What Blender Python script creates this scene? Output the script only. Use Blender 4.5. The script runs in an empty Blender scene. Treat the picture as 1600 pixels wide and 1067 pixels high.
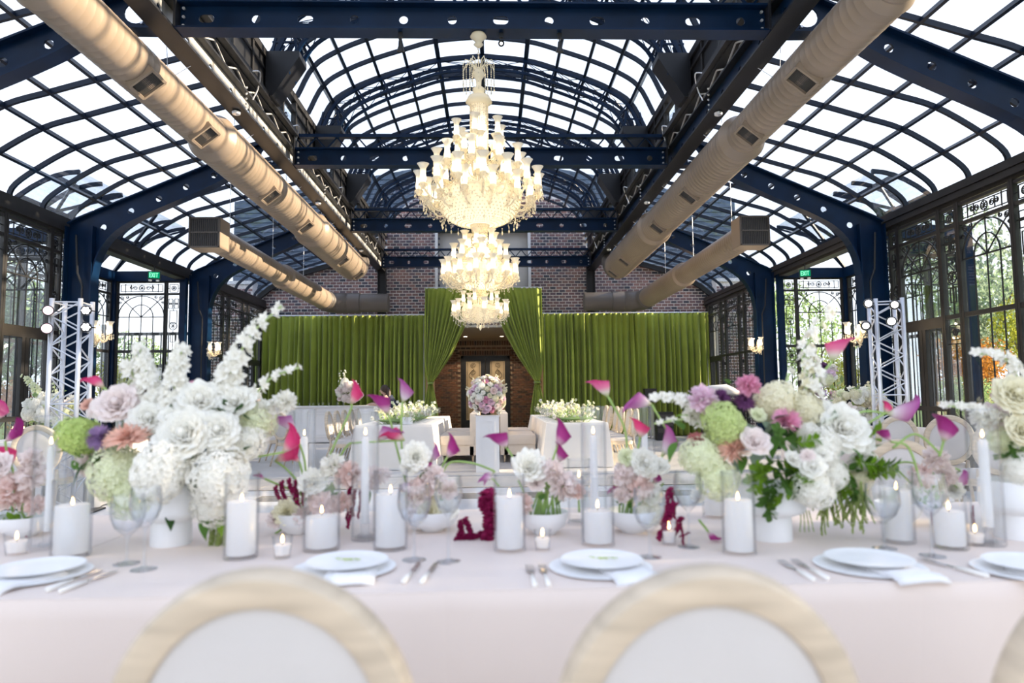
import bpy, bmesh, math, random
from mathutils import Vector, Matrix
PI = math.pi
rnd = random.Random(7)
SC = bpy.context.scene
COL = SC.collection

# ---------------- camera, world, sun, exposure ----------------
F = 1067.0
TH, AZ, EZ, RL = math.radians(4.457), math.radians(1.71), 1.25, math.radians(.6)
cd = bpy.data.cameras.new('camera'); cam = bpy.data.objects.new('camera', cd); COL.objects.link(cam)
cd.sensor_width = 36.0; cd.lens = F / 1600 * 36
cam.matrix_world = (Matrix.Translation((0, 0, EZ)) @ Matrix.Rotation(-AZ, 4, 'Z') @
                    Matrix.Rotation(PI / 2 + TH, 4, 'X') @ Matrix.Rotation(-RL, 4, 'Z'))
cd.clip_start = .05; cd.clip_end = 300
cd.dof.use_dof = True; cd.dof.focus_distance = 7.5; cd.dof.aperture_fstop = 1.9
SC.camera = cam
SC.view_settings.view_transform = 'Standard'; SC.view_settings.look = 'None'
SC.view_settings.gamma = 1.0; SC.view_settings.use_curve_mapping = False
SC.view_settings.exposure = 1.18
SC.cycles.transparent_max_bounces = 40
SC.cycles.max_bounces = 10
SC.cycles.sample_clamp_indirect = 6.0
W = bpy.data.worlds.new('sky'); SC.world = W; W.use_nodes = True
nt = W.node_tree; nt.nodes.clear()
tc = nt.nodes.new('ShaderNodeTexCoord'); sx = nt.nodes.new('ShaderNodeSeparateXYZ')
rp = nt.nodes.new('ShaderNodeValToRGB'); bg = nt.nodes.new('ShaderNodeBackground'); wo = nt.nodes.new('ShaderNodeOutputWorld')
nt.links.new(tc.outputs['Generated'], sx.inputs[0]); nt.links.new(sx.outputs[2], rp.inputs[0])
rp.color_ramp.elements[0].position = 0.0; rp.color_ramp.elements[0].color = (.86, .88, .93, 1)
rp.color_ramp.elements[1].position = 1.0; rp.color_ramp.elements[1].color = (.60, .70, .92, 1)
e = rp.color_ramp.elements.new(.45); e.color = (.72, .79, .93, 1)
nt.links.new(rp.outputs[0], bg.inputs[0]); bg.inputs[1].default_value = 1.0
nt.links.new(bg.outputs[0], wo.inputs[0])
sun = bpy.data.lights.new('sun', 'SUN'); sun.energy = 8.0; sun.color = (1.0, .80, .55); sun.angle = math.radians(.8)
so = bpy.data.objects.new('sun', sun); COL.objects.link(so)
SUND = Vector((.95, .05, .31)).normalized()
so.rotation_euler = SUND.to_track_quat('Z', 'Y').to_euler()

# ---------------- pixel helpers (photograph frame 1600 x 1067) ----------------
def ray(px, py):
    u0 = (px - 800) / F; v0 = (533.5 - py) / F
    u = u0 * math.cos(RL) + v0 * math.sin(RL); v = -u0 * math.sin(RL) + v0 * math.cos(RL)
    y = math.cos(TH) - v * math.sin(TH); z = math.sin(TH) + v * math.cos(TH)
    return (u * math.cos(AZ) + y * math.sin(AZ), -u * math.sin(AZ) + y * math.cos(AZ), z)
def PY(px, py, Y):
    r = ray(px, py); t = Y / r[1]; return Vector((r[0] * t, Y, EZ + r[2] * t))
def PZ(px, py, Z):
    r = ray(px, py); t = (Z - EZ) / r[2]; return Vector((r[0] * t, r[1] * t, Z))

# ---------------- materials ----------------
MATS = {}
def newmat(name):
    m = bpy.data.materials.new(name); m.use_nodes = True
    n = m.node_tree.nodes; n.clear()
    o = n.new('ShaderNodeOutputMaterial'); return m, n, m.node_tree.links, o
def setin(b, k, v):
    if k in b.inputs: b.inputs[k].default_value = v
def pmat(name, col, rough=.5, metal=0, noise=0, scale=20, bump=0, bscale=60, sheen=0, spec=.5, coat=0, coords='Object', island=0, stretch=None):
    m, n, l, o = newmat(name)
    b = n.new('ShaderNodeBsdfPrincipled'); l.new(b.outputs[0], o.inputs[0])
    b.inputs['Base Color'].default_value = (*col, 1); b.inputs['Roughness'].default_value = rough
    b.inputs['Metallic'].default_value = metal; setin(b, 'Specular IOR Level', spec)
    if sheen: setin(b, 'Sheen Weight', sheen)
    if coat: setin(b, 'Coat Weight', coat)
    t = n.new('ShaderNodeTexCoord')
    src = t.outputs[coords]
    if stretch:
        mp = n.new('ShaderNodeMapping'); mp.inputs['Scale'].default_value = stretch; l.new(src, mp.inputs[0]); src = mp.outputs[0]
    if noise or island:
        hs = n.new('ShaderNodeHueSaturation'); hs.inputs['Color'].default_value = (*col, 1)
        l.new(hs.outputs[0], b.inputs['Base Color'])
        if noise:
            tx = n.new('ShaderNodeTexNoise'); tx.inputs['Scale'].default_value = scale; l.new(src, tx.inputs['Vector'])
            mr = n.new('ShaderNodeMapRange'); mr.inputs['To Min'].default_value = 1 - noise; mr.inputs['To Max'].default_value = 1 + noise
            mr.inputs['From Min'].default_value = .3; mr.inputs['From Max'].default_value = .7
            l.new(tx.outputs[0], mr.inputs['Value']); l.new(mr.outputs[0], hs.inputs['Value'])
        else:
            g = n.new('ShaderNodeNewGeometry'); mr = n.new('ShaderNodeMapRange')
            mr.inputs['To Min'].default_value = 1 - island; mr.inputs['To Max'].default_value = 1 + island
            l.new(g.outputs['Random Per Island'], mr.inputs['Value']); l.new(mr.outputs[0], hs.inputs['Value'])
    if bump:
        tx = n.new('ShaderNodeTexNoise'); tx.inputs['Scale'].default_value = bscale; l.new(src, tx.inputs['Vector'])
        bp = n.new('ShaderNodeBump'); bp.inputs['Strength'].default_value = bump; bp.inputs['Distance'].default_value = .01
        l.new(tx.outputs[0], bp.inputs['Height']); l.new(bp.outputs[0], b.inputs['Normal'])
    MATS[name] = m; return m
def petal_mat(name, col, trans=.35, col2=None, attr=None, island=.08, rough=.6):
    """diffuse + translucent petals; attr: colour ramp driven by the point attribute t"""
    m, n, l, o = newmat(name)
    d = n.new('ShaderNodeBsdfPrincipled'); t = n.new('ShaderNodeBsdfTranslucent'); mx = n.new('ShaderNodeMixShader')
    d.inputs['Roughness'].default_value = rough; setin(d, 'Specular IOR Level', .25)
    mx.inputs[0].default_value = trans; l.new(d.outputs[0], mx.inputs[1]); l.new(t.outputs[0], mx.inputs[2]); l.new(mx.outputs[0], o.inputs[0])
    hs = n.new('ShaderNodeHueSaturation')
    if attr:
        a = n.new('ShaderNodeAttribute'); a.attribute_name = 't'; r = n.new('ShaderNodeValToRGB')
        l.new(a.outputs['Fac'], r.inputs[0])
        cr = r.color_ramp
        cr.elements[0].position = attr[0][0]; cr.elements[0].color = (*attr[0][1], 1)
        cr.elements[1].position = attr[-1][0]; cr.elements[1].color = (*attr[-1][1], 1)
        for p, c in attr[1:-1]:
            e = cr.elements.new(p); e.color = (*c, 1)
        l.new(r.outputs[0], hs.inputs['Color'])
    else: hs.inputs['Color'].default_value = (*col, 1)
    g = n.new('ShaderNodeNewGeometry'); mr = n.new('ShaderNodeMapRange')
    mr.inputs['To Min'].default_value = 1 - island; mr.inputs['To Max'].default_value = 1 + island
    l.new(g.outputs['Random Per Island'], mr.inputs['Value']); l.new(mr.outputs[0], hs.inputs['Value'])
    l.new(hs.outputs[0], d.inputs['Base Color']); l.new(hs.outputs[0], t.inputs['Color'])
    MATS[name] = m; return m
def glass_mat(name, tint=(.93, .96, .97), edge=(.6, .66, .68), lo=.05, hi=.75, rough=.02, dirt=0, power=2.5):
    """thin glass: transparent with a mirror reflection that grows at grazing angles"""
    m, n, l, o = newmat(name)
    lw = n.new('ShaderNodeLayerWeight'); lw.inputs['Blend'].default_value = .5
    pw = n.new('ShaderNodeMath'); pw.operation = 'POWER'; pw.inputs[1].default_value = power
    l.new(lw.outputs['Facing'], pw.inputs[0])
    mr = n.new('ShaderNodeMapRange'); mr.inputs['To Min'].default_value = lo; mr.inputs['To Max'].default_value = hi
    l.new(pw.outputs[0], mr.inputs['Value'])
    mc = n.new('ShaderNodeMix'); mc.data_type = 'RGBA'; l.new(pw.outputs[0], mc.inputs[0])
    mc.inputs[6].default_value = (*tint, 1); mc.inputs[7].default_value = (*edge, 1)
    tr = n.new('ShaderNodeBsdfTransparent'); l.new(mc.outputs[2], tr.inputs[0])
    gl = n.new('ShaderNodeBsdfGlossy'); gl.inputs['Roughness'].default_value = rough
    mx = n.new('ShaderNodeMixShader'); l.new(mr.outputs[0], mx.inputs[0]); l.new(tr.outputs[0], mx.inputs[1]); l.new(gl.outputs[0], mx.inputs[2])
    l.new(mx.outputs[0], o.inputs[0])
    MATS[name] = m; return m
def emat(name, col, s):
    m, n, l, o = newmat(name)
    e = n.new('ShaderNodeEmission'); e.inputs[0].default_value = (*col, 1); e.inputs[1].default_value = s
    l.new(e.outputs[0], o.inputs[0]); MATS[name] = m; return m
M = MATS
pmat('steel', (.0015, .014, .046), .36, noise=.25, scale=3, spec=.22)
pmat('steel_dark', (.008, .009, .013), .45, noise=.2, scale=4)
pmat('window_steel', (.022, .021, .022), .42, noise=.25, scale=4)
pmat('iron', (.008, .009, .012), .5)
pmat('roof_bar', (.002, .009, .026), .4, noise=.2, scale=3, spec=.3)
pmat('alloy', (.75, .76, .80), .35, metal=.6)
pmat('chrome', (.8, .8, .82), .15, metal=1)
pmat('pale_metal', (.62, .60, .58), .45, metal=.5)  # pale tone for the lattices; on the left girder web it paints sunlight
pmat('duct', (.27, .21, .16), .42, noise=.12, scale=1.2, metal=.1)
pmat('duct_dark', (.10, .085, .075), .5, noise=.12, scale=1.5)
pmat('grille', (.05, .045, .042), .6)
pmat('mortar', (.84, .80, .79), .95, noise=.12, scale=12, bump=.3, bscale=40)
pmat('mortar_tan', (.50, .38, .27), .95, noise=.15, scale=12)
pmat('plaster', (.62, .60, .58), .9, noise=.04, scale=2)
pmat('white_trim', (.75, .76, .78), .6, noise=.03, scale=2)
pmat('soffit', (.42, .33, .27), .9, noise=.04, scale=2)
pmat('slate', (.10, .14, .20), .6, noise=.2, scale=5)
pmat('door_black', (.006, .006, .007), .4)
pmat('frost', (.50, .40, .26), .6, noise=.15, scale=3)
pmat('velvet', (.27, .335, .045), .8, sheen=.12, noise=.1, scale=1.5)
pmat('velvet_tie', (.20, .28, .03), .75, sheen=.5, noise=.1, scale=3)
pmat('cloth', (.80, .695, .635), .55, noise=.02, scale=3, bump=.15, bscale=350)
pmat('cloth_ivory', (.86, .82, .77), .9, noise=.03, scale=3, bump=.1, bscale=200)
pmat('linen', (.88, .88, .90), .9, bump=.15, bscale=300)
pmat('upholstery', (.58, .55, .53), .92, noise=.03, scale=6, bump=.2, bscale=260)
pmat('bench_fabric', (.66, .58, .50), .9, noise=.03, scale=4, bump=.1, bscale=200)
pmat('chair_wood', (.58, .485, .37), .5, noise=.16, scale=6, stretch=(1, 1, 6), bump=.1, bscale=40)
pmat('gilt_wood', (.72, .60, .42), .5, noise=.1, scale=8)
pmat('porcelain', (.93, .93, .93), .35, noise=.01, scale=4)
pmat('ceramic', (.86, .87, .88), .45, noise=.015, scale=9)
pmat('bone', (.88, .86, .82), .35)
pmat('cutlery', (.62, .62, .65), .2, metal=1)
pmat('floor_plank', (.52, .51, .51), .35, noise=.12, scale=2, stretch=(.5, 14, 1))
pmat('floor_cream', (.80, .70, .60), .35, noise=.06, scale=3)
pmat('floor_white', (.86, .86, .88), .12, noise=.02, scale=3)
pmat('floor_grey', (.30, .29, .28), .15, noise=.12, scale=4)
pmat('stem', (.30, .46, .13), .5, noise=.12, scale=20)
pmat('stem_pale', (.46, .58, .26), .5, noise=.12, scale=20)
pmat('box_white', (.80, .80, .81), .55, noise=.02, scale=3)
pmat('bar_grey', (.88, .87, .88), .6, noise=.03, scale=3)
pmat('black_plastic', (.01, .01, .012), .4)
pmat('bark', (.10, .075, .055), .9, noise=.3, scale=9)
pmat('lawn', (.10, .16, .04), .95, noise=.3, scale=1.5)
pmat('paving', (.42, .40, .38), .9, noise=.15, scale=1.2)
pmat('skin', (.62, .40, .30), .5); pmat('hair', (.05, .028, .018), .5); pmat('navy', (.012, .018, .045), .8)
pmat('exit_box', (.02, .03, .03), .4)
petal_mat('leaf', (.09, .20, .035), .3, island=.25, rough=.4)
petal_mat('leaf_bright', (.20, .36, .03), .35, island=.25, rough=.4)
petal_mat('leaf_dark', (.035, .09, .022), .25, island=.25, rough=.4)
petal_mat('fol_green', (.30, .42, .18), .4, island=.45)
petal_mat('fol_dark', (.30, .38, .28), .4, island=.45)
petal_mat('fol_yellow', (.40, .42, .05), .4, island=.4)
petal_mat('fol_orange', (.55, .24, .04), .4, island=.4)
petal_mat('p_white', (.97, .955, .89), .35, island=.04)
petal_mat('p_cream', (.90, .86, .66), .3, island=.06)
petal_mat('p_greenwhite', (.87, .90, .66), .35, island=.08)
petal_mat('p_lime', (.55, .68, .22), .3, island=.15)
petal_mat('p_green', (.60, .70, .30), .3, island=.15)
petal_mat('p_blush', (.94, .78, .73), .35, island=.06)
petal_mat('p_blush_pale', (.95, .86, .83), .35, island=.05)
petal_mat('p_pink', (.84, .42, .58), .35, island=.12)
petal_mat('p_lilac', (.88, .68, .79), .35, island=.08)
petal_mat('p_dusty', (.62, .24, .24), .3, island=.15)
petal_mat('p_peach', (.84, .54, .44), .3, island=.15)
petal_mat('p_purple', (.20, .07, .20), .3, island=.2)
petal_mat('p_mauve', (.42, .28, .50), .3, island=.15)
petal_mat('p_burgundy', (.27, .010, .075), .15, island=.25)
petal_mat('p_amgreen', (.42, .52, .16), .3, island=.2)
petal_mat('p_heart', (.48, .60, .16), .2, island=.15)
petal_mat('calla_pink', None, .35, attr=[(0, (.42, .55, .16)), (.28, (.85, .80, .70)), (.55, (.82, .26, .42)), (1, (.62, .02, .20))], island=0, rough=.35)
petal_mat('calla_purple', None, .35, attr=[(0, (.40, .50, .16)), (.22, (.80, .60, .66)), (.5, (.48, .07, .30)), (1, (.30, .012, .16))], island=0, rough=.35)
petal_mat('calla_red', None, .35, attr=[(0, (.42, .50, .18)), (.25, (.85, .60, .58)), (.5, (.84, .13, .30)), (1, (.66, .012, .15))], island=0, rough=.35)
petal_mat('calla_mauve', None, .4, attr=[(0, (.50, .58, .25)), (.25, (.85, .78, .80)), (.6, (.62, .32, .52)), (1, (.40, .05, .30))], island=0, rough=.35)
petal_mat('wax', (.98, .98, .98), .55, island=0, rough=.5)
petal_mat('crystal', (.95, .88, .72), .45, island=.2, rough=.15)
petal_mat('bowl_glass', (.86, .79, .64), .4, island=0, rough=.3)
petal_mat('shade_glass', (.93, .89, .80), .6, island=0, rough=.2)
glass_mat('pane', tint=(.965, .98, 1.0), edge=(.8, .85, .9), lo=.03, hi=.45)
glass_mat('window_pane', tint=(.97, .985, .99), edge=(.85, .9, .93), lo=.07, hi=.35)
glass_mat('glassware', tint=(.985, .99, .995), edge=(.70, .73, .78), lo=.05, hi=.5, power=3.4)
glass_mat('stemware', tint=(.97, .98, .99), edge=(.72, .76, .82), lo=.09, hi=.75, power=2.4, rough=.04)
glass_mat('facade_glass', tint=(.3, .36, .4), edge=(.3, .36, .4), lo=.4, hi=.8)
emat('flame', (1.0, .62, .22), 9.0)
emat('bulb', (1.0, .90, .70), 7.0)
emat('lens', (1.0, .95, .96), 5.0)
emat('lens_pink', (1.0, .60, .72), 1.3)
emat('downlight', (1.0, .85, .65), 5.0)
emat('exit_green', (.0, .22, .10), .7); emat('exit_letter', (.25, .9, .5), .9)
def brick_mat(name, cols):
    m, n, l, o = newmat(name)
    b = n.new('ShaderNodeBsdfPrincipled'); l.new(b.outputs[0], o.inputs[0]); b.inputs['Roughness'].default_value = .9
    g = n.new('ShaderNodeNewGeometry'); r = n.new('ShaderNodeValToRGB'); l.new(g.outputs['Random Per Island'], r.inputs[0])
    cr = r.color_ramp; cr.interpolation = 'CONSTANT'
    cr.elements[0].color = (*cols[0], 1); cr.elements[1].color = (*cols[-1], 1); cr.elements[1].position = 1 - 1 / len(cols)
    for i, c in enumerate(cols[1:-1]):
        e = cr.elements.new((i + 1) / len(cols)); e.color = (*c, 1)
    tx = n.new('ShaderNodeTexNoise'); tx.inputs['Scale'].default_value = 25
    t = n.new('ShaderNodeTexCoord'); l.new(t.outputs['Object'], tx.inputs['Vector'])
    mr = n.new('ShaderNodeMapRange'); mr.inputs['To Min'].default_value = .8; mr.inputs['To Max'].default_value = 1.75; l.new(tx.outputs[0], mr.inputs['Value'])
    hs = n.new('ShaderNodeHueSaturation'); l.new(r.outputs[0], hs.inputs['Color']); l.new(mr.outputs[0], hs.inputs['Value'])
    l.new(hs.outputs[0], b.inputs['Base Color']); MATS[name] = m
brick_mat('brick', [(.17, .10, .105), (.21, .125, .12), (.13, .095, .115), (.11, .085, .10), (.19, .12, .115), (.075, .07, .095), (.24, .14, .135), (.15, .10, .115), (.05, .055, .075)])
brick_mat('brick_brown', [(.13, .06, .04), (.17, .08, .05), (.09, .05, .04), (.06, .04, .035), (.15, .075, .05), (.11, .06, .045)])

# ---------------- mesh builder ----------------
class MB:
    def __init__(s): s.v = []; s.f = []; s.t = None
    def add(s, vs, fs, mat=None):
        b = len(s.v)
        if mat is not None: vs = [mat @ Vector(p) for p in vs]
        s.v += [tuple(p) for p in vs]; s.f += [tuple(i + b for i in f) for f in fs]; return s
    def merge(s, o, mat=None): return s.add(o.v, o.f, mat)
    def box(s, c, d, rz=0, mat=None):
        x, y, z = d[0] / 2, d[1] / 2, d[2] / 2
        vs = [(-x, -y, -z), (x, -y, -z), (x, y, -z), (-x, y, -z), (-x, -y, z), (x, -y, z), (x, y, z), (-x, y, z)]
        if rz:
            q, w = math.cos(rz), math.sin(rz); vs = [(a * q - b * w, a * w + b * q, e) for a, b, e in vs]
        vs = [(a + c[0], b + c[1], e + c[2]) for a, b, e in vs]
        return s.add(vs, [(0, 3, 2, 1), (4, 5, 6, 7), (0, 1, 5, 4), (1, 2, 6, 5), (2, 3, 7, 6), (3, 0, 4, 7)], mat)
    def span(s, a, b, mat=None):
        return s.box([(a[i] + b[i]) / 2 for i in range(3)], [abs(b[i] - a[i]) for i in range(3)], mat=mat)
    def bar(s, p, q, w, h=None, up=(0, 0, 1)):
        p = Vector(p); q = Vector(q); h = h or w; d = (q - p)
        if d.length < 1e-6: return s
        d.normalize(); u = Vector(up)
        if abs(d.dot(u)) > .98: u = Vector((0, 1, 0))
        a = d.cross(u).normalized(); b = a.cross(d)
        vs = []
        for e in (p, q):
            for i, j in ((-1, -1), (1, -1), (1, 1), (-1, 1)): vs.append(e + a * (w / 2 * i) + b * (h / 2 * j))
        return s.add(vs, [(0, 1, 2, 3), (7, 6, 5, 4), (0, 4, 5, 1), (1, 5, 6, 2), (2, 6, 7, 3), (3, 7, 4, 0)])
    def tube(s, pts, r, n=8, closed=False, cap=True):
        pts = [Vector(p) for p in pts]; m = len(pts)
        rs = r if isinstance(r, (list, tuple)) else [r] * m
        d0 = (pts[1] - pts[0]).normalized(); u = Vector((0, 0, 1))
        if abs(d0.dot(u)) > .9: u = Vector((1, 0, 0))
        a = d0.cross(u).normalized(); vs = []
        for i, p in enumerate(pts):
            d = (pts[(i + 1) % m] - pts[i - 1]) if closed else (pts[min(i + 1, m - 1)] - pts[max(i - 1, 0)])
            if d.length < 1e-9: d = d0
            d = d.normalized(); a = (a - d * a.dot(d))
            a = a.normalized() if a.length > 1e-6 else d.cross(Vector((0, 1, 0.3))).normalized()
            b = d.cross(a)
            for k in range(n):
                w = 2 * PI * k / n; vs.append(p + (a * math.cos(w) + b * math.sin(w)) * rs[i])
        fs = []
        for i in range(m if closed else m - 1):
            j = (i + 1) % m
            for k in range(n):
                k2 = (k + 1) % n; fs.append((i * n + k, i * n + k2, j * n + k2, j * n + k))
        if cap and not closed:
            fs.append(tuple(range(n - 1, -1, -1))); fs.append(tuple((m - 1) * n + k for k in range(n)))
        return s.add(vs, fs)
    def strip(s, pts, w, h, closed=False, axis=(0, 1, 0)):
        """flat bar swept along pts: w across (in the curve's plane), h along axis"""
        pts = [Vector(p) for p in pts]; m = len(pts); ax = Vector(axis); vs = []
        for i, p in enumerate(pts):
            d = (pts[(i + 1) % m] - pts[i - 1]) if closed else (pts[min(i + 1, m - 1)] - pts[max(i - 1, 0)])
            nrm = d.normalized().cross(ax).normalized()
            for a, b in ((-1, -1), (1, -1), (1, 1), (-1, 1)): vs.append(p + nrm * (w / 2 * a) + ax * (h / 2 * b))
        fs = []
        for i in range(m if closed else m - 1):
            j = (i + 1) % m
            for k in range(4):
                k2 = (k + 1) % 4; fs.append((i * 4 + k, i * 4 + k2, j * 4 + k2, j * 4 + k))
        if not closed: fs += [(3, 2, 1, 0), tuple((m - 1) * 4 + k for k in range(4))]
        return s.add(vs, fs)
    def lathe(s, prof, n=24, c=(0, 0, 0), mat=None):
        vs = []; fs = []; m = len(prof)
        for r, z in prof:
            r = max(r, 1e-4)
            for k in range(n):
                w = 2 * PI * k / n; vs.append((c[0] + r * math.cos(w), c[1] + r * math.sin(w), c[2] + z))
        for i in range(m - 1):
            for k in range(n):
                k2 = (k + 1) % n; fs.append((i * n + k, i * n + k2, (i + 1) * n + k2, (i + 1) * n + k))
        return s.add(vs, fs, mat)
    def octa(s, c, r, h=None):
        h = h or r; x, y, z = c
        return s.add([(x + r, y, z), (x, y + r, z), (x - r, y, z), (x, y - r, z), (x, y, z + h), (x, y, z - h)],
                     [(0, 1, 4), (1, 2, 4), (2, 3, 4), (3, 0, 4), (1, 0, 5), (2, 1, 5), (3, 2, 5), (0, 3, 5)])
    def ball(s, c, r, nu=8, nv=6, sc=(1, 1, 1), mat=None):
        pr = [(math.sin(PI * i / nv), -math.cos(PI * i / nv)) for i in range(nv + 1)]
        o = MB().lathe(pr, nu)
        vs = [(c[0] + x * r * sc[0], c[1] + y * r * sc[1], c[2] + z * r * sc[2]) for x, y, z in o.v]
        return s.add(vs, o.f, mat)
    def mesh(s, name='mesh', smooth=False, attr=None, angle=None):
        me = bpy.data.meshes.new(name); me.from_pydata(s.v, [], s.f); me.validate(verbose=False)
        if smooth: me.polygons.foreach_set('use_smooth', [True] * len(me.polygons))
        if attr is not None and len(attr) == len(me.vertices):
            a = me.attributes.new('t', 'FLOAT', 'POINT'); a.data.foreach_set('value', attr)
        if smooth and angle:
            try: me.set_sharp_from_angle(angle=math.radians(angle))
            except Exception: pass
        me.update(); return me

def put(name, data, mat=None, parent=None, loc=None, rot=None, label=None, kind=None, scale=None, mw=None):
    if isinstance(data, MB): data = data.mesh(name)
    if mat is not None and data is not None and len(data.materials) == 0: data.materials.append(M[mat])
    o = bpy.data.objects.new(name, data); COL.objects.link(o)
    if parent is not None: o.parent = parent
    if mw is not None: o.matrix_local = mw
    if loc is not None: o.location = loc
    if rot is not None: o.rotation_euler = rot
    if scale is not None: o.scale = scale if isinstance(scale, (tuple, list, Vector)) else (scale,) * 3
    if label: o['label'] = label
    if kind: o['kind'] = kind
    return o
def thing(name, label, cat, loc=(0, 0, 0), rz=0, group=None, data=None, mat=None, rot=None):
    o = put(name, data, mat, loc=loc, rot=rot or (0, 0, rz)); o['label'] = label; o['category'] = cat
    if group: o['group'] = group
    return o
def dup(src, loc, rz=0, label=None, group=None, scale=None):
    def cp(o, par):
        c = o.copy(); COL.objects.link(c); c.parent = par
        for ch in o.children: cp(ch, c)
        return c
    r = cp(src, None); r.location = loc; r.rotation_euler = (0, 0, rz)
    if label: r['label'] = label
    if group: r['group'] = group
    if scale: r.scale = (scale,) * 3
    return r
def cut_plate(outer, holes, th):
    """plate with holes: 2D curve filled and extruded, as a mesh; lies in its local XY, thickness along Z"""
    cu = bpy.data.curves.new('plate', 'CURVE'); cu.dimensions = '2D'; cu.fill_mode = 'BOTH'; cu.extrude = th / 2
    for loop in [outer] + holes:
        sp = cu.splines.new('POLY'); sp.points.add(len(loop) - 1); sp.use_cyclic_u = True
        for p, q in zip(sp.points, loop): p.co = (q[0], q[1], 0, 1)
    o = bpy.data.objects.new('plate', cu); COL.objects.link(o)
    me = bpy.data.meshes.new_from_object(o.evaluated_get(bpy.context.evaluated_depsgraph_get()))
    bpy.data.objects.remove(o); bpy.data.curves.remove(cu)
    mb = MB(); mb.v = [tuple(v.co) for v in me.vertices]; mb.f = [tuple(p.vertices) for p in me.polygons]
    bpy.data.meshes.remove(me); return mb
def oval(cx, cy, rx, ry, n=16):
    return [(cx + rx * math.cos(2 * PI * k / n), cy + ry * math.sin(2 * PI * k / n)) for k in range(n)]
def slot(cx, cy, rx, r, n=8):
    a = [(cx + rx + r * math.cos(t), cy + r * math.sin(t)) for t in [-PI / 2 + PI * k / n for k in range(n + 1)]]
    return a + [(cx - rx + r * math.cos(t), cy + r * math.sin(t)) for t in [PI / 2 + PI * k / n for k in range(n + 1)]]
def spline(pts, n=6):
    pts = [Vector(p) for p in pts]; out = []
    P = [pts[0] * 2 - pts[1]] + pts + [pts[-1] * 2 - pts[-2]]
    for i in range(1, len(P) - 2):
        for k in range(n):
            t = k / n; a, b, c, d = P[i - 1], P[i], P[i + 1], P[i + 2]
            out.append(.5 * ((2 * b) + (c - a) * t + (2 * a - 5 * b + 4 * c - d) * t * t + (3 * b - a - 3 * c + d) * t ** 3))
    out.append(pts[-1]); return out
XC = -.13          # centre line of the hall
BEAMS = (6.71, 10.79, 15.19, 19.42)
XZ = Matrix(((1, 0, 0, 0), (0, 0, -1, 0), (0, 1, 0, 0), (0, 0, 0, 1)))   # local XY -> world XZ
YZ = Matrix(((0, 0, 1, 0), (1, 0, 0, 0), (0, 1, 0, 0), (0, 0, 0, 1)))    # local XY -> world YZ
# =====================================================================
# SETTING: floor, brick wall, glazed roof, window walls
# =====================================================================
# floor: plank base, cream tiles, white and grey dance floor pieces
fl = put('floor', MB().span((-7, -4, -.12), (6.75, 20.3, -.012)), 'mortar_tan', kind='structure')
pk = MB().box((0, 0, 0), (1, 1, 1)).mesh('plank')
def slab(x0, x1, y0, y1, mat, name='tile', z=0.0, cache={}):
    k = (mat, name)
    if k not in cache:
        me = MB().box((0, 0, 0), (1, 1, 1)).mesh(name); me.materials.append(M[mat]); cache[k] = me
    return put(name, cache[k], parent=fl, loc=((x0 + x1) / 2, (y0 + y1) / 2, z - .006), scale=(x1 - x0 - .006, y1 - y0 - .006, .012))
y = 10.75
while y < 20.2:                                           # plank courses
    h = .32
    off = rnd.random() * 2
    x = -7 + off - 2
    while x < 6.7:
        a, b = max(x, -6.9), min(x + 2.2, 6.65)
        if b - a > .1: slab(a, b, y, min(y + h, 20.25), 'floor_plank', 'plank')
        x += 2.2
    y += h
for r_, (ya, yb) in enumerate(((9.5, 10.1), (10.1, 10.7))):
    x = -6.8 + .45 * r_
    while x < 6.4: slab(x, x + .9, ya, yb, 'floor_cream'); x += .9
x = -6.8
rows = [(9.35, 9.45, 0), (8.9, 9.35, 1), (8.4, 8.9, 2), (7.6, 8.4, 1), (7.1, 7.6, 2), (6.3, 7.1, 1), (5.8, 6.3, 2), (5.0, 5.8, 1), (4.5, 5.0, 2), (3.7, 4.5, 1)]
for ya, yb, k in rows:
    for i in range(8):
        x0 = -6.6 + i * 1.62
        if k == 2:
            slab(x0, x0 + .42, ya, yb, 'floor_white'); slab(x0 + .42, x0 + 1.02, ya, yb, 'floor_grey'); slab(x0 + 1.02, x0 + 1.62, ya, yb, 'floor_grey')
        else: slab(x0, x0 + 1.62, ya, yb, 'floor_white' if k else 'floor_grey')
slab(-6.9, 6.7, -3.9, 3.7, 'floor_cream', 'tile')  # unseen floor round the camera, cream chosen to bounce warm light

# ---- back wall of bricks ----
WY = 20.3
def roofz(u):       # underside of the aisle glass / nave vault at |u|
    u = abs(u)
    if u < 3.0: return 7.42 - .30 * (u / 3) ** 2 - .95 * max(0, (u - 1.6) / 1.4) ** 3
    P = [(3.0, 5.72), (4.7, 5.24), (5.35, 5.08), (5.87, 4.9), (6.43, 4.58), (6.78, 4.1), (6.85, 3.6)]
    for a, b in zip(P, P[1:]):
        if u <= b[0]: return a[1] + (b[1] - a[1]) * (u - a[0]) / (b[0] - a[0])
    return 0
OPEN = [(-1.46, 1.24, 3.45, 6.17)]                     # recessed white panel (u range, z range)
ALC = (-1.95, 1.95, 3.28)                               # alcove opening half width and height
def brickfield(mb, x0, x1, z0, z1, Y, ok, L=.1875, H=.0895, face=-1, dep=.014, g=.023):
    k = 0; z = z0
    while z + H <= z1 + 1e-6:
        x = x0 - (L / 2 if k % 2 else 0)
        while x < x1:
            a, b = max(x, x0) + g / 2, min(x + L, x1) - g / 2
            if b - a > .04 and ok((a + b) / 2, z + H / 2):
                j = rnd.uniform(-.004, .004); q = rnd.uniform(-.002, .002)
                mb.span((a + q, Y, z + g / 2), (b + q, Y + face * (dep + j), z + H - g / 2))
            x += L
        z += H; k += 1
wb = put('wall_back', None, kind='structure')
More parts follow.
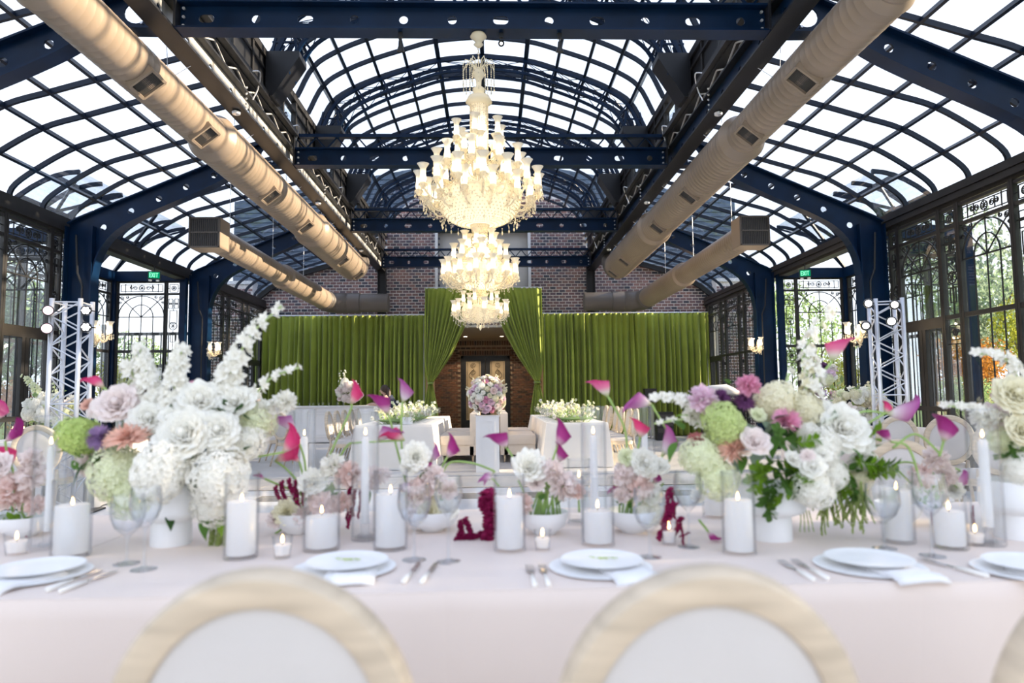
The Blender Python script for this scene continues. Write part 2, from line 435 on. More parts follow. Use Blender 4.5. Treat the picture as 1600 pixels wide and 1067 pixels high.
def inwall(x, z):
    u = x - XC
    if z > roofz(u) - .03 or abs(u) > 6.83: return False
    for a, b, c, d in OPEN:
        if a < u < b and c < z < d: return False
    if ALC[0] < u < ALC[1] and z < ALC[2] + .02: return False
    return True
def wpoly(lo, hi, z0, n=40):
    return [(lo, z0)] + [(lo + (hi - lo) * k / n, roofz(lo + (hi - lo) * k / n) - .02) for k in range(n + 1)] + [(hi, z0)]
top = [(u, roofz(u) - .02) for u in [-6.83 + 13.66 * k / 90 for k in range(91)]]
outer = [(-6.83, 0)] + top + [(6.83, 0), (ALC[1], 0), (ALC[1], ALC[2]), (ALC[0], ALC[2]), (ALC[0], 0)]
a, b, c, d = OPEN[0]
pl = cut_plate([(x + XC, z) for x, z in outer], [[(a + XC, c), (b + XC, c), (b + XC, d), (a + XC, d)]], .3)
m = MB().merge(pl, Matrix.Translation((0, WY + .17, 0)) @ XZ); put('mortar_bed', m, 'mortar', wb)
bf = MB(); brickfield(bf, XC - 6.83, XC + 6.83, 3.05, 7.5, WY + .02, inwall)
put('brick', bf, 'brick', wb, kind='stuff')
# recessed pale panel with trim
put('recess_panel', MB().span((XC + a, WY + .2, c), (XC + b, WY + .32, d)), 'plaster', wb)
tr = MB()
tr.span((XC + a - .09, WY - .03, c), (XC + a, WY + .2, d)); tr.span((XC + b, WY - .03, c), (XC + b + .09, WY + .2, d)); tr.span((XC + a - .09, WY - .03, d), (XC + b + .09, WY + .2, d + .08))
put('panel_trim', tr, 'white_trim', wb)
# alcove: side walls, soffit, rear brick wall with the double door
AY = 25.0
wa = put('wall_alcove', None, kind='structure')
m = MB(); m.span((XC + ALC[0] - .2, WY + .33, 0), (XC + ALC[0], AY, ALC[2])); m.span((XC + ALC[1], WY + .33, 0), (XC + ALC[1] + .2, AY, ALC[2]))
m.span((XC + ALC[0] - .2, AY + .02, 0), (XC + ALC[1] + .2, AY + .3, ALC[2] + .2)); put('mortar_bed', m, 'mortar_tan', wa)
DX0, DX1, DZ = -1.13, .66, 2.68
bf = MB()
def alc_ok(x, z): return not (DX0 - .06 < x < DX1 + .06 and z < DZ + .2) and not (z > 3.05)
brickfield(bf, XC + ALC[0], XC + ALC[1], .05, 3.05, AY, alc_ok)
for z0 in (DZ + .03, 3.07):                               # two soldier courses
    x = XC + ALC[0] if z0 > 3 else DX0 - .05
    while x < (XC + ALC[1] if z0 > 3 else DX1 + .05): bf.span((x + .006, AY, z0), (x + .075, AY - .022, z0 + .16)); x += .09
put('brick', bf, 'brick_brown', wa, kind='stuff')
sf = put('ceiling_soffit', None, kind='structure')
put('soffit_board', MB().span((XC + ALC[0], WY + .3, ALC[2]), (XC + ALC[1], AY + .1, ALC[2] + .12)), 'soffit', sf)
for i, px in enumerate((727, 784)):
    p = PY(px, 528, 23.6)
    t = thing('recessed_downlight', 'round recessed downlight in the brown alcove ceiling, the %s one of two' % ('left' if i == 0 else 'right'), 'light', (p.x, 23.6, ALC[2]))
    put('trim_ring', MB().lathe([(.09, 0), (.09, -.012), (.07, -.012)], 20), 'white_trim', t)
    put('lens', MB().lathe([(0, -.009), (.07, -.009), (.07, -.002), (0, -.002)], 20), 'downlight', t)
    l = bpy.data.lights.new('alcove_light', 'SPOT'); l.energy = 34; l.color = (1, .78, .55); l.spot_size = 2.2; l.shadow_soft_size = .05
    lo = put('alcove_light', l, loc=(0, 0, -.05), parent=t)
# door
dr = put('door_1', None, kind='structure', loc=((DX0 + DX1) / 2, AY - .02, 0))
hw = (DX1 - DX0) / 2
fr = MB(); fr.span((-hw, -.06, 0), (-hw + .09, .02, DZ)); fr.span((hw - .09, -.06, 0), (hw, .02, DZ)); fr.span((-hw, -.06, DZ - .1), (hw, .02, DZ)); put('door_frame', fr, 'door_black', dr)
for sgn in (-1, 1):
    lf = MB(); x0, x1 = (sgn * .01, sgn * (hw - .09)); xa, xb = min(x0, x1), max(x0, x1)
    gw0, gw1 = xa + .17, xb - .15
    if sgn < 0: gw0, gw1 = xa + .10, xb - .16
    else: gw0, gw1 = xa + .16, xb - .10
    lf.span((xa, -.05, 0), (gw0, -.01, DZ - .1)); lf.span((gw1, -.05, 0), (xb, -.01, DZ - .1)); lf.span((gw0, -.05, DZ - .2), (gw1, -.01, DZ - .1)); lf.span((gw0, -.05, 0), (gw1, -.01, .35))
    L = put('door_leaf', lf, 'door_black', dr)
    put('door_pane', MB().span((gw0, -.035, .35), (gw1, -.022, DZ - .2)), 'frost', L)
    ir = MB(); cx = (gw0 + gw1) / 2; w2 = (gw1 - gw0) / 2
    ir.bar((gw0 + .05, -.05, .4), (gw0 + .05, -.05, DZ - .22), .012); ir.bar((gw1 - .05, -.05, .4), (gw1 - .05, -.05, DZ - .22), .012)
    for k in range(2):
        zc = 2.33 - k * .26; pts = []
        for i in range(22):
            t_ = i / 21; an = -PI / 2 + t_ * 3.4 * PI; rr = .105 * (1 - .78 * t_); pts.append((cx + sgn * (rr * math.cos(an)), -.05, zc + rr * math.sin(an)))
        ir.tube(pts, .007, 4)
    ir.tube(spline([(cx - sgn * .02, -.05, 2.2), (cx + sgn * w2 * .6, -.05, 1.95), (cx - sgn * w2 * .3, -.05, 1.7), (cx - sgn * w2 * .5, -.05, 1.2), (cx, -.05, .5)], 6), .008, 4)
    put('door_scrollwork', ir, 'iron', L)
    put('door_handle', MB().bar((sgn * .05, -.08, 1.0), (sgn * .05, -.08, 1.3), .02), 'steel_dark', L)

# building body that the brick wall belongs to: slate cladding seen through the roof glass
bd = put('wall_cladding', None, kind='structure')
GZ = lambda x: 8.75 - .19 * abs(x - XC)
put('backing', MB().merge(cut_plate([(-7.9, 3.6), (7.7, 3.6), (7.7, GZ(7.7)), (XC, GZ(XC)), (-7.9, GZ(-7.9))], [], .5), Matrix.Translation((0, WY + .88, 0)) @ XZ), 'slate', bd)
bb = MB(); z = 3.6
while z < 8.55:
    hx = min(7.7, (8.75 - z - .15) / .19)
    a_, b_ = XC - hx, XC + hx
    bb.add([(a_, WY + .62, z), (b_, WY + .62, z), (b_, WY + .575, z + .012), (a_, WY + .575, z + .012), (a_, WY + .60, z + .15), (b_, WY + .60, z + .15)],
           [(0, 3, 2, 1), (3, 4, 5, 2)]); z += .15
put('clapboard', bb, 'slate', bd, kind='stuff')

# ---- aisle roofs ----
AP = [(6.78, 4.10), (6.74, 4.34), (6.43, 4.60), (5.87, 4.93), (5.32, 5.10), (4.77, 5.26), (4.2, 5.42), (3.65, 5.57), (3.06, 5.74)]
PUR = [2, 3, 4, 5, 6, 7, 8]
SP = spline([(u, z, 0) for u, z in AP], 4)
def prof_between(i, j): return SP[i * 4:j * 4 + 1]
RIBY = [8.37 + .725 * k for k in range(-12, 17)]
for side in (-1, 1):
    cl = put('ceiling', None, kind='structure', loc=(XC, 0, 0))
    rib = MB().strip([(side * p.x, 0, p.y - .045) for p in SP], .066, .04).mesh('rib'); rib.materials.append(M['roof_bar'])
    for yy in RIBY: put('rib', rib, parent=cl, loc=(0, yy, 0))
    for i in PUR[:-1]:
        u, z = AP[i]; a0 = math.atan2(.16, .55) if i > 2 else .6
        pm = MB().box((0, 0, 0), (.04, RIBY[-1] - RIBY[0], .06)); put('purlin', pm, 'roof_bar', cl, loc=(side * u, (RIBY[0] + RIBY[-1]) / 2, z - .05), rot=(0, side * a0, 0))
    prev = 0
    for i in PUR:
        seg = prof_between(prev, i); prev = i; w = .70
        vs = []; fs = []
        for off in (0, -.008):
            for p in seg:
                for yy in (.0125, .7125): vs.append((side * p.x, yy, p.y + .008 + off))
        n2 = len(seg)
        for k in range(n2 - 1):
            a = k * 2; fs.append((a, a + 1, a + 3, a + 2)); b = n2 * 2 + a; fs.append((b, b + 2, b + 3, b + 1))
        e = n2 * 2
        for k in range(n2 - 1): fs.append((2 * k, 2 * k + 2, e + 2 * k + 2, e + 2 * k)); fs.append((2 * k + 1, e + 2 * k + 1, e + 2 * k + 3, 2 * k + 3))
        fs.append((0, e, e + 1, 1)); q = e - 2; fs.append((q, q + 1, e + q + 1, e + q))
        pm = MB().add(vs, fs).mesh('pane', smooth=False); pm.materials.append(M['pane'])
        for yy in RIBY[:-1]: put('pane', pm, parent=cl, loc=(0, yy, 0))

# ---- nave vault ----
VP = [(0, 7.50), (.80, 7.42), (1.36, 7.26), (1.87, 7.09), (2.33, 6.89), (2.72, 6.62), (2.98, 6.12)]
VS = spline([(u, z, 0) for u, z in VP], 4)
VR = [9.45 + .6625 * k for k in range(-17, 17)]
full = [(-p.x, 0, p.y - .04) for p in reversed(VS)] + [(p.x, 0, p.y - .04) for p in VS[1:]]
rib = MB().strip(full, .07, .04).mesh('rib'); rib.materials.append(M['roof_bar'])
for part_, (i0, i1) in enumerate(((0, 17), (17, 33))):
    cl = put('ceiling', None, kind='structure', loc=(XC, 0, 0))
    for k in range(i0, i1 + (1 if part_ else 0)): put('rib', rib, parent=cl, loc=(0, VR[k], 0))
    ya, yb = VR[i0], VR[i1]
    for side in (-1, 1):
        for i, (u, z) in enumerate(VP[:-1]):
            if i == 0 and side < 0: continue
            w = .075 if i < 2 else .05
            put('purlin', MB().box((0, 0, 0), (w, yb - ya, .10)), 'roof_bar', cl, loc=(side * u, (ya + yb) / 2, z - .055), rot=(0, side * (0, .2, .3, .38, .55, .9)[i], 0))
        for i in range(len(VP) - 1):
            seg = VS[i * 4:i * 4 + 5]; vs = []; fs = []; n2 = 5
            for off in (0, -.008):
                for p in seg:
                    for yy in (.0125, .65): vs.append((side * p.x, yy, p.y + .012 + off))
            e = 10
            for k in range(4):
                a = k * 2; fs += [(a, a + 1, a + 3, a + 2), (e + a, e + a + 2, e + a + 3, e + a + 1), (2 * k, 2 * k + 2, e + 2 * k + 2, e + 2 * k), (2 * k + 1, e + 2 * k + 1, e + 2 * k + 3, 2 * k + 3)]
            fs += [(0, e, e + 1, 1), (8, 9, e + 9, e + 8)]
            pm = MB().add(vs, fs).mesh('pane'); pm.materials.append(M['pane'])
            for k in range(i0, i1): put('pane', pm, parent=cl, loc=(0, VR[k], 0))

# ---- clerestory strips (between girder and vault), both sides ----
for side in (-1, 1):
    w = put('wall_clerestory', None, kind='structure', loc=(XC + side * 3.02, 0, 0))
    f = MB()
    f.span((-.05, -2, 5.97), (.05, WY, 6.08)); f.span((-.09, -2, 5.40), (.09, WY, 5.47)); f.span((-.05, -2, 5.80), (.03, WY, 5.84))
    put('rail', f, 'window_steel', w)
    k = 0; yy = VR[0]
    post = MB().span((-.04, -.03, 5.47), (.04, .03, 5.97)).mesh('post'); post.materials.append(M['window_steel'])
    pn = MB().span((-.004, .06, 5.52), (.004, .60, 5.78)).mesh('pane'); pn.materials.append(M['window_pane'])
    bl = MB().span((-.012, .03, 5.47), (.012, .6325, 5.97)).mesh('dark_panel'); bl.materials.append(M['steel_dark'])
    while yy < WY - .5:
        put('post', post, parent=w, loc=(0, yy, 0))
        if k % 4 in (1, 2): put('pane', pn, parent=w, loc=(0, yy, 0))
        else: put('dark_panel', bl, parent=w, loc=(0, yy, 0))
        yy += .6625; k += 1

# ---- eave beams and window walls ----
def arc(cx, cz, rx, rz, a0, a1, n=12): return [(0, cx + rx * math.cos(a0 + (a1 - a0) * k / n), cz + rz * math.sin(a0 + (a1 - a0) * k / n)) for k in range(n + 1)]
def scroll(cx, cz, r, d=1, turns=1.6, n=14, ph=0):
    return [(0, cx + d * (r * (1 - .75 * k / n)) * math.cos(ph + turns * 2 * PI * k / n), cz + (r * (1 - .75 * k / n)) * math.sin(ph + turns * 2 * PI * k / n)) for k in range(n + 1)]
def wheel(mb, cx, cz, r, w=.012):
    mb.strip(arc(cx, cz, r, r, 0, 2 * PI, 12)[:-1], w, .014, True, (1, 0, 0))
    for k in range(4):
        a = PI / 4 * k; mb.bar((0, cx - r * .8 * math.cos(a), cz - r * .8 * math.sin(a)), (0, cx + r * .8 * math.cos(a), cz + r * .8 * math.sin(a)), .010, .010)
ZB, ZT, ZA, ZS, ZR = 3.78, 3.52, 3.50, 3.02, 2.27     # band top, band bottom, arch top, spring, transom
def iron_wide(w, door):
    h = w / 2; mb = MB(); S = dict(closed=False, axis=(1, 0, 0))
    # band
    z0, z1 = ZT + .04, ZB - .03; zc = (z0 + z1) / 2
    for a, b, c_, d_ in ((-h + .06, z0 + .02, h - .06, z0 + .02), (-h + .06, z1 - .02, h - .06, z1 - .02)): mb.bar((0, a, b), (0, c_, d_), .012)
    for s_ in (-1, 1):
        mb.bar((0, s_ * (h - .06), z0 + .02), (0, s_ * (h - .06), z1 - .02), .012); mb.bar((0, s_ * (h - .16), z0), (0, s_ * (h - .16), z1), .012)
        mb.bar((0, s_ * (h - .28), z0 + .02), (0, s_ * (h - .28), z1 - .02), .012)
        mb.strip(scroll(s_ * .14, zc, .05, s_), .012, .012, **S); mb.strip(scroll(s_ * .22, zc + .01, .04, -s_, ph=1.5), .012, .012, **S)
    wheel(mb, 0, zc, .06)
    # arch
    mb.strip(arc(0, ZS, h - .02, ZA - ZS - .02, 0, PI, 18), .018, .016, **S)
    mb.strip(arc(0, ZS, h * .5, (ZA - ZS) * .56, 0, PI, 14), .016, .014, **S)
    mb.bar((0, -h, ZS), (0, h, ZS), .02)
    mb.bar((0, 0, ZS), (0, 0, ZA), .014)
    for s_ in (-1, 1):
        mb.bar((0, 0, ZS), (0, s_ * h * .68, ZS + (ZA - ZS) * .70), .014)
        mb.bar((0, s_ * h * .68, ZS + (ZA - ZS) * .70), (0, s_ * (h - .03), ZA - .03), .012)
        mb.strip(scroll(s_ * (h - .09), ZA - .07, .05, s_), .012, .012, **S); mb.strip(scroll(s_ * (h - .05), ZA - .17, .035, -s_), .01, .012, **S)
        mb.strip(scroll(s_ * (h - .20), ZA - .045, .035, s_, ph=2), .01, .012, **S)
        mb.bar((0, s_ * h * .5, ZR), (0, s_ * h * .5, ZS), .014)
    mb.bar((0, 0, ZR), (0, 0, ZS), .014)
    for k in ((-.5, 0, .5) if not door else (-.62, -.28, .28, .62)): mb.bar((0, k * h, .3), (0, k * h, ZR), .014)
    return mb
def iron_narrow(w):
    h = w / 2 - .01; mb = MB(); S = dict(closed=False, axis=(1, 0, 0))
    def sq(cx, cz, a, b):
        for p, q in (((cx - a, cz - b), (cx + a, cz - b)), ((cx + a, cz - b), (cx + a, cz + b)), ((cx + a, cz + b), (cx - a, cz + b)), ((cx - a, cz + b), (cx - a, cz - b))): mb.bar((0, *p), (0, *q), .012)
    zc = (ZT + ZB) / 2; sq(0, zc, h * .62, .085); wheel(mb, 0, zc, .05); mb.bar((0, -h, zc), (0, -h * .62, zc), .012); mb.bar((0, h * .62, zc), (0, h, zc), .012)
    for k, z in enumerate((ZA - .13, ZA - .25)):
        sq(-h * .45, z, h * .28, .045); sq(h * .45, z, h * .28, .045)
    mb.bar((0, -h, ZA - .19), (0, h, ZA - .19), .012)
    sq(0, ZA - .48, h * .55, .14); mb.bar((0, 0, ZA - .35), (0, 0, ZA - .1), .012)
    wheel(mb, 0, ZS - .20, .085, .014); sq(0, ZS - .45, h * .35, .1); mb.bar((0, 0, ZR), (0, 0, ZS - .3), .012)
    sq(0, ZR - .22, h * .7, .10); wheel(mb, 0, ZR - .22, .045); mb.bar((0, -h, ZR - .38), (0, h, ZR - .38), .012)
    mb.bar((0, 0, .3), (0, 0, ZR - .38), .014)
    return mb
WM = {}
def win_meshes(w, kind):
    if (w, kind) in WM: return WM[(w, kind)]
    h = w / 2
    fr = MB()
    for s_ in (-1, 1): fr.span((-.035, s_ * (h + .002) - .02, .12), (.035, s_ * (h + .002) + .02, 3.83))
    for z, t in ((ZB + .01, .04), (ZT, .045), (ZR, .06), (.25, .12)): fr.span((-.028, -h, z - t / 2), (.028, h, z + t / 2))
    fr.span((-.04, -h, 0), (.04, h, .2))
    if kind == 'door':
        for s_ in (-1, 1): fr.span((-.03, s_ * .005, .2), (.03, s_ * .075, ZR - .03))
        fr.span((-.03, -h, .95), (.03, h, 1.02)); fr.span((-.03, -h + .02, ZR - .13), (.03, h - .02, ZR - .03))
    ps = []
    for z0, z1 in ((ZT + .02, ZB), (ZR + .03, ZT - .02), (.3, ZR - .03)):
        ps.append(MB().span((.012, -h + .02, z0), (.020, h - .02, z1)).mesh('pane'))
    for q in ps: q.materials.append(M['window_pane'])
    fm = fr.mesh('window_frame'); fm.materials.append(M['window_steel'])
    im = (iron_narrow(w) if kind == 'narrow' else iron_wide(w, kind == 'door')).mesh('ironwork'); im.materials.append(M['iron'])
    WM[(w, kind)] = (fm, im, ps); return WM[(w, kind)]
WN = [0]
def window(x, y, w, kind, rz):
    fm, im, ps = win_meshes(w, kind); WN[0] += 1
    o = put('window_%d' % WN[0], None, kind='structure', loc=(x, y, 0), rot=(0, 0, rz))
    put('window_frame', fm, parent=o); put('ironwork', im, parent=o)
    for q in ps: put('pane', q, parent=o)
def bay(side, y1, y0, last=False):
    """windows from the far column y1 back to y0"""
    lay = [(.11, .20, 'narrow'), (.72, .94, 'wide'), (1.41, .34, 'narrow'), (2.10, .94, 'door'), (2.79, .34, 'narrow'), (3.48, .94, 'wide')]
    for o, w, k in lay:
        if y1 - o - w / 2 < y0 + .05: continue
        if k != 'narrow': k = 'door' if o < 1 else 'wide'
        window(XC + side * 6.57, y1 - .12 - o, w, k, 0 if side > 0 else PI)
for side in (-1, 1):
    bay(side, 2.63, -1.5); bay(side, 6.71, 2.63); bay(side, 10.79, 6.71)
    bay(side, 20.2, 15.9)
    e = put('trim_1' if side < 0 else 'trim_2', None, kind='structure', loc=(XC + side * 6.66, 0, 0))
    m = MB(); m.span((-.12, -3, 3.99), (.12, WY, 4.10)); m.span((-.09, -3, 3.83), (.12, WY, 3.99)); put('eave_beam', m, 'window_steel', e)
    m = MB(); m.span((-side * .02 - .09, -3, 3.88), (-side * .02 + .06, WY, 3.97)); m.bar((-side * .14, -3, 3.9), (-side * .14, WY, 3.9), .02, .05); put('eave_moulding', m, 'window_steel', e)

# ---- side apses between the second and third columns ----
for side in (-1, 1):
    w = put('wall_apse', None, kind='structure')
    x0, x1 = XC + side * 6.6, XC + side * 8.12; ya, yb = 11.15, 15.02
    m = MB()
    for yy in (ya, yb):
        m.span((x0, yy - .08, 3.80), (x1, yy + .08, 4.02)); m.span((x1 - .09, yy - .09, 0), (x1 + .09, yy + .09, 4.0))
        m.span((x0 - .05, yy - .07, 0), (x0 + .07, yy + .07, 3.9)); m.span((x0, yy - .05, 0), (x1, yy + .05, .3))
    m.span((x1 - .08, ya, 3.80), (x1 + .08, yb, 4.02)); m.span((x1 - .05, ya, 0), (x1 + .05, yb, .3))
    put('apse_frame', m, 'steel', w)
    for yy in (yb, ya):
        window(x1 - side * .62, yy, 1.02, 'wide', PI / 2); window(x1 - side * 1.31, yy, .30, 'narrow', PI / 2)
    for k in range(4): window(x1, yb - .55 - k * .93, .84, 'wide', 0)
    cl = put('ceiling', None, kind='structure')
    def ap(t):  # apse roof profile from eave inward
        return Vector((x1 + (x0 - x1) * t, 0, 4.02 + .95 * math.sin(t * PI / 2) ** .9 if t > 0 else 4.02))
    pr = [ap(k / 8) for k in range(9)]
    rm = MB().strip([(p.x, 0, p.z) for p in pr], .07, .04).mesh('rib'); rm.materials.append(M['roof_bar'])
    n = 6; st = (yb - ya) / n
    for k in range(n + 1): put('rib', rm, parent=cl, loc=(0, ya + st * k, 0))
    for i in (3, 6): put('purlin', MB().box((pr[i].x, (ya + yb) / 2, pr[i].z - .01), (.04, yb - ya, .06)), 'roof_bar', cl)
    hm = MB(); hm.bar((x1, yb, 4.02), (x0, yb - 1.3, 4.95), .05); hm.bar((x1, ya, 4.02), (x0, ya + 1.3, 4.95), .05); hm.bar((x1, yb - 1.3, 4.05), (x0, yb, 4.93), .04); hm.bar((x1, ya + 1.3, 4.05), (x0, ya, 4.93), .04)
    put('hip_brace', hm, 'roof_bar', cl)
    for a, b in ((0, 3), (3, 6), (6, 8)):
        s_ = pr[a:b + 1]; vs = []; fs = []; n2 = len(s_)
        for off in (0, .008):
            for p in s_:
                for yy in (.02, st - .02): vs.append((p.x, yy, p.z + .02 + off))
        e_ = n2 * 2
        for k in range(n2 - 1):
            q = 2 * k; fs += [(q, q + 1, q + 3, q + 2), (e_ + q, e_ + q + 2, e_ + q + 3, e_ + q + 1), (q, q + 2, e_ + q + 2, e_ + q), (q + 1, e_ + q + 1, e_ + q + 3, q + 3)]
        pm = MB().add(vs, fs).mesh('pane'); pm.materials.append(M['pane'])
        for k in range(n): put('pane', pm, parent=cl, loc=(0, ya + st * k, 0))
    # gable glass of the apse roof
    for yy in (ya, yb):
        g = MB(); vs = [(p.x, yy - .004, p.z) for p in pr] + [(x0, yy - .004, 4.02)] + [(p.x, yy + .004, p.z) for p in pr] + [(x0, yy + .004, 4.02)]
        g.add(vs, [tuple(range(10)), tuple(range(19, 9, -1))]); put('gable_pane', g, 'pane', cl)
# =====================================================================
# STEELWORK
# =====================================================================
ordn = ('nearest', 'second', 'third', 'farthest')
G_TOP = [(3.12, 5.46), (3.43, 5.33), (6.36, 4.08), (6.50, 4.00)]
G_BOT = spline([(6.10, 3.10, 0), (6.04, 3.42, 0), (5.90, 3.72, 0), (5.65, 3.96, 0), (5.25, 4.17, 0), (4.60, 4.46, 0), (4.15, 4.68, 0), (3.85, 4.86, 0), (3.60, 4.93, 0), (3.12, 4.93, 0)], 3)
where = ('over the flower-decked banquet table end', 'beside the lighting tower', 'beyond the glazed side bay', 'against the brick wall')
for bi, Y in enumerate(BEAMS[:3]):
    for side in (-1, 1):
        t = thing('arched_girder', 'dark blue arched girder with round holes, %s from the camera, %s aisle' % (ordn[bi], 'left' if side < 0 else 'right'), 'girder', (XC, Y, 0))
        outl = [(side * a, b) for a, b in G_TOP] + [(side * 6.50, 3.10)] + [(side * p.x, p.y) for p in G_BOT]
        hs = [oval(side * 3.42, 5.12, .12, .11)] + [oval(side * u, z, .052, .05, 12) for u, z in ((4.27, 4.79), (4.71, 4.60), (5.13, 4.41), (5.56, 4.21), (5.98, 3.95))]
        put('web', MB().merge(cut_plate(outl, hs, .02), XZ), 'steel', t)
        m = MB().strip([(side * p.x, 0, p.y) for p in G_BOT], .022, .19); put('bottom_flange', m, 'steel', t)
        m = MB().strip([(side * a, 0, b) for a, b in G_TOP], .022, .17); put('top_flange', m, 'steel', t)
        m = MB()
        for k in range(6): m.tube([(side * (3.25 + (k % 2) * .1), -.02, 5.0 + (k // 2) * .15), (side * (3.25 + (k % 2) * .1), -.045, 5.0 + (k // 2) * .15)], .014, 6)
        put('bolt_group', m, 'alloy', t, kind='stuff')
        # column below it
        if Y > 7 or True:
            c = thing('steel_column', 'dark blue steel column under the %s arched girder, %s aisle' % (ordn[bi], 'left' if side < 0 else 'right'), 'column', (XC + side * 6.3, Y, 0))
            m = MB(); m.span((-.2, -.012, 0), (.2, .012, 3.95)); m.span((-.215, -.11, 0), (-.195, .11, 3.95)); m.span((.195, -.11, 0), (.215, .11, 3.95)); put('shaft', m, 'steel', c)
            put('base_plate', MB().span((-.26, -.16, 0), (.26, .16, .03)), 'steel_dark', c)
            m = MB().tube([(-side * .1, -.13, 0), (-side * .1, -.13, 3.0), (-side * .02, -.13, 3.2), (side * .02, -.13, 3.8)], .016, 6); put('conduit', m, 'steel_dark', c)
for side in (-1, 1):      # dark posts and edge ribs against the brick wall
    c = thing('wall_post', 'black steel post on the brick wall where the nave girder lands, %s side' % ('left' if side < 0 else 'right'), 'column', (XC + side * 3.1, 20.12, 0))
    put('shaft', MB().span((-.11, -.01, 0), (.11, .01, 5.6)).span((-.12, -.1, 0), (-.10, .1, 5.6)).span((.10, -.1, 0), (.12, .1, 5.6)), 'steel_dark', c)
    put('base_plate', MB().span((-.16, -.14, 0), (.16, .14, .02)), 'steel_dark', c)
    c = thing('edge_rib', 'dark steel rib edging the brick wall under the %s aisle glass' % ('left' if side < 0 else 'right'), 'rib', (XC, 20.2, 0))
    put('rib_bar', MB().strip([(side * u, 0, z - .16) for u, z in AP] , .14, .12).merge(MB().span((side * 6.70 - .07, -.06, 0), (side * 6.70 + .07, .06, 4.0))), 'steel_dark', c)
for bi, Y in enumerate(BEAMS):
    t = thing('cross_beam', '%s horizontal blue nave beam with round holes%s' % (ordn[bi], (' and spotlights, nearest the ceiling', ' crossing behind the top chandelier tier', ' crossing behind the big chandelier bowl', ' low in front of the brick wall')[bi]), 'beam', (XC, Y, 0))
    hs = []
    for k in range(12):
        x = -2.72 + k * .495
        hs.append(slot(x, 5.065, .035, .043) if k % 2 == 0 and k != 4 else oval(x, 5.065, .046, .046, 14))
    wbm = MB().merge(cut_plate([(-2.99, 4.93), (2.99, 4.93), (2.99, 5.20), (-2.99, 5.20)], hs, .016), XZ); put('web', wbm, 'steel', t)
    put('bottom_flange', MB().span((-3.0, -.10, 4.925), (3.0, .10, 4.945)), 'steel', t)
    put('top_flange', MB().span((-3.0, -.10, 5.195), (3.0, .10, 5.215)), 'steel', t)
    m = MB(); n = 36
    for k in range(n):
        x = -3 + 6 * k / n; m.bar((x, 0, 5.215 if k % 2 else 5.41), (x + 6 / n, 0, 5.41 if k % 2 else 5.215), .022)
    put('lattice', m, 'steel', t, kind='stuff')
    put('top_chord', MB().span((-3.0, -.05, 5.40), (3.0, .05, 5.455)), 'steel', t)
    m = MB()
    for s_ in (-1, 1): m.span((s_ * 2.99 - .012, -.12, 4.93), (s_ * 2.99 + .012, .12, 5.44))
    put('end_plate', m, 'steel_dark', t)
    m = MB()
    for s_ in (-1, 1):
        for z in (4.98, 5.07, 5.16):
            m.tube([(s_ * 2.94, -.015, z), (s_ * 2.94, -.035, z)], .016, 6)
    put('bolt_group', m, 'alloy', t, kind='stuff')
for side in (-1, 1):
    t = thing('long_girder', 'long riveted girder with lattice running down the nave above the big %s duct' % ('left' if side < 0 else 'right'), 'girder', (XC + side * 3.12, 0, 0))
    hs = [oval(y, 5.07, .055, .055, 12) for y in [x * .62 - .9 for x in range(1, 34)] if y < 19.8]
    put('web', MB().merge(cut_plate([(-2, 4.93), (20.2, 4.93), (20.2, 5.22), (-2, 5.22)], hs, .016), YZ), 'pale_metal' if side < 0 else 'steel', t)  # left web painted pale for its sunlit inner face, right stays blue
    put('bottom_flange', MB().span((-.12, -2, 4.915), (.12, 20.2, 4.94)), 'steel_dark', t)
    put('top_flange', MB().span((-.10, -2, 5.21), (.10, 20.2, 5.235)), 'steel_dark', t)
    m = MB(); n = 64
    for k in range(n):
        y = -2 + 22.2 * k / n; m.bar((0, y, 5.235 if k % 2 else 5.38), (0, y + 22.2 / n, 5.38 if k % 2 else 5.235), .022)
        m.bar((-side * .07, y, 5.235 if k % 2 else 5.38), (-side * .07, y + 22.2 / n, 5.38 if k % 2 else 5.235), .018)
    put('lattice', m, 'pale_metal', t, kind='stuff')
    put('top_chord', MB().span((-.12, -2, 5.38), (.10, 20.2, 5.42)), 'steel_dark', t)
    m = MB(); m.tube([(-side * .13, -2, 5.46), (-side * .13, 20, 5.46)], .018, 6); m.tube([(-side * .17, -2, 5.44), (-side * .17, 20, 5.44)], .012, 6)
    for y in (6.2, 8.6, 10.4, 13.6, 16.2, 18): m.tube(spline([(-side * .17, y, 5.44), (-side * .24, y + .15, 5.50), (-side * .15, y + .35, 5.38), (-side * .10, y + .3, 5.2)], 4), .010, 5)
    put('cable_run', m, 'alloy', t)
    m = MB()
    for y in (8.72, 12.9, 17.2):
                for z in (4.99, 5.06, 5.13, 5.2, 5.28): m.ball((-side * .08, y, z), .017, 6, 4)
    put('rivet_rows', m, 'alloy', t, kind='stuff')
    m = MB()
    for y in (8.6, 12.75, 17.0): m.lathe([(0, -.07), (.05, -.05), (.055, -.02), (.03, 0)], 12, (0, y, 4.92))
    put('smoke_detector', m, 'alloy', t)

